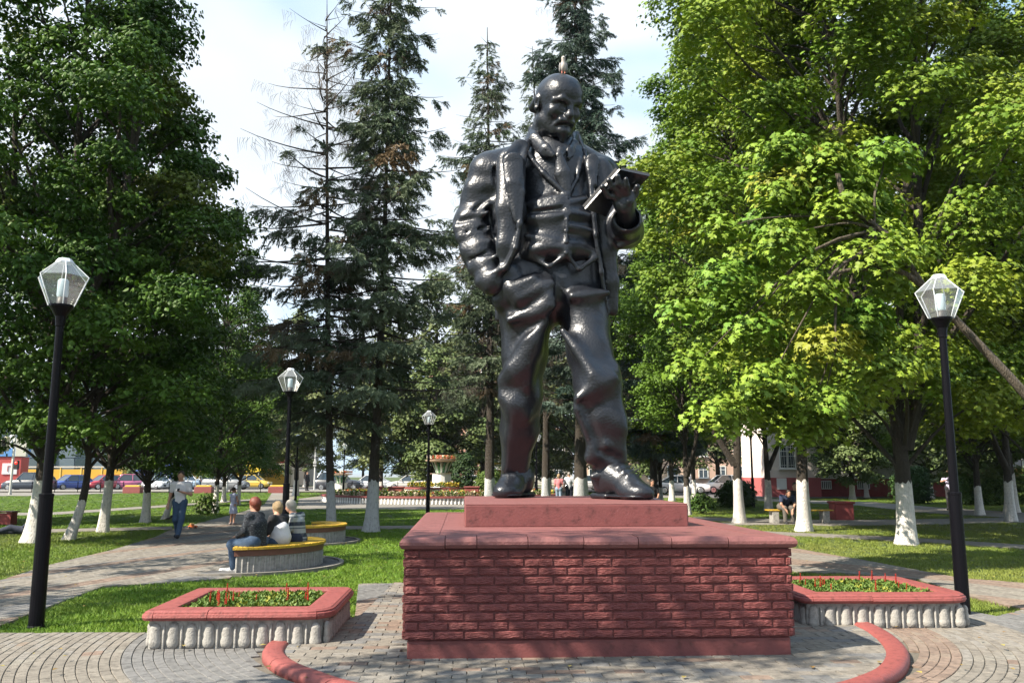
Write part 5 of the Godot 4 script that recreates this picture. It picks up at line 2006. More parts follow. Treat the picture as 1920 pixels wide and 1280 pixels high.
# joints of a standing adult 1.75 m tall, facing +z; «+» is the left side of the body (x > 0)
func joints(over: Dictionary) -> Dictionary:
	var j := {"pelvis": Vector3(0, 0.95, 0), "chest": Vector3(0, 1.27, 0), "neck": Vector3(0, 1.46, -0.01), "head": Vector3(0, 1.62, 0.02), "face": Vector3(0, 0, 1)}
	for s: String in ["+", "-"]:
		var x := 1.0 if s == "+" else -1.0
		j["sh" + s] = Vector3(0.185 * x, 1.405, -0.01)
		j["el" + s] = Vector3(0.235 * x, 1.12, -0.02)
		j["wr" + s] = Vector3(0.235 * x, 0.87, 0.06)
		j["hand" + s] = Vector3(0.225 * x, 0.78, 0.09)
		j["hip" + s] = Vector3(0.09 * x, 0.92, 0)
		j["kn" + s] = Vector3(0.10 * x, 0.50, 0.02)
		j["an" + s] = Vector3(0.105 * x, 0.09, -0.02)
		j["toe" + s] = Vector3(0.13 * x, 0.045, 0.15)
	j.merge(over, true)
	return j


func person(o: Node3D, tall: float, over: Dictionary, look: Dictionary, cell := 0.021) -> void:
	var j := joints(over)
	var f: float = tall / 1.75
	var build: float = look.get("build", 1.0)
	for k: String in j:
		if k != "face":
			j[k] = j[k] * f
	var fw: Vector3 = j.face.normalized()
	var rt := Vector3.UP.cross(fw).normalized()
	var hb := Basis(rt, fw.cross(rt), fw)
	var hd: Vector3 = j.head
	# the whole body as one skin
	var L := []
	var hs := f if tall > 1.4 else f * 1.15
	L.append(ell(hd + hb * Vector3(0, 0.03, -0.01) * hs, Vector3(0.076, 0.098, 0.094) * hs, 0.03, hb))
	L.append(ell(hd + hb * Vector3(0, -0.045, 0.025) * hs, Vector3(0.058, 0.07, 0.066) * hs, 0.04, hb))
	L.append(cone(hd + hb * Vector3(0, 0.01, 0.088) * hs, hd + hb * Vector3(0, -0.025, 0.105) * hs, 0.010 * hs, 0.014 * hs, 0.012))
	for s: float in [-1.0, 1.0]:
		L.append(cut(ell(hd + hb * Vector3(0.032 * s, 0.015, 0.10) * hs, Vector3(0.018, 0.011, 0.02) * hs, 0.01, hb)))
		L.append(ell(hd + hb * Vector3(0.077 * s, -0.005, -0.01) * hs, Vector3(0.012, 0.03, 0.02) * hs, 0.01, hb))
	L.append(cone(hd + hb * Vector3(0, -0.06, -0.02) * hs, j.neck, 0.05 * f, 0.056 * f, 0.03))
	L.append(cone(j.neck, j.chest, 0.07 * f, 0.12 * f * build, 0.05))
	L.append(cone(j.chest, j.pelvis, 0.125 * f * build, 0.125 * f * build, 0.08))
	for s: String in ["+", "-"]:
		chain(L, [j["sh" + s], j["el" + s], j["wr" + s]], [0.052 * f, 0.042 * f, 0.029 * f], 0.03)
		var w: Vector3 = j["wr" + s]
		var h: Vector3 = j["hand" + s]
		var d := (h - w).normalized()
		var side := d.cross(Vector3.UP)
		side = (Vector3.RIGHT if side.length() < 0.2 else side).normalized()
		var th := 1.0 if s == "+" else -1.0
		L.append(cone(w, w.lerp(h, 0.75), 0.030 * f, 0.036 * f, 0.02, d.cross(side), 1.5))
		for k in 4:
			var off := side * (k - 1.5) * 0.019 * f
			L.append(cone(w.lerp(h, 0.8) + off, h + d * (0.065 - 0.008 * absf(k - 1.4)) * f + off * 1.1 + fw * 0.02, 0.0105 * f, 0.009 * f, 0.008))
		L.append(cone(w.lerp(h, 0.3) - side * th * 0.03 * f, w.lerp(h, 1.0) - side * th * 0.055 * f, 0.012 * f, 0.010 * f, 0.01))
		chain(L, [j["hip" + s], j["kn" + s], j["an" + s]], [0.085 * f * build, 0.056 * f, 0.038 * f], 0.05)
		L.append(cone(j["an" + s] + Vector3(0, -0.03, 0) * f, j["toe" + s], 0.04 * f, 0.03 * f, 0.03))
	part("body", solid(L, cell * 0.9), look.skin, o)
	# top
	L = []
	L.append(cone(j.neck + Vector3(0, -0.05, 0) * f, j.chest, 0.10 * f, 0.15 * f * build, 0.08, fw, 1.15))
	var hem: float = look.get("hem", 0.0)
	L.append(cone(j.chest, j.pelvis + Vector3(0, hem, 0) * f, 0.155 * f * build, 0.155 * f * build, 0.10, fw, 1.2))
	var sl: float = look.get("sleeve", 0.5)
	for s: String in ["+", "-"]:
		L.append(cone(j.neck + Vector3(0, -0.06, 0) * f, j["sh" + s], 0.075 * f, 0.072 * f, 0.05))
		if sl > 0.0:
			var a: Vector3 = j["sh" + s]
			var e: Vector3 = j["el" + s]
			L.append(cone(a, a.lerp(e, minf(sl * 1.25, 1.0)), 0.073 * f, 0.066 * f, 0.05))
			if sl > 0.85:
				L.append(cone(e, j["wr" + s], 0.064 * f, 0.05 * f, 0.04))
	for k in 5:
		var y := lerpf(0.15, 0.9, k / 4.0)
		var c: Vector3 = j.chest.lerp(j.pelvis, y)
		L.append(cone(c + rt * 0.12 * f + fw * 0.1 * f, c - rt * 0.10 * f + fw * 0.12 * f + Vector3(0, 0.04, 0), 0.012, 0.02, 0.04))
	part(look.get("top_name", "shirt"), solid(L, cell, Vector3.ZERO, 0.006, 9.0), look.top, o)
	# below
	L = []
	if look.get("skirt", false):
		L.append(cone(j.pelvis + Vector3(0, 0.06, 0) * f, j["kn+"].lerp(j["kn-"], 0.5) + Vector3(0, 0.08, 0) * f, 0.13 * f, 0.20 * f, 0.08))
		L.append(cut(rbox(j["kn+"].lerp(j["kn-"], 0.5) - Vector3(0, 0.19, 0) * f, Vector3(0.4, 0.22, 0.4) * f, 0.01, 0.02)))
		part("skirt", solid(L, cell, Vector3.ZERO, 0.012, 8.0), look.bottom, o)
	else:
		L.append(cone(j["hip+"] + Vector3(-0.02, 0.03, 0) * f, j["hip-"] + Vector3(0.02, 0.03, 0) * f, 0.125 * f * build, 0.125 * f * build, 0.08))
		var short: bool = look.get("shorts", false)
		for s: String in ["+", "-"]:
			chain(L, [j["hip" + s], j["kn" + s]], [0.108 * f * build, 0.078 * f], 0.06)
			if not short:
				L.append(cone(j["kn" + s], j["an" + s] + Vector3(0, 0.005, 0), 0.076 * f, 0.066 * f, 0.05))
				L.append(cone(j["kn" + s] + fw * 0.06 * f + rt * 0.03, j["kn" + s] + fw * 0.05 * f - rt * 0.03 + Vector3(0, 0.03, 0), 0.02 * f, 0.02 * f, 0.04))
		part("shorts" if short else "trousers", solid(L, cell, Vector3.ZERO, 0.006, 9.0), look.bottom, o)
	for s: String in ["+", "-"]:
		L = []
		var an: Vector3 = j["an" + s]
		var toe: Vector3 = j["toe" + s]
		var d := (toe - an)
		d.y = 0
		L.append(cone(an + Vector3(0, -0.035, 0) * f - d * 0.25, toe + Vector3(0, 0.0, 0), 0.046 * f, 0.042 * f, 0.03))
		L.append(cone(an, an + d * 0.3 + Vector3(0, -0.03, 0) * f, 0.046 * f, 0.042 * f, 0.03))
		part("shoe", solid(L, cell * 0.8), look.shoe, o)
	# hair
	L = []
	L.append(ell(hd + hb * Vector3(0, 0.048, -0.022) * hs, Vector3(0.084, 0.092, 0.094) * hs, 0.02, hb))
	if look.get("hair_style", "") == "full":
		L.append(ell(hd + hb * Vector3(0, 0.03, -0.035) * hs, Vector3(0.098, 0.112, 0.105) * hs, 0.03, hb))
		L.append(cone(hd + hb * Vector3(0, -0.01, -0.06) * hs, hd + hb * Vector3(0, -0.085, -0.055) * hs, 0.075 * hs, 0.055 * hs, 0.04))
	elif look.get("hair_style", "") == "tail":
		chain(L, [hd + hb * Vector3(0, 0.05, -0.10) * hs, hd + hb * Vector3(0.02, 0.02, -0.16) * hs, hd + hb * Vector3(0.03, -0.07, -0.17) * hs], [0.03, 0.028, 0.012], 0.02)
	L.append(cut(ell(hd + hb * Vector3(0, -0.01, 0.10) * hs, Vector3(0.07, 0.085, 0.075) * hs, 0.01, hb)))
	part("hair", solid(L, cell * 0.8, Vector3.ZERO, 0.006, 22.0), look.hair, o)


func sit(over := {}) -> Dictionary:
	# seated: the base of the figure is the ground under the seat, which is 0.46 m high
	var j := {"pelvis": Vector3(0, 0.56, -0.02), "chest": Vector3(0, 0.90, 0.02), "neck": Vector3(0, 1.08, 0.05), "head": Vector3(0, 1.24, 0.09), "face": Vector3(0, -0.3, 1)}
	for s: String in ["+", "-"]:
		var x := 1.0 if s == "+" else -1.0
		j["sh" + s] = Vector3(0.18 * x, 1.03, 0.04)
		j["el" + s] = Vector3(0.24 * x, 0.77, 0.10)
		j["wr" + s] = Vector3(0.13 * x, 0.68, 0.30)
		j["hand" + s] = Vector3(0.08 * x, 0.66, 0.37)
		j["hip" + s] = Vector3(0.10 * x, 0.55, 0.0)
		j["kn" + s] = Vector3(0.13 * x, 0.53, 0.43)
		j["an" + s] = Vector3(0.13 * x, 0.09, 0.45)
		j["toe" + s] = Vector3(0.15 * x, 0.045, 0.62)
	j.merge(over, true)
	return j


func build_people() -> void:
	var skin := mat(0.40, 0.22, 0.15, 0.6)
	var jeans := surfaced(mat(0.045, 0.085, 0.155, 0.9), noise_tex(0.03, [grey(0.6), grey(1.0)], 81, 4), 0.5)
	var white := mat(0.58, 0.57, 0.60, 0.9)
	var black := mat(0.018, 0.018, 0.022, 0.9)
	var navy := mat(0.022, 0.028, 0.05, 0.9)
	var brown_hair := mat(0.035, 0.022, 0.015, 0.7)
	var grey_hair := mat(0.30, 0.28, 0.25, 0.8)
	var red_hair := mat(0.13, 0.026, 0.012, 0.6)
	var fair_hair := mat(0.28, 0.20, 0.11, 0.8)
	var floral := surfaced(mat(1, 1, 1, 0.9), noise_tex(0.045, [Color(0.07, 0.085, 0.11), Color(0.08, 0.09, 0.12), Color(0.15, 0.18, 0.22), Color(0.62, 0.63, 0.62)], 83, 3, 512), 0.8, null, 0.0, Vector3.ONE, false)
	var band := GradientTexture2D.new()
	var gr := Gradient.new()
	gr.interpolation_mode = Gradient.GRADIENT_INTERPOLATE_CONSTANT
	gr.offsets = PackedFloat32Array([0.0, 0.34, 0.5, 0.62])
	gr.colors = PackedColorArray([Color(0.16, 0.20, 0.26), Color(0.62, 0.63, 0.64), Color(0.36, 0.39, 0.43), Color(0.62, 0.63, 0.64)])
	band.gradient = gr
	band.fill_to = Vector2(0, 1)
	band.width = 8
	band.height = 128
	var striped := surfaced(mat(0.95, 0.95, 0.95, 0.9), band, 0.2, null, 0.0, Vector3.ONE, false)
	var shoe_w := mat(0.6, 0.6, 0.6, 0.7)

	# walking man
	var p := thing("person", "man in white T-shirt and blue jeans walking on the path, looking at his phone", "person", Vector3(-8.499, 0.03, -22.582), 0.16)
	person(p, 1.69, {"head": Vector3(0, 1.62, 0.05), "face": Vector3(0.1, -0.35, 1), "el+": Vector3(0.27, 1.14, 0.02), "wr+": Vector3(0.09, 1.20, 0.22), "hand+": Vector3(0.0, 1.23, 0.26),
		"el-": Vector3(-0.26, 1.14, -0.06), "wr-": Vector3(-0.30, 0.90, -0.04), "hand-": Vector3(-0.30, 0.81, 0.0),
		"kn+": Vector3(0.08, 0.50, 0.10), "an+": Vector3(0.03, 0.09, 0.20), "toe+": Vector3(0.05, 0.06, 0.37), "kn-": Vector3(-0.09, 0.49, -0.02), "an-": Vector3(-0.07, 0.14, -0.24), "toe-": Vector3(-0.09, 0.05, -0.09)},
		{"skin": skin, "top": white, "bottom": jeans, "shoe": black, "hair": brown_hair, "top_name": "shirt", "hem": 0.0, "build": 0.92}, 0.017)
	part("phone", box_mesh(Vector3(0.06, 0.11, 0.012), 0.003), black, p, Transform3D(Basis(Vector3.RIGHT, -0.9), Vector3(0.0, 1.22, 0.29)))
	# girl
	p = thing("person", "little girl in a pale blue dress with a dark ponytail standing on the path", "person", Vector3(-8.972, 0.03, -28.406), 2.6)
	person(p, 1.18, {"el+": Vector3(0.25, 1.12, 0.05), "wr+": Vector3(0.10, 0.98, 0.22), "hand+": Vector3(0.03, 0.96, 0.26), "el-": Vector3(-0.25, 1.12, 0.05), "wr-": Vector3(-0.10, 0.98, 0.22), "hand-": Vector3(-0.03, 0.96, 0.26)},
		{"skin": skin, "top": mat(0.42, 0.46, 0.62, 0.9), "bottom": mat(0.40, 0.44, 0.60, 0.9), "shoe": mat(0.25, 0.2, 0.2, 0.8), "hair": brown_hair, "hair_style": "tail", "skirt": true, "sleeve": 0.0, "top_name": "dress_top", "build": 0.85}, 0.02)
	# three on the curved bench, backs to us
	p = thing("person", "seated woman with short red hair, dark patterned blouse and jeans, back turned", "person", Vector3(-4.34, 0.0, -15.02), -1.90)
	person(p, 1.58, sit({"head": Vector3(0, 1.25, 0.06), "an+": Vector3(0.13, 0.09, 0.36)}), {"skin": skin, "top": floral, "bottom": jeans, "shoe": shoe_w, "hair": red_hair, "hair_style": "full", "sleeve": 1.0, "build": 1.42, "hem": -0.04, "top_name": "blouse"}, 0.017)
	p = thing("person", "person on the curved bench in black jacket over a white top, between the two others", "person", Vector3(-4.06, 0.0, -15.50), -2.1)
	person(p, 1.50, sit({"head": Vector3(-0.05, 1.22, 0.16), "neck": Vector3(0, 1.06, 0.10), "chest": Vector3(0, 0.88, 0.05)}), {"skin": skin, "top": black, "bottom": jeans, "shoe": black, "hair": fair_hair, "hair_style": "full", "sleeve": 1.0, "build": 1.1, "hem": 0.18, "top_name": "jacket"}, 0.017)
	var L := [cone(Vector3(0, 0.68, 0.0), Vector3(0, 0.56, -0.02), 0.165, 0.185, 0.06)]
	part("white_top", solid(L, 0.018, Vector3.ZERO, 0.008, 10.0), white, p)
	p = thing("person", "grey haired person in a striped sweater seated at the far end of the bench", "person", Vector3(-3.86, 0.0, -16.02), -1.8)
	person(p, 1.52, sit({"head": Vector3(0.02, 1.22, 0.20), "neck": Vector3(0, 1.06, 0.12), "chest": Vector3(0, 0.88, 0.05)}), {"skin": skin, "top": striped, "bottom": navy, "shoe": black, "hair": grey_hair, "hair_style": "full", "sleeve": 1.0, "build": 1.15, "hem": 0.04, "top_name": "sweater"}, 0.017)
	# beyond the pedestal
	p = thing("person", "woman in a pink top and light jeans walking between the statue's feet", "person", Vector3(2.45, 0, -46.0), 3.0)
	person(p, 1.64, {"kn+": Vector3(0.1, 0.5, 0.08), "an+": Vector3(0.1, 0.09, 0.1)}, {"skin": skin, "top": mat(0.52, 0.18, 0.20, 0.9), "bottom": mat(0.22, 0.30, 0.40, 0.9), "shoe": shoe_w, "hair": fair_hair, "hair_style": "full"}, 0.03)
	p = thing("person", "man in a white shirt and dark shorts beside the woman in pink", "person", Vector3(3.0, 0, -46.2), 3.1)
	person(p, 1.74, {}, {"skin": skin, "top": mat(0.55, 0.58, 0.64, 0.9), "bottom": navy, "shoe": shoe_w, "hair": grey_hair, "shorts": true}, 0.03)
	p = thing("person", "man in a rust brown top close beside the statue's right shoe", "person", Vector3(6.3, 0, -46.5), 0.4)
	person(p, 1.62, {}, {"skin": skin, "top": mat(0.14, 0.045, 0.03, 0.9), "bottom": black, "shoe": black, "hair": brown_hair}, 0.03)
	p = thing("person", "man in a black T-shirt sitting behind the plinth, looking down at his hands", "person", Vector3(5.75, 0, -36.2), 0.2)
	person(p, 1.82, sit(), {"skin": skin, "top": black, "bottom": navy, "shoe": black, "hair": brown_hair, "build": 1.1}, 0.026)
	p = thing("person", "person in blue jeans standing beside the white parked cars", "person", Vector3(14.9, 0.03, -74.0), 0.5)
	person(p, 1.7, {}, {"skin": skin, "top": white, "bottom": mat(0.08, 0.16, 0.34, 0.9), "shoe": black, "hair": brown_hair}, 0.036)
	p = thing("person", "person in a white top on the far pavement left of the path", "person", Vector3(-28.2, 0.13, -79.5), 2.0)
	person(p, 1.72, {}, {"skin": skin, "top": white, "bottom": jeans, "shoe": black, "hair": brown_hair}, 0.036)
	p = thing("person", "person dressed in black by the end of the long path", "person", Vector3(-18.6, 0.13, -79.8), 1.0)
	person(p, 1.72, {}, {"skin": skin, "top": black, "bottom": black, "shoe": black, "hair": brown_hair, "sleeve": 1.0}, 0.036)
	p = thing("person", "person bending forward on the right bench in dark blue clothes", "person", Vector3(9.12, 0, -29.7), 0.1)
	person(p, 1.74, sit({"chest": Vector3(0, 0.80, 0.22), "neck": Vector3(0, 0.92, 0.38), "head": Vector3(0, 1.00, 0.50), "sh+": Vector3(0.18, 0.90, 0.34), "sh-": Vector3(-0.18, 0.90, 0.34), "el+": Vector3(0.24, 0.66, 0.42), "el-": Vector3(-0.24, 0.66, 0.42), "wr+": Vector3(0.1, 0.45, 0.52), "wr-": Vector3(-0.1, 0.45, 0.52), "hand+": Vector3(0.07, 0.36, 0.54), "hand-": Vector3(-0.07, 0.36, 0.54)}), {"skin": skin, "top": mat(0.02, 0.03, 0.07, 0.9), "bottom": mat(0.10, 0.09, 0.08, 0.9), "shoe": black, "hair": brown_hair, "sleeve": 0.5}, 0.026)
	p = thing("person", "person in black sitting upright on the right bench beside the bending one", "person", Vector3(9.55, 0, -29.75), -0.2)
	person(p, 1.74, sit(), {"skin": skin, "top": black, "bottom": mat(0.06, 0.06, 0.07, 0.9), "shoe": black, "hair": brown_hair, "sleeve": 1.0}, 0.026)
	p = thing("person", "person in a pale lilac top and dark trousers seen beside the right lamp post", "person", Vector3(20.0, 0.02, -40.2), -0.6)
	person(p, 1.86, {"el-": Vector3(-0.30, 1.20, 0.08), "wr-": Vector3(-0.12, 1.25, 0.25), "hand-": Vector3(-0.05, 1.28, 0.28)}, {"skin": skin, "top": mat(0.48, 0.44, 0.60, 0.9), "bottom": black, "shoe": black, "hair": brown_hair, "sleeve": 0.5}, 0.028)
	p = thing("person", "person sitting on the grass behind the nearest left tree, dark legs stretched out", "person", Vector3(-13.077, 0, -23.982), -1.45)
	person(p, 1.74, {"pelvis": Vector3(0, 0.16, 0), "chest": Vector3(0, 0.50, -0.14), "neck": Vector3(0, 0.70, -0.18), "head": Vector3(0, 0.86, -0.16), "sh+": Vector3(0.18, 0.64, -0.17), "sh-": Vector3(-0.18, 0.64, -0.17), "el+": Vector3(0.25, 0.36, -0.12), "el-": Vector3(-0.25, 0.36, -0.12), "wr+": Vector3(0.14, 0.24, 0.08), "wr-": Vector3(-0.14, 0.24, 0.08), "hand+": Vector3(0.1, 0.24, 0.16), "hand-": Vector3(-0.1, 0.24, 0.16),
		"hip+": Vector3(0.1, 0.14, 0.02), "hip-": Vector3(-0.1, 0.14, 0.02), "kn+": Vector3(0.13, 0.22, 0.42), "kn-": Vector3(-0.12, 0.12, 0.44), "an+": Vector3(0.14, 0.08, 0.82), "an-": Vector3(-0.13, 0.08, 0.86), "toe+": Vector3(0.17, 0.20, 0.93), "toe-": Vector3(-0.16, 0.20, 0.97)}, {"skin": skin, "top": navy, "bottom": navy, "shoe": black, "hair": brown_hair, "sleeve": 1.0}, 0.026)



# ---------------------------------------------------------------- benches, far flower bed, shrubs

func arc_line(r: float, a0: float, a1: float, n: int) -> Array:
	var out := []
	for i in n + 1:
		var a := lerpf(a0, a1, float(i) / n)
		out.append(Vector2(cos(a), sin(a)) * r)
	return out


func curved_bench(o: Node3D, r: float, width: float, a0: float, a1: float) -> void:
	var seg := 26
	var mid := r - width * 0.5
	var st := begin()
	sweep(st, arc_line(mid, a0 + 0.03, a1 - 0.03, seg), [Vector2(-width * 0.40, -0.03), Vector2(-width * 0.40, 0.30), Vector2(width * 0.40, 0.30), Vector2(width * 0.40, -0.03)], false, 0)
	part("concrete_base", done(st), M.concrete, o)
	st = begin()
	for k in 34:     # shallow ribs cast in the outer face
		var a := lerpf(a0 + 0.05, a1 - 0.05, k / 33.0)
		var c := Vector3(cos(a), 0, sin(a)) * (mid + width * 0.40)
		tube(st, [c + Vector3(0, -0.02, 0), c + Vector3(0, 0.29, 0)], [0.022, 0.022], 6)
	part("rib_facing", done(st), M.concrete, o).set_meta("kind", "stuff")
	st = begin()
	sweep(st, arc_line(mid, a0 + 0.01, a1 - 0.01, seg), [Vector2(-width * 0.45, 0.301), Vector2(-width * 0.45, 0.405), Vector2(width * 0.45, 0.405), Vector2(width * 0.45, 0.301)], false, 0)
	part("seat_frame", done(st), M.brown_wood, o)
	# seat boards side by side across the ring
	var n := 40
	for k in n:
		var b0 := lerpf(a0, a1, float(k) / n) + 0.0018
		var b1 := lerpf(a0, a1, (k + 1.0) / n) - 0.0018
		var r0 := mid - width * 0.52
		var r1 := mid + width * 0.52 + rng.randf_range(-0.004, 0.006)
		st = begin()
		prism(st, PackedVector2Array([Vector2(cos(b0), sin(b0)) * r0, Vector2(cos(b0), sin(b0)) * r1, Vector2(cos(b1), sin(b1)) * r1, Vector2(cos(b1), sin(b1)) * r0]), 0.4055, 0.452 + rng.randf_range(-0.002, 0.002), 0.006)
		part("seat_board", done(st), M.yellow_wood, o)


func bench_apron(called: String, at: Vector3, r: float, a0: float, a1: float) -> void:
	# paved strip and kerb on the lawn side of a bench
	var st := begin()
	var line := arc_line(r, a0, a1, 30)
	var inside := arc_line(r - 0.75, a1, a0, 30)
	prism(st, PackedVector2Array(line + inside), -0.02, 0.038)
	var o := struct(called, done(st), M.asphalt)
	o.position = at
	st = begin()
	sweep(st, line, [Vector2(-0.04, -0.02), Vector2(-0.04, 0.065), Vector2(0.04, 0.065), Vector2(0.04, -0.02)], false, 0)
	var k := struct("bench_kerb", done(st), M.path_far)
	k.position = at
	var h := PackedVector2Array()
	for v: Vector2 in line + inside:
		h.append(v + Vector2(at.x, at.z))
	hard.append(h)


func build_benches() -> void:
	var c1 := Vector3(-4.89, 0, -16.12)
	bench_apron("bench_apron", c1, 1.78, -1.15, 1.75)
	var b := thing("curved_bench", "curved concrete bench with yellow board seat where three people sit", "bench", c1, 0.0, "curved benches with yellow seats")
	curved_bench(b, 1.47, 0.54, -0.84, 1.38)
	var c2 := Vector3(-5.35, 0, -21.6)
	bench_apron("bench_apron", c2, 1.6, -1.4, 1.7)
	b = thing("curved_bench", "curved yellow bench farther along the path, behind the seated people", "bench", c2, 0.0, "curved benches with yellow seats")
	curved_bench(b, 1.30, 0.50, -1.2, 1.5)
	b = thing("park_bench", "long bench with yellow seat in the shade right of the pedestal, two people on it", "bench", Vector3(9.7, 0, -29.85))
	for k in 4:
		part("seat_board", box_mesh(Vector3(2.2, 0.04, 0.10), 0.006), M.yellow_wood, b, Transform3D(Basis(), Vector3(0, 0.44, -0.18 + 0.12 * k)))
	for s: float in [-0.85, 0.85]:
		part("support", box_mesh(Vector3(0.22, 0.45, 0.42), 0.01), M.concrete, b, Transform3D(Basis(), Vector3(s, 0.195, 0)))
	b = thing("park_bench", "dark red bench cut by the left picture edge beyond the first tree", "bench", Vector3(-16.916, 0, -28.636))
	for k in 4:
		part("seat_board", box_mesh(Vector3(1.7, 0.04, 0.10), 0.006), M.brown_wood, b, Transform3D(Basis(), Vector3(0, 0.44, -0.18 + 0.12 * k)))
	part("front_panel", box_mesh(Vector3(1.6, 0.36, 0.06), 0.01), M.plaster_red, b, Transform3D(Basis(), Vector3(0, 0.22, 0.16)))
	for s: float in [-0.7, 0.7]:
		part("support", box_mesh(Vector3(0.2, 0.45, 0.30), 0.01), M.plaster_red, b, Transform3D(Basis(), Vector3(s, 0.195, -0.04)))
	b = thing("garden_bench", "plain wooden bench under the man in the black T-shirt", "bench", Vector3(5.75, 0, -36.25))
	part("seat_board", box_mesh(Vector3(1.5, 0.05, 0.40), 0.006, Vector3(0, 0.435, 0)), M.brown_wood, b)
	for s: float in [-0.6, 0.6]:
		part("support", box_mesh(Vector3(0.12, 0.42, 0.34), 0.01), M.concrete, b, Transform3D(Basis(), Vector3(s, 0.20, 0)))
	b = thing("litter_bin", "square dark red litter bin with a wider lid right of the shaded bench", "bin", Vector3(11.890, 0, -31.902))
	part("box", box_mesh(Vector3(0.66, 0.60, 0.66), 0.02, Vector3(0, 0.29, 0)), M.plaster_red, b)
	part("lid", box_mesh(Vector3(0.76, 0.08, 0.76), 0.02, Vector3(0, 0.63, 0)), M.plaster_red, b)
	b = thing("toy", "small orange toy lying on the path beside the walking man", "toy", Vector3(-9.610, 0.034, -26.681))
	var ts := begin()
	box(ts, Vector3(0, 0.05, 0), Vector3(0.26, 0.07, 0.13), 0.02)
	part("body", done(ts), mat(0.55, 0.13, 0.03, 0.5), b)
	part("cab", box_mesh(Vector3(0.12, 0.06, 0.11), 0.015, Vector3(-0.03, 0.115, 0)), mat(0.60, 0.30, 0.12, 0.5), b)
	for s: Array in [[-0.08, 0.065], [0.08, 0.065], [-0.08, -0.065], [0.08, -0.065]]:
		var w := begin()
		lathe(w, [Vector2(0, -0.012), Vector2(0.03, -0.012), Vector2(0.03, 0.012), Vector2(0, 0.012)], 10)
		part("wheel", done(w), M.rubber, b, Transform3D(Basis(Vector3.RIGHT, PI * 0.5), Vector3(s[0], 0.028, s[1])))

	# --- great round flower bed with a tall urn
	var cb := Vector3(-4.4, 0, -55.0)
	var bed := thing("round_flower_bed", "great round flower bed with red rim on a ribbed white wall behind the lawn", "flower bed", cb)
	var st := begin()
	sweep(st, arc_line(7.2, 0, TAU, 72), [Vector2(0.10, -0.03), Vector2(0.10, 0.34), Vector2(-0.12, 0.34), Vector2(-0.12, -0.03)], true, 0)
	part("wall", done(st), M.concrete, bed)
	st = begin()
	sweep(st, arc_line(7.2, 0, TAU, 72), [Vector2(0.16, 0.341), Vector2(0.17, 0.40), Vector2(0.12, 0.44), Vector2(-0.18, 0.44), Vector2(-0.18, 0.341)], true, 0)
	part("rim", done(st), M.red_rim, bed)
	var bst := begin()
	lathe(bst, [Vector2(0.07, 0.0), Vector2(0.09, 0.08), Vector2(0.06, 0.2), Vector2(0.075, 0.33)], 8)
	var bal := done(bst)
	for k in 110:
		var a := lerpf(0.02, PI - 0.02, k / 109.0)
		part("baluster", bal, M.white_plain, bed, Transform3D(Basis(), Vector3(cos(a) * 7.27, 0.0, sin(a) * 7.27)))
	st = begin()
	prism(st, PackedVector2Array(arc_line(7.08, 0, TAU * 0.985, 60)), -0.02, 0.36)
	part("soil", done(st), M.dirt, bed)
	st = begin()
	sweep(st, arc_line(2.3, 0, TAU, 40), [Vector2(0.1, 0.30), Vector2(0.1, 0.74), Vector2(-0.1, 0.74), Vector2(-0.1, 0.30)], true, 0)
	part("inner_wall", done(st), M.white_plain, bed)
	st = begin()
	sweep(st, arc_line(2.3, 0, TAU, 40), [Vector2(0.15, 0.741), Vector2(0.15, 0.84), Vector2(-0.15, 0.84), Vector2(-0.15, 0.741)], true, 0)
	part("inner_rim", done(st), M.red_rim, bed)
	st = begin()
	prism(st, PackedVector2Array(arc_line(2.2, 0, TAU * 0.98, 36)), 0.3, 0.8)
	part("inner_soil", done(st), M.dirt, bed)
	var places := []
	var tints := PackedColorArray()
	for k in 5200:
		var a := rng.randf() * TAU
		var r := sqrt(rng.randf()) * 7.0
		if r > 2.15 and r < 2.45:
			continue
		var y := 0.82 if r < 2.3 else 0.37
		places.append(Transform3D(Basis(Vector3.UP, rng.randf() * TAU).scaled(Vector3.ONE * rng.randf_range(1.6, 2.6)), Vector3(cos(a) * r, y, sin(a) * r)))
		var band := fmod(r + 0.3 * sin(a * 5.0), 2.4)
		var c := Color(0.09, 0.15, 0.03)
		if r < 2.3 or band < 0.75:
			c = Color(0.42, 0.33, 0.05) if rng.randf() < 0.6 else c
		elif band < 1.5:
			c = Color(0.40, 0.09, 0.04) if rng.randf() < 0.45 else c
		else:
			c = Color(0.42, 0.37, 0.26) if rng.randf() < 0.5 else c
		tints.append(c)
	scatter("flowers", bedding_mesh(), M.petal, places, tints, bed)
	make_urn("tall white urn with green leaf bowl and flowers on top, in the round bed", cb + Vector3(0, 0.78, 0), 1.0)
	make_urn("distant small urn between the spruce trunks beyond the flower bed", Vector3(-14.8, 0.0, -76.0), 0.95)
	for s: Array in [[Vector3(-8.0, 0.37, -51.4), "red flower trough beside the thick spruce foot on the round bed"], [Vector3(-2.3, 0.37, -50.6), "red flower trough on the round bed right of the urn"], [Vector3(-6.6, 0.37, -50.2), "red square tub on the round bed left of the urn"], [Vector3(-0.9, 0.37, -50.4), "low red trough on the round bed beside the statue's left shoe"]]:
		var t := thing("flower_trough", s[1], "flower tub", s[0], 0.0, "red tubs on the round flower bed")
		part("box", box_mesh(Vector3(0.82, 0.52, 0.55), 0.03, Vector3(0, 0.25, 0)), M.red_rim, t)
		part("lip", box_mesh(Vector3(0.92, 0.08, 0.64), 0.02, Vector3(0, 0.53, 0)), M.red_rim, t)
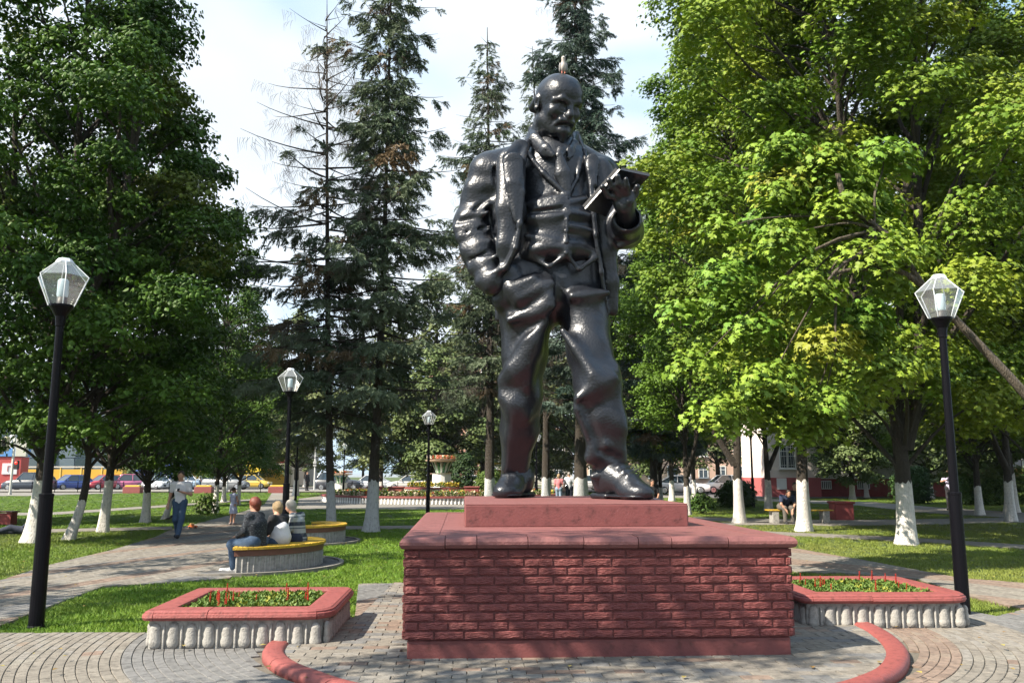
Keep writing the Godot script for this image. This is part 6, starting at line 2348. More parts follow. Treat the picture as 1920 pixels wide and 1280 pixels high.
	# low red boxes with flowers at the end of the path
	for s: Array in [[Vector3(-26.4, 0, -75.5), "red flower box by the far pavement at the path's left side"], [Vector3(-20.3, 0, -76.3), "red and yellow flower box at the far end of the path"], [Vector3(-32.5, 0, -75.5), "small red flower box by the far pavement near the crossing sign"]]:
		var t := thing("street_flower_box", s[1], "flower box", s[0], 0.0, "far red flower boxes along the pavement")
		part("box", box_mesh(Vector3(1.5, 0.55, 0.7), 0.03, Vector3(0, 0.26, 0)), M.red_rim, t)
		part("flowers", box_mesh(Vector3(1.3, 0.16, 0.5), 0.06, Vector3(0, 0.60, 0)), mat(0.55, 0.36, 0.05, 0.9), t)

	# --- shrubs
	shrub("flowering_shrub", "small shrub with pale blossoms beside a white tree foot left of the path", Vector3(-12.503, 0, -36.018), 0.38, 0.85, Color(0.05, 0.10, 0.02), Color(0.11, 0.17, 0.03), 26, Color(0.62, 0.60, 0.45), 0.14)
	shrub("leafy_plant", "dark large leaved plant behind the pedestal's right end", Vector3(7.9, 0, -36.8), 0.42, 0.85, Color(0.03, 0.07, 0.015), Color(0.06, 0.11, 0.02), 24, Color(0.06, 0.09, 0.03), 0.1)
	shrub("leafy_bush", "loose green bush right of the tall urn at the far bed", Vector3(-1.4, 0.36, -53.2), 0.85, 1.5, Color(0.06, 0.11, 0.025), Color(0.12, 0.17, 0.04), 30, Color(0.3, 0.3, 0.1), 0.05)
	shrub("conical_bush", "dark conical bush standing beside the tall urn", Vector3(-2.9, 0.36, -53.8), 0.72, 2.6, Color(0.02, 0.045, 0.015), Color(0.035, 0.065, 0.02), 40, Color(0.03, 0.06, 0.02), 0.0)
	shrub("round_bush", "clipped dark ball shaped bush before the red based building", Vector3(22.5, 0, -49.5), 1.0, 2.1, Color(0.03, 0.07, 0.018), Color(0.05, 0.10, 0.025), 60, Color(0.05, 0.09, 0.02), 0.0)
	shrub("low_bush", "low dark bush between two trees right of the bench", Vector3(11.2, 0, -44.0), 0.9, 1.2, Color(0.03, 0.06, 0.015), Color(0.05, 0.10, 0.02), 40, Color(0.05, 0.09, 0.02), 0.0)
	var hedge := thing("hedge", "long clipped hedge with a reddish top at the right behind the lamp post", "hedge", Vector3(27.3, 0, -47.5), 0.1)
	part("core", box_mesh(Vector3(6.6, 1.65, 1.1), 0.2, Vector3(0, 0.82, 0)), mat(0.018, 0.035, 0.010, 0.95), hedge)
	places = []
	tints = PackedColorArray()
	for k in 3600:
		var p := Vector3(rng.randf_range(-3.4, 3.4), rng.randf_range(0.1, 1.85), rng.randf_range(-0.65, 0.65))
		var f := rng.randi() % 3
		if f == 0:
			p.z = 0.6 + rng.randf_range(-0.05, 0.08)
		elif f == 1:
			p.y = 1.72 + rng.randf_range(-0.06, 0.14)
		else:
			p.x = 3.4 * (1 if rng.randf() < 0.5 else -1)
		places.append(Transform3D(Basis(Vector3.UP, rng.randf() * TAU) * Basis(Vector3.RIGHT, rng.randf_range(-0.3, 1.2)), p))
		var c := Color(0.05, 0.10, 0.02).lerp(Color(0.10, 0.15, 0.035), rng.randf())
		if p.y > 1.6 and rng.randf() < 0.3:
			c = Color(0.22, 0.12, 0.05)
		tints.append(c)
	scatter("leaves", spray("lime"), M.leaf, places, tints, hedge)


func make_urn(label: String, at: Vector3, s: float) -> void:
	var o := thing("urn", label, "urn", at)
	o.scale = Vector3.ONE * s
	var st := begin()
	lathe(st, [Vector2(0.72, 0.0), Vector2(0.70, 0.12), Vector2(0.60, 0.16), Vector2(0.58, 0.85), Vector2(0.66, 0.92), Vector2(0.0, 0.92)], 16, Transform3D(), 0)
	part("base", done(st), M.white_plain, o)
	for k in 16:
		var a := TAU * k / 16.0
		var d := Vector3(cos(a), 0, sin(a))
		st = begin()
		tube(st, [d * 0.30 + Vector3(0, 0.9, 0), d * 0.36 + Vector3(0, 1.2, 0), d * 0.62 + Vector3(0, 1.62, 0)], [0.05, 0.10, 0.03], 6)
		part("leaf_blade", done(st), mat(0.05, 0.16, 0.05, 0.6) if k % 2 else mat(0.55, 0.58, 0.50, 0.7), o)
	st = begin()
	lathe(st, [Vector2(0.60, 1.60), Vector2(1.02, 1.66), Vector2(1.06, 1.74), Vector2(0.0, 1.78)], 20, Transform3D(), 0)
	part("bowl_rim", done(st), mat(0.55, 0.40, 0.30, 0.8), o)
	var places := []
	var tints := PackedColorArray()
	for k in 140:
		var a := rng.randf() * TAU
		var r := rng.randf_range(0.1, 1.0)
		places.append(Transform3D(Basis(Vector3.UP, a).scaled(Vector3.ONE * 1.8), Vector3(cos(a) * r, 1.76, sin(a) * r)))
		tints.append([Color(0.6, 0.12, 0.06), Color(0.08, 0.14, 0.03), Color(0.65, 0.6, 0.5)][rng.randi() % 3])
	scatter("flowers", bedding_mesh(), M.petal, places, tints, o)


func shrub(called: String, label: String, at: Vector3, r: float, h: float, a: Color, b: Color, n: int, odd: Color, share: float) -> void:
	var o := thing(called, label, "shrub", at)
	var st := begin()
	var boughs := []
	for k in n:
		var t := (k + 0.5) / n
		var y := lerpf(0.15, h * 0.92, t)
		var w := r * sqrt(clampf(1.0 - pow((t - 0.42) / 0.62, 2.0), 0.05, 1.0))
		var an := k * 2.4
		var c := Vector3(cos(an) * w * 0.7, y, sin(an) * w * 0.7)
		boughs.append([c, r * rng.randf_range(0.28, 0.5), 0.8])
		if k % 3 == 0:
			tube(st, [Vector3(c.x * 0.1, 0, c.z * 0.1), Vector3(c.x * 0.5, c.y * 0.6, c.z * 0.5), c], [0.014, 0.010, 0.004], 4)
	part("stem", done(st), M.bark, o)
	foliage(o, boughs, "lime", 34.0, a, b, odd, share, "foliage")



# ---------------------------------------------------------------- street

func car_ring(x: float, y0: float, y1: float, w0: float, w1: float, r := 0.08) -> Array:
	# rounded cross-section at x, seen along the car
	var out := []
	for q: Array in [[-w0 + r, y0], [w0 - r, y0], [w0, y0 + r], [w0, lerpf(y0, y1, 0.55)], [w1, y1 - r], [w1 - r, y1], [-w1 + r, y1], [-w1, y1 - r], [-w0, lerpf(y0, y1, 0.55)], [-w0, y0 + r]]:
		out.append(Vector3(x, q[1], q[0]))
	return out


# front at -x
func make_car(o: Node3D, shape: String, paint: Material) -> void:
	var L := 4.4
	var roof := 1.46
	var cabin := [[-0.95, 0.93], [-0.25, roof], [0.95, roof - 0.02], [1.75, 0.98]]
	var tail := 0.98
	if shape == "hatch":
		L = 4.0
		roof = 1.5
		cabin = [[-1.05, 0.95], [-0.35, roof], [1.25, roof - 0.06], [1.85, 1.0]]
		tail = 1.0
	elif shape == "suv":
		L = 4.7
		roof = 1.74
		cabin = [[-0.95, 1.08], [-0.35, roof], [1.65, roof - 0.04], [2.15, 1.12]]
		tail = 1.12
	elif shape == "van":
		L = 3.7
		roof = 1.56
		cabin = [[-1.2, 0.95], [-0.55, roof], [1.35, roof - 0.02], [1.75, 1.0]]
		tail = 1.0
	var h := L * 0.5
	var hood: float = cabin[0][1]
	var st := begin()
	skin(st, [car_ring(-h, 0.34, 0.66, 0.66, 0.60), car_ring(-h + 0.10, 0.24, 0.76, 0.80, 0.70), car_ring(-h + 0.6, 0.20, hood - 0.08, 0.88, 0.78), car_ring(cabin[0][0], 0.20, hood, 0.90, 0.80), car_ring(0.2, 0.20, hood + 0.02, 0.90, 0.80),
		car_ring(cabin[3][0] - 0.1, 0.20, tail, 0.90, 0.80), car_ring(h - 0.12, 0.24, tail - 0.04, 0.86, 0.74), car_ring(h, 0.36, tail - 0.14, 0.74, 0.64)], true, true, true, 1)
	part("body", done(st), paint, o)
	st = begin()
	var rings := []
	for c: Array in cabin:
		rings.append(c)
	var a: Array = cabin
	var wr := 0.62
	skin(st, [[Vector3(a[0][0], a[0][1] - 0.02, 0.76), Vector3(a[0][0], a[0][1] - 0.02, -0.76), Vector3(a[0][0], a[0][1], -0.74), Vector3(a[0][0], a[0][1], 0.74)],
		[Vector3(a[1][0], a[0][1] - 0.02, 0.80), Vector3(a[1][0], a[0][1] - 0.02, -0.80), Vector3(a[1][0], a[1][1], -wr), Vector3(a[1][0], a[1][1], wr)],
		[Vector3(a[2][0], a[0][1] - 0.02, 0.80), Vector3(a[2][0], a[0][1] - 0.02, -0.80), Vector3(a[2][0], a[2][1], -wr), Vector3(a[2][0], a[2][1], wr)],
		[Vector3(a[3][0], a[3][1] - 0.03, 0.74), Vector3(a[3][0], a[3][1] - 0.03, -0.74), Vector3(a[3][0], a[3][1], -0.72), Vector3(a[3][0], a[3][1], 0.72)]], true, true, true, 0)
	part("windows", done(st), M.glass_dark, o)
	st = begin()
	box(st, Vector3((a[1][0] + a[2][0]) * 0.5, roof + 0.005, 0), Vector3(a[2][0] - a[1][0] + 0.12, 0.07, wr * 2.0 + 0.06), 0.03)
	for s: float in [-1.0, 1.0]:
		for q: Array in [[a[0], a[1]], [a[3], a[2]]]:
			tube(st, [Vector3(q[0][0], q[0][1], 0.76 * s), Vector3(q[1][0], q[1][1], wr * s)], [0.04, 0.04], 5)
		var mx: float = (a[1][0] + a[2][0]) * 0.5
		tube(st, [Vector3(mx, a[0][1], 0.81 * s), Vector3(mx, roof, (wr + 0.01) * s)], [0.035, 0.035], 5)
	part("roof", done(st), paint, o)
	for x: float in [-h + 0.78, h - 0.80]:
		for s: float in [-1.0, 1.0]:
			st = begin()
			lathe(st, [Vector2(0.0, -0.10), Vector2(0.28, -0.10), Vector2(0.315, -0.07), Vector2(0.32, 0.0), Vector2(0.315, 0.09), Vector2(0.29, 0.115), Vector2(0.0, 0.10)], 16, Transform3D(Basis(Vector3.RIGHT, PI * 0.5 * s), Vector3(x, 0.32, 0.80 * s)))
			var t := part("wheel", done(st), M.rubber, o)
			st = begin()
			lathe(st, [Vector2(0.0, 0.122), Vector2(0.20, 0.124), Vector2(0.215, 0.112), Vector2(0.215, 0.10)], 12, Transform3D(Basis(Vector3.RIGHT, PI * 0.5 * s), Vector3(x, 0.32, 0.80 * s)), 0)
			part("rim", done(st), M.chrome, t)
	for s: float in [-1.0, 1.0]:
		st = begin()
		box(st, Vector3(-h + 0.10, 0.64, 0.58 * s), Vector3(0.16, 0.14, 0.30), 0.04, Basis(Vector3.UP, 0.35 * s))
		part("headlight", done(st), M.white_plain, o)
		st = begin()
		box(st, Vector3(h - 0.05, tail - 0.26, 0.60 * s), Vector3(0.10, 0.18, 0.22), 0.03)
		part("tail_light", done(st), mat(0.32, 0.02, 0.02, 0.3), o)
		st = begin()
		box(st, Vector3(a[0][0] + 0.25, a[0][1] + 0.08, 0.92 * s), Vector3(0.14, 0.12, 0.16), 0.03)
		part("mirror", done(st), paint, o)
	st = begin()
	box(st, Vector3(-h - 0.005, 0.46, 0), Vector3(0.05, 0.16, 1.0), 0.02)
	part("grille", done(st), M.rubber, o)
	part("number_plate", box_mesh(Vector3(0.02, 0.11, 0.50), 0.004, Vector3(-h - 0.04, 0.44, 0)), M.white_plain, o)


func paint_mat(r: float, g: float, b: float) -> StandardMaterial3D:
	var m := mat(r, g, b, 0.35, 0.0, 0.6)
	m.clearcoat_enabled = true
	m.clearcoat = 0.8
	m.clearcoat_roughness = 0.08
	return m


func build_street() -> void:
	var first := {}
	# [px-derived place, turn, body shape, colour, label]; turn 0: the front points to the left
	for c: Array in [
		[Vector3(-47.2, 0.02, -86.0), 0.05, "suv", paint_mat(0.02, 0.03, 0.05), "dark sport utility car passing at the left edge behind the traffic light"],
		[Vector3(-47.9, 0.02, -95.0), 0.5, "sedan", paint_mat(0.02, 0.022, 0.03), "dark car parked behind the left lamp post"],
		[Vector3(-44.9, 0.02, -89.5), 0.95, "hatch", paint_mat(0.03, 0.07, 0.30), "blue hatchback parked facing the lawn, left of the red car"],
		[Vector3(-42.6, 0.02, -92.0), 0.95, "hatch", paint_mat(0.36, 0.015, 0.03), "red hatchback parked between two left tree trunks"],
		[Vector3(-40.9, 0.02, -93.5), 0.55, "van", paint_mat(0.50, 0.12, 0.24), "pink small car parked right of the red one"],
		[Vector3(-39.2, 0.02, -95.5), 0.4, "sedan", paint_mat(0.03, 0.035, 0.05), "dark saloon partly hidden right of the pink car"],
		[Vector3(-36.6, 0.02, -91.0), 2.4, "sedan", paint_mat(0.42, 0.45, 0.49), "silver saloon seen from behind, left of the walking man"],
		[Vector3(-34.6, 0.02, -93.0), 2.4, "hatch", paint_mat(0.55, 0.56, 0.58), "white hatchback just left of the crossing sign"],
		[Vector3(-32.0, 0.02, -92.5), 0.5, "hatch", paint_mat(0.20, 0.28, 0.38), "grey blue hatchback right of the crossing sign"],
		[Vector3(-29.6, 0.02, -91.0), 3.0, "suv", paint_mat(0.16, 0.17, 0.18), "grey sport utility car before the far trees left of the path"],
		[Vector3(-28.6, 0.02, -97.0), 3.1, "hatch", paint_mat(0.58, 0.40, 0.05), "yellow taxi like car beyond the grey one"],
		[Vector3(-17.0, 0.02, -86.5), 3.14, "suv", paint_mat(0.02, 0.022, 0.03), "black sport utility car behind the dead topped spruce"],
		[Vector3(-14.9, 0.02, -91.5), 0.0, "sedan", paint_mat(0.50, 0.52, 0.56), "pale silver saloon between the two spruce trunks"],
		[Vector3(-10.5, 0.02, -89.8), 0.0, "sedan", paint_mat(0.48, 0.47, 0.45), "silver saloon in side view right of the thick spruce"],
		[Vector3(-4.6, 0.02, -92.0), 0.0, "sedan", paint_mat(0.60, 0.61, 0.63), "white saloon beside the yellow stall right of the urn"],
		[Vector3(13.6, 0.03, -70.5), 3.0, "sedan", paint_mat(0.62, 0.63, 0.65), "white car parked first right of the statue in the car park"],
		[Vector3(17.6, 0.03, -73.0), 0.1, "hatch", paint_mat(0.60, 0.62, 0.64), "white hatchback at the right end of the car park"],
		[Vector3(20.6, 0.03, -71.5), 1.3, "sedan", paint_mat(0.58, 0.60, 0.62), "white car half behind a tree close to the building"],
		[Vector3(7.0, 0.02, -90.0), 0.0, "sedan", paint_mat(0.55, 0.56, 0.58), "white car on the street right of the statue's leg"]]:
		var o: Node3D
		if first.has(c[2]):
			o = dup(first[c[2]], c[0], c[1], c[4])
			o.set_meta("group", "cars parked and passing on the street")
			for ch in o.get_children():
				if ch is MeshInstance3D and String(ch.name).rstrip("0123456789_") in ["body", "roof", "mirror"]:
					ch.material_override = c[3]
		else:
			o = thing("parked_car", c[4], "car", c[0], c[1], "cars parked and passing on the street")
			make_car(o, c[2], c[3])
			first[c[2]] = o
	var van := thing("delivery_truck", "blue box truck standing behind the silver saloon on the left", "truck", Vector3(-39.5, 0.02, -99.0), 0.0)
	part("cargo_box", box_mesh(Vector3(4.2, 2.0, 2.1), 0.05, Vector3(0.9, 1.75, 0)), paint_mat(0.05, 0.09, 0.36), van)
	part("cab", box_mesh(Vector3(1.6, 1.6, 2.0), 0.2, Vector3(-2.0, 1.25, 0)), paint_mat(0.05, 0.09, 0.36), van)
	part("windscreen", box_mesh(Vector3(0.9, 0.6, 2.02), 0.06, Vector3(-2.35, 1.65, 0)), M.glass_dark, van)
	for s: Array in [[-1.9, 0.9], [1.9, 0.9], [-1.9, -0.9], [1.9, -0.9]]:
		var w := begin()
		lathe(w, [Vector2(0, -0.14), Vector2(0.42, -0.12), Vector2(0.42, 0.12), Vector2(0, 0.14)], 14)
		part("wheel", done(w), M.rubber, van, Transform3D(Basis(Vector3.RIGHT, PI * 0.5), Vector3(s[0], 0.42, s[1])))

	# low dark railing along the pavement
	var fence := thing("railing", "low thin black railing along the far pavement behind the lawn", "railing", Vector3(-23, 0, -77.0))
	var pst := begin()
	lathe(pst, [Vector2(0.035, 0), Vector2(0.035, 0.95), Vector2(0.05, 0.97), Vector2(0.0, 1.02)], 8)
	var post := done(pst)
	for k in 36:
		var x := -37.0 + k * 2.0
		if x > 1.2 and x < 6.0:
			continue
		part("post", post, M.black_paint, fence, Transform3D(Basis(), Vector3(x, 0, 0)))
		if k < 35 and not (x + 2.0 > 1.2 and x + 2.0 < 6.0):
			for y: float in [0.35, 0.85]:
				part("rail", box_mesh(Vector3(2.0, 0.03, 0.03), 0.0), M.black_paint, fence, Transform3D(Basis(), Vector3(x + 1.0, y, 0)))

	# traffic lights at the left edge
	var tl := thing("traffic_light", "grey traffic light post with signal heads at the left picture edge", "traffic light", Vector3(-39.6, 0, -69.5), 0.0)
	var gm := mat(0.36, 0.37, 0.34, 0.6)
	var st := begin()
	lathe(st, [Vector2(0.13, 0), Vector2(0.10, 0.3), Vector2(0.085, 5.0), Vector2(0.0, 5.02)], 12)
	part("post", done(st), gm, tl)
	for s: Array in [[-0.55, 4.0, 0.5, "signal_head"], [-0.95, 3.75, 0.3, "signal_head"]]:
		var hd := child_thing_node(s[3], tl, Transform3D(Basis(Vector3.UP, -0.5), Vector3(s[0], s[1], 0.1)))
		part("housing", box_mesh(Vector3(0.42, 1.15, 0.26), 0.04), mat(0.30, 0.28, 0.18, 0.6), hd)
		for k in 3:
			st = begin()
			lathe(st, [Vector2(0.0, 0.131), Vector2(0.13, 0.131), Vector2(0.14, 0.15), Vector2(0.15, 0.32), Vector2(0.165, 0.32), Vector2(0.155, 0.13)], 14, Transform3D(Basis(Vector3.RIGHT, PI * 0.5), Vector3(0, 0.36 - 0.36 * k, 0)))
			part("visor", done(st), M.rubber, hd)
	part("control_box", box_mesh(Vector3(0.9, 1.5, 0.3), 0.03, Vector3(0.65, 3.75, 0)), mat(0.40, 0.40, 0.36, 0.7), tl)
	var ped := child_thing_node("pedestrian_signal", tl, Transform3D(Basis(), Vector3(0.35, 2.35, 0.05)))
	part("housing", box_mesh(Vector3(0.34, 0.70, 0.22), 0.03), M.rubber, ped)
	st = begin()
	lathe(st, [Vector2(0.0, 0.112), Vector2(0.12, 0.112), Vector2(0.12, 0.118), Vector2(0.0, 0.118)], 14, Transform3D(Basis(Vector3.RIGHT, PI * 0.5), Vector3(0, 0.15, 0)))
	var red := mat(0.75, 0.05, 0.03, 0.4)
	red.emission_enabled = true
	red.emission = Color(1.0, 0.12, 0.06)
	red.emission_energy_multiplier = 0.6
	part("red_signal_lens", done(st), red, ped)
	var lit := OmniLight3D.new()
	lit.name = "red_signal_light"
	lit.light_color = Color(1.0, 0.15, 0.08)
	lit.light_energy = 0.02
	lit.light_size = 0.1
	lit.omni_range = 6.0
	lit.omni_attenuation = 2.0
	lit.shadow_enabled = true
	lit.position = Vector3(0, 0.15, 0.2)
	ped.add_child(lit)

	# road signs
	var sg := thing("crossing_sign", "square blue pedestrian crossing sign on a grey post behind a left tree", "road sign", Vector3(-28.1, 0.1, -76.2), 0.2)
	st = begin()
	tube(st, [Vector3(0, 0, 0), Vector3(0, 3.0, 0)], [0.04, 0.04], 8)
	part("post", done(st), gm, sg)
	part("plate", box_mesh(Vector3(0.72, 0.72, 0.03), 0.008, Vector3(0, 2.72, 0.06)), mat(0.02, 0.12, 0.52, 0.4), sg)
	st = begin()
	st.set_smooth_group(-1)
	tri(st, Vector3(-0.28, 2.46, 0.080), Vector3(0.28, 2.46, 0.080), Vector3(0.0, 2.98, 0.080))
	part("white_triangle", done(st), mat(0.75, 0.76, 0.78, 0.5), sg)
	st = begin()
	for q: Array in [[Vector3(0.0, 2.74, 0.088), Vector3(0.01, 2.62, 0.088)], [Vector3(0.01, 2.62, 0.088), Vector3(-0.07, 2.50, 0.088)], [Vector3(0.01, 2.62, 0.088), Vector3(0.08, 2.50, 0.088)], [Vector3(-0.06, 2.66, 0.088), Vector3(0.06, 2.69, 0.088)]]:
		tube(st, [q[0], q[1]], [0.018, 0.018], 5)
	tube(st, [Vector3(0, 2.79, 0.088), Vector3(0, 2.815, 0.088)], [0.03, 0.03], 6)
	part("walking_figure", done(st), M.rubber, sg)
	sg = thing("no_parking_sign", "round blue sign with a red ring beside the crossing sign", "road sign", Vector3(-27.85, 0.1, -77.4), 0.0)
	st = begin()
	tube(st, [Vector3(0, 0, 0), Vector3(0, 2.75, 0)], [0.035, 0.035], 8)
	part("post", done(st), gm, sg)
	var face := Transform3D(Basis(Vector3.RIGHT, PI * 0.5), Vector3(0.1, 2.45, 0.05))
	st = begin()
	lathe(st, [Vector2(0.0, 0.0), Vector2(0.36, 0.0), Vector2(0.36, 0.02), Vector2(0.0, 0.02)], 24, face, 0)
	part("plate", done(st), mat(0.03, 0.14, 0.50, 0.4), sg)
	st = begin()
	lathe(st, [Vector2(0.27, 0.022), Vector2(0.27, 0.03), Vector2(0.36, 0.03), Vector2(0.36, 0.022)], 24, face, 0)
	part("red_ring", done(st), mat(0.50, 0.03, 0.03, 0.4), sg)
	part("red_bar", box_mesh(Vector3(0.58, 0.06, 0.012), 0.002), mat(0.50, 0.03, 0.03, 0.4), sg, Transform3D(Basis(Vector3.BACK, -0.78), Vector3(0.1, 2.45, 0.078)))
	for s: Array in [[Vector3(-29.3, 0, -78.5), 6.5, "tall pale grey lamp mast on the far pavement left of the path"], [Vector3(-18.9, 0, -84.2), 7.5, "pale mast beyond the path between lamp and birch"], [Vector3(-25.2, 0, -77.8), 5.6, "slim grey post on the pavement before the far trees"]]:
		var mp := thing("mast", s[2], "post", s[0], 0.0, "pale masts along the street")
		st = begin()
		tube(st, [Vector3(0, 0, 0), Vector3(0, s[1], 0)], [0.11, 0.06], 10)
		part("shaft", done(st), mat(0.45, 0.46, 0.46, 0.6), mp)
		part("junction_box", box_mesh(Vector3(0.3, 0.5, 0.25), 0.02, Vector3(0, 2.6, 0.12)), mat(0.36, 0.37, 0.37, 0.6), mp)
	var yb := thing("yellow_board", "yellow advertising board on two legs across the street left of the path", "sign board", Vector3(-30.2, 0.13, -102.5), 0.1)
	part("panel", box_mesh(Vector3(1.7, 2.6, 0.12), 0.02, Vector3(0, 3.0, 0)), mat(0.62, 0.45, 0.03, 0.6), yb)
	for s: float in [-0.6, 0.6]:
		part("leg", box_mesh(Vector3(0.09, 1.75, 0.09), 0.0, Vector3(s, 0.85, 0)), gm, yb)
	var st2 := thing("market_stall", "bright yellow street stall behind the spruce trunk left of the statue's shoe", "stall", Vector3(-1.9, 0.13, -81.0), 0.1)
	part("booth", box_mesh(Vector3(2.6, 1.9, 1.6), 0.05, Vector3(0, 0.95, 0)), mat(0.62, 0.42, 0.02, 0.6), st2)
	part("canopy", box_mesh(Vector3(3.1, 0.14, 2.2), 0.05, Vector3(0, 2.45, 0.2)), mat(0.66, 0.48, 0.04, 0.6), st2)
	for s: float in [-1.4, 1.4]:
		part("canopy_pole", box_mesh(Vector3(0.06, 2.4, 0.06), 0.0, Vector3(s, 1.2, 1.15)), gm, st2)
	part("counter", box_mesh(Vector3(2.7, 0.08, 0.5), 0.01, Vector3(0, 1.05, 0.95)), mat(0.5, 0.5, 0.48, 0.6), st2)


# ---------------------------------------------------------------- buildings

func window_at(o: Node3D, at: Vector3, w: float, h: float, grille := false, turn := Basis()) -> void:
	var f := begin()
	for q: Array in [[Vector3(0, h * 0.5 + 0.04, 0), Vector3(w + 0.16, 0.08, 0.10)], [Vector3(0, -h * 0.5 - 0.04, 0), Vector3(w + 0.16, 0.08, 0.10)], [Vector3(-w * 0.5 - 0.04, 0, 0), Vector3(0.08, h - 0.002, 0.10)], [Vector3(w * 0.5 + 0.04, 0, 0), Vector3(0.08, h - 0.002, 0.10)], [Vector3(0, 0, -0.01), Vector3(0.06, h - 0.002, 0.06)], [Vector3(0, h * 0.22, -0.012), Vector3(w - 0.002, 0.05, 0.05)]]:
		box(f, q[0], q[1])
	var fr := part("window", done(f), M.white_plain, o, Transform3D(turn, at))
	part("pane", box_mesh(Vector3(w, h, 0.02), 0.0, Vector3(0, 0, -0.03)), M.glass_dark, fr)
	part("sill", box_mesh(Vector3(w + 0.3, 0.07, 0.22), 0.01, Vector3(0, -h * 0.5 - 0.12, 0.08)), M.white_plain, fr)
	if grille:
		var g := begin()
		for k in int(w / 0.16):
			box(g, Vector3(-w * 0.5 + 0.08 + k * 0.16, 0, 0.09), Vector3(0.022, h, 0.022))
		for y: float in [-0.4, 0.0, 0.4]:
			box(g, Vector3(0, y * h, 0.115), Vector3(w, 0.026, 0.022))
		part("grille", done(g), M.white_plain, fr)


func build_buildings() -> void:
	# white building with a red base at the right
	var b := thing("white_building", "white plastered building with a dark red base behind the right lawn", "building", Vector3(28.0, 0, -64.0), -0.03)
	part("wall", box_mesh(Vector3(16.5, 9.5, 10.0), 0.0, Vector3(1.2, 5.9, -5.0)), M.white_paint, b)
	part("red_base", box_mesh(Vector3(16.7, 1.35, 10.2), 0.02, Vector3(1.2, 0.62, -5.0)), M.plaster_red, b)
	part("base_ledge", box_mesh(Vector3(16.8, 0.10, 10.3), 0.02, Vector3(1.2, 1.34, -5.0)), M.white_plain, b)
	for k in 14:
		part("course", box_mesh(Vector3(16.56, 0.42, 10.06), 0.012, Vector3(1.2, 1.66 + k * 0.46, -5.0)), M.white_paint, b)
	for k in 6:
		window_at(b, Vector3(-5.2 + k * 2.75, 2.9, 0.09), 0.95, 1.7, k == 1 or k == 2)
		window_at(b, Vector3(-5.2 + k * 2.75, 6.3, 0.09), 0.95, 1.7)
	for s: float in [-5.2, -2.45]:
		var g := begin()
		box(g, Vector3(s, 0.86, 0.13), Vector3(0.9, 0.62, 0.05))
		var v := part("vent_plate", done(g), M.white_plain, b)
		g = begin()
		for k in 6:
			box(g, Vector3(s - 0.34 + k * 0.136, 0.86, 0.163), Vector3(0.06, 0.5, 0.012))
		part("slot_pattern", done(g), M.rubber, v)
	var og := begin()
	lathe(og, [Vector2(0.17, 0.0), Vector2(0.17, 0.05), Vector2(0.24, 0.05), Vector2(0.24, 0.0)], 18, Transform3D(Basis(Vector3.RIGHT, PI * 0.5).scaled(Vector3(1, 1.25, 1)), Vector3(0.3, 0.80, 0.105)), 0)
	part("oval_ornament", done(og), M.white_plain, b)
	for s: float in [-0.34, 0.34]:
		part("ornament_post", box_mesh(Vector3(0.12, 0.56, 0.05), 0.01, Vector3(0.3 + s, 0.80, 0.13)), M.white_plain, b)
	part("cornice", box_mesh(Vector3(17.2, 0.5, 10.8), 0.05, Vector3(1.2, 10.9, -5.0)), M.white_plain, b)
	var w := thing("white_wing", "projecting pink tinged wing with red base at the building's left end", "building", Vector3(20.2, 0, -63.0), -0.03)
	part("wall", box_mesh(Vector3(3.6, 9.2, 8.0), 0.0, Vector3(0, 5.9, -4.0)), mat(0.68, 0.60, 0.56, 0.85), w)
	part("red_base", box_mesh(Vector3(3.8, 1.45, 8.2), 0.02, Vector3(0, 0.65, -4.0)), mat(0.38, 0.10, 0.10, 0.85), w)
	window_at(w, Vector3(-0.4, 2.9, 0.06), 1.0, 1.6, true)
	window_at(w, Vector3(-0.4, 6.3, 0.06), 1.0, 1.6)
	part("notice", box_mesh(Vector3(0.7, 0.8, 0.03), 0.0, Vector3(-0.9, 0.95, 0.12)), M.white_plain, w)
	# pale houses behind the car park
	for s: Array in [[Vector3(15.5, 0, -112), 13.0, 8.0, mat(0.50, 0.36, 0.28, 0.9), "pink plastered house behind the car park trees"], [Vector3(-8.5, 0, -150), 12.0, 21.0, mat(0.44, 0.25, 0.19, 0.9), "tall brick apartment block rising behind the spruces"], [Vector3(-50, 0, -165), 20.0, 17.0, mat(0.46, 0.42, 0.38, 0.9), "pale apartment block far behind the left trees"], [Vector3(31, 0, -125), 16.0, 14.0, mat(0.44, 0.30, 0.24, 0.9), "brown apartment block far behind the right trees"], [Vector3(2, 0, -132), 14.0, 6.5, mat(0.50, 0.47, 0.43, 0.9), "low pale house across the street behind the statue"]]:
		var h := thing("apartment_building" if s[2] > 10.0 else "town_house", s[4], "building", s[0])
		part("wall", box_mesh(Vector3(s[1], s[2], 9.0), 0.0, Vector3(0, s[2] * 0.5, -4.5)), s[3], h)
		var rf := begin()
		var e: float = s[1] * 0.5 + 0.4
		skin(rf, [[Vector3(-e, s[2], 0.4), Vector3(e, s[2], 0.4), Vector3(e, s[2], -9.4), Vector3(-e, s[2], -9.4)], [Vector3(-e + 2, s[2] + 2.2, -4.4), Vector3(e - 2, s[2] + 2.2, -4.4), Vector3(e - 2, s[2] + 2.2, -4.6), Vector3(-e + 2, s[2] + 2.2, -4.6)]], true, false, true, 0)
		part("roof", done(rf), mat(0.16, 0.085, 0.06, 0.9), h)
		var cols := int(s[1] / 2.6)
		for f in int(s[2] / 3.0):
			for k in cols:
				window_at(h, Vector3((k - (cols - 1) * 0.5) * 2.5, 1.9 + f * 3.0, 0.06), 1.2, 1.5)
	var gb := thing("gable_house", "house with a brown gable roof far behind the dead topped spruce", "building", Vector3(-33.0, 0, -128.0), 0.2)
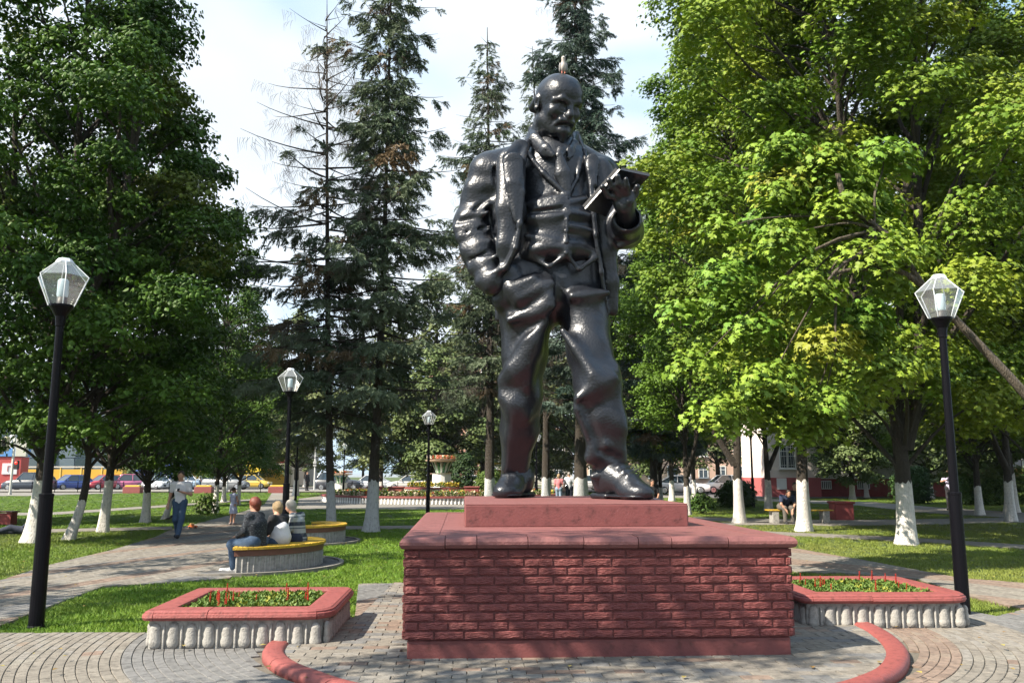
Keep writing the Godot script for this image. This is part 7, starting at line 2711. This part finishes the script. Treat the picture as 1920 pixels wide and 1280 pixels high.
	part("wall", box_mesh(Vector3(9, 7.5, 8), 0.0, Vector3(0, 3.75, -4)), mat(0.48, 0.44, 0.40, 0.9), gb)
	var gs := begin()
	skin(gs, [[Vector3(-5, 7.5, 0.5), Vector3(5, 7.5, 0.5), Vector3(0, 11.5, 0.5)], [Vector3(-5, 7.5, -8.5), Vector3(5, 7.5, -8.5), Vector3(0, 11.5, -8.5)]], true, true, true, 0)
	part("roof", done(gs), mat(0.20, 0.10, 0.07, 0.9), gb)
	for k in 3:
		window_at(gb, Vector3(-2.8 + k * 2.8, 5.4, 0.06), 1.2, 1.5)
	# glass fronted building at the left, leaning facade over a yellow wall
	var g := thing("glass_building", "modern building with a slanting dark glass front behind the left trees", "building", Vector3(-55, 0, -116))
	part("wall", box_mesh(Vector3(40, 15, 14), 0.0, Vector3(0, 7.5, -8)), mat(0.34, 0.40, 0.47, 0.8), g)
	var pane := box_mesh(Vector3(2.3, 2.1, 0.06), 0.01)
	var tones := [mat(0.05, 0.08, 0.10, 0.1, 0.0, 0.9), mat(0.09, 0.13, 0.16, 0.1, 0.0, 0.9), mat(0.16, 0.21, 0.26, 0.15, 0.0, 0.9)]
	for r in 6:
		for k in 16:
			part("pane", pane, tones[rng.randi() % 3], g, Transform3D(Basis(Vector3.RIGHT, 0.16), Vector3(-18.2 + k * 2.43 + r * 0.35, 2.6 + r * 2.2, 0.9 + r * 0.36)))
	part("slab_edge", box_mesh(Vector3(41, 0.5, 1.8), 0.05, Vector3(0, 1.2, 0.2)), mat(0.5, 0.5, 0.5, 0.8), g)
	part("slanted_fin", box_mesh(Vector3(0.6, 13, 0.5), 0.05), mat(0.6, 0.62, 0.64, 0.7), g, Transform3D(Basis(Vector3.BACK, -0.35), Vector3(-9.5, 6.5, 3.2)))
	var yw := thing("yellow_wall", "ochre yellow wall with pale posts behind the row of parked cars", "wall", Vector3(-47, 0.1, -106.5))
	for k in 16:
		part("panel", box_mesh(Vector3(2.35, 2.1, 0.12), 0.01), mat(0.50, 0.30, 0.03, 0.8), yw, Transform3D(Basis(), Vector3(-19 + k * 2.5, 1.05, 0)))
		part("post", box_mesh(Vector3(0.16, 2.3, 0.22), 0.01), mat(0.55, 0.40, 0.10, 0.8), yw, Transform3D(Basis(), Vector3(-20.25 + k * 2.5, 1.15, 0.02)))
	part("top_rail", box_mesh(Vector3(40, 0.14, 0.34), 0.01), mat(0.5, 0.46, 0.40, 0.8), yw, Transform3D(Basis(), Vector3(0, 2.37, 0)))
	var kiosk := thing("kiosk", "red and white kiosk with a blue fascia at the left picture edge", "kiosk", Vector3(-57.5, 0.1, -98.5), 0.25)
	part("booth", box_mesh(Vector3(5.0, 3.4, 3.0), 0.03, Vector3(0, 1.7, 0)), mat(0.50, 0.08, 0.07, 0.7), kiosk)
	part("fascia", box_mesh(Vector3(5.2, 0.9, 3.2), 0.03, Vector3(0, 3.9, 0)), mat(0.12, 0.30, 0.62, 0.6), kiosk)
	part("white_band", box_mesh(Vector3(5.1, 0.4, 3.1), 0.02, Vector3(0, 4.56, 0)), M.white_plain, kiosk)
	part("sign_plate", box_mesh(Vector3(1.5, 1.2, 0.05), 0.01, Vector3(1.4, 2.1, 1.54)), M.white_plain, kiosk)
	var tm := TextMesh.new()
	tm.text = "П"
	tm.font_size = 64
	tm.pixel_size = 0.013
	tm.depth = 0.02
	var sf := SystemFont.new()
	sf.font_names = PackedStringArray(["Droid Sans"])
	tm.font = sf
	part("letter", tm, mat(0.40, 0.05, 0.05, 0.7), kiosk, Transform3D(Basis(), Vector3(1.4, 2.1, 1.59)))
	var shop := thing("shop_front", "row of shop fronts with red signs behind the cars and left trees", "building", Vector3(-36, 0.1, -117.5))
	part("wall", box_mesh(Vector3(13, 6.0, 8), 0.0, Vector3(0, 3.0, -4)), mat(0.55, 0.44, 0.34, 0.85), shop)
	part("red_sign", box_mesh(Vector3(11, 0.8, 0.3), 0.03, Vector3(0, 3.4, 0.2)), mat(0.55, 0.04, 0.03, 0.6), shop)
	part("awning", box_mesh(Vector3(12, 0.2, 1.4), 0.03, Vector3(0, 2.8, 0.7)), mat(0.30, 0.25, 0.20, 0.8), shop)
	for k in 5:
		window_at(shop, Vector3(-4.6 + k * 2.3, 1.4, 0.06), 1.6, 1.9)
		window_at(shop, Vector3(-4.6 + k * 2.3, 4.9, 0.06), 1.2, 1.2)
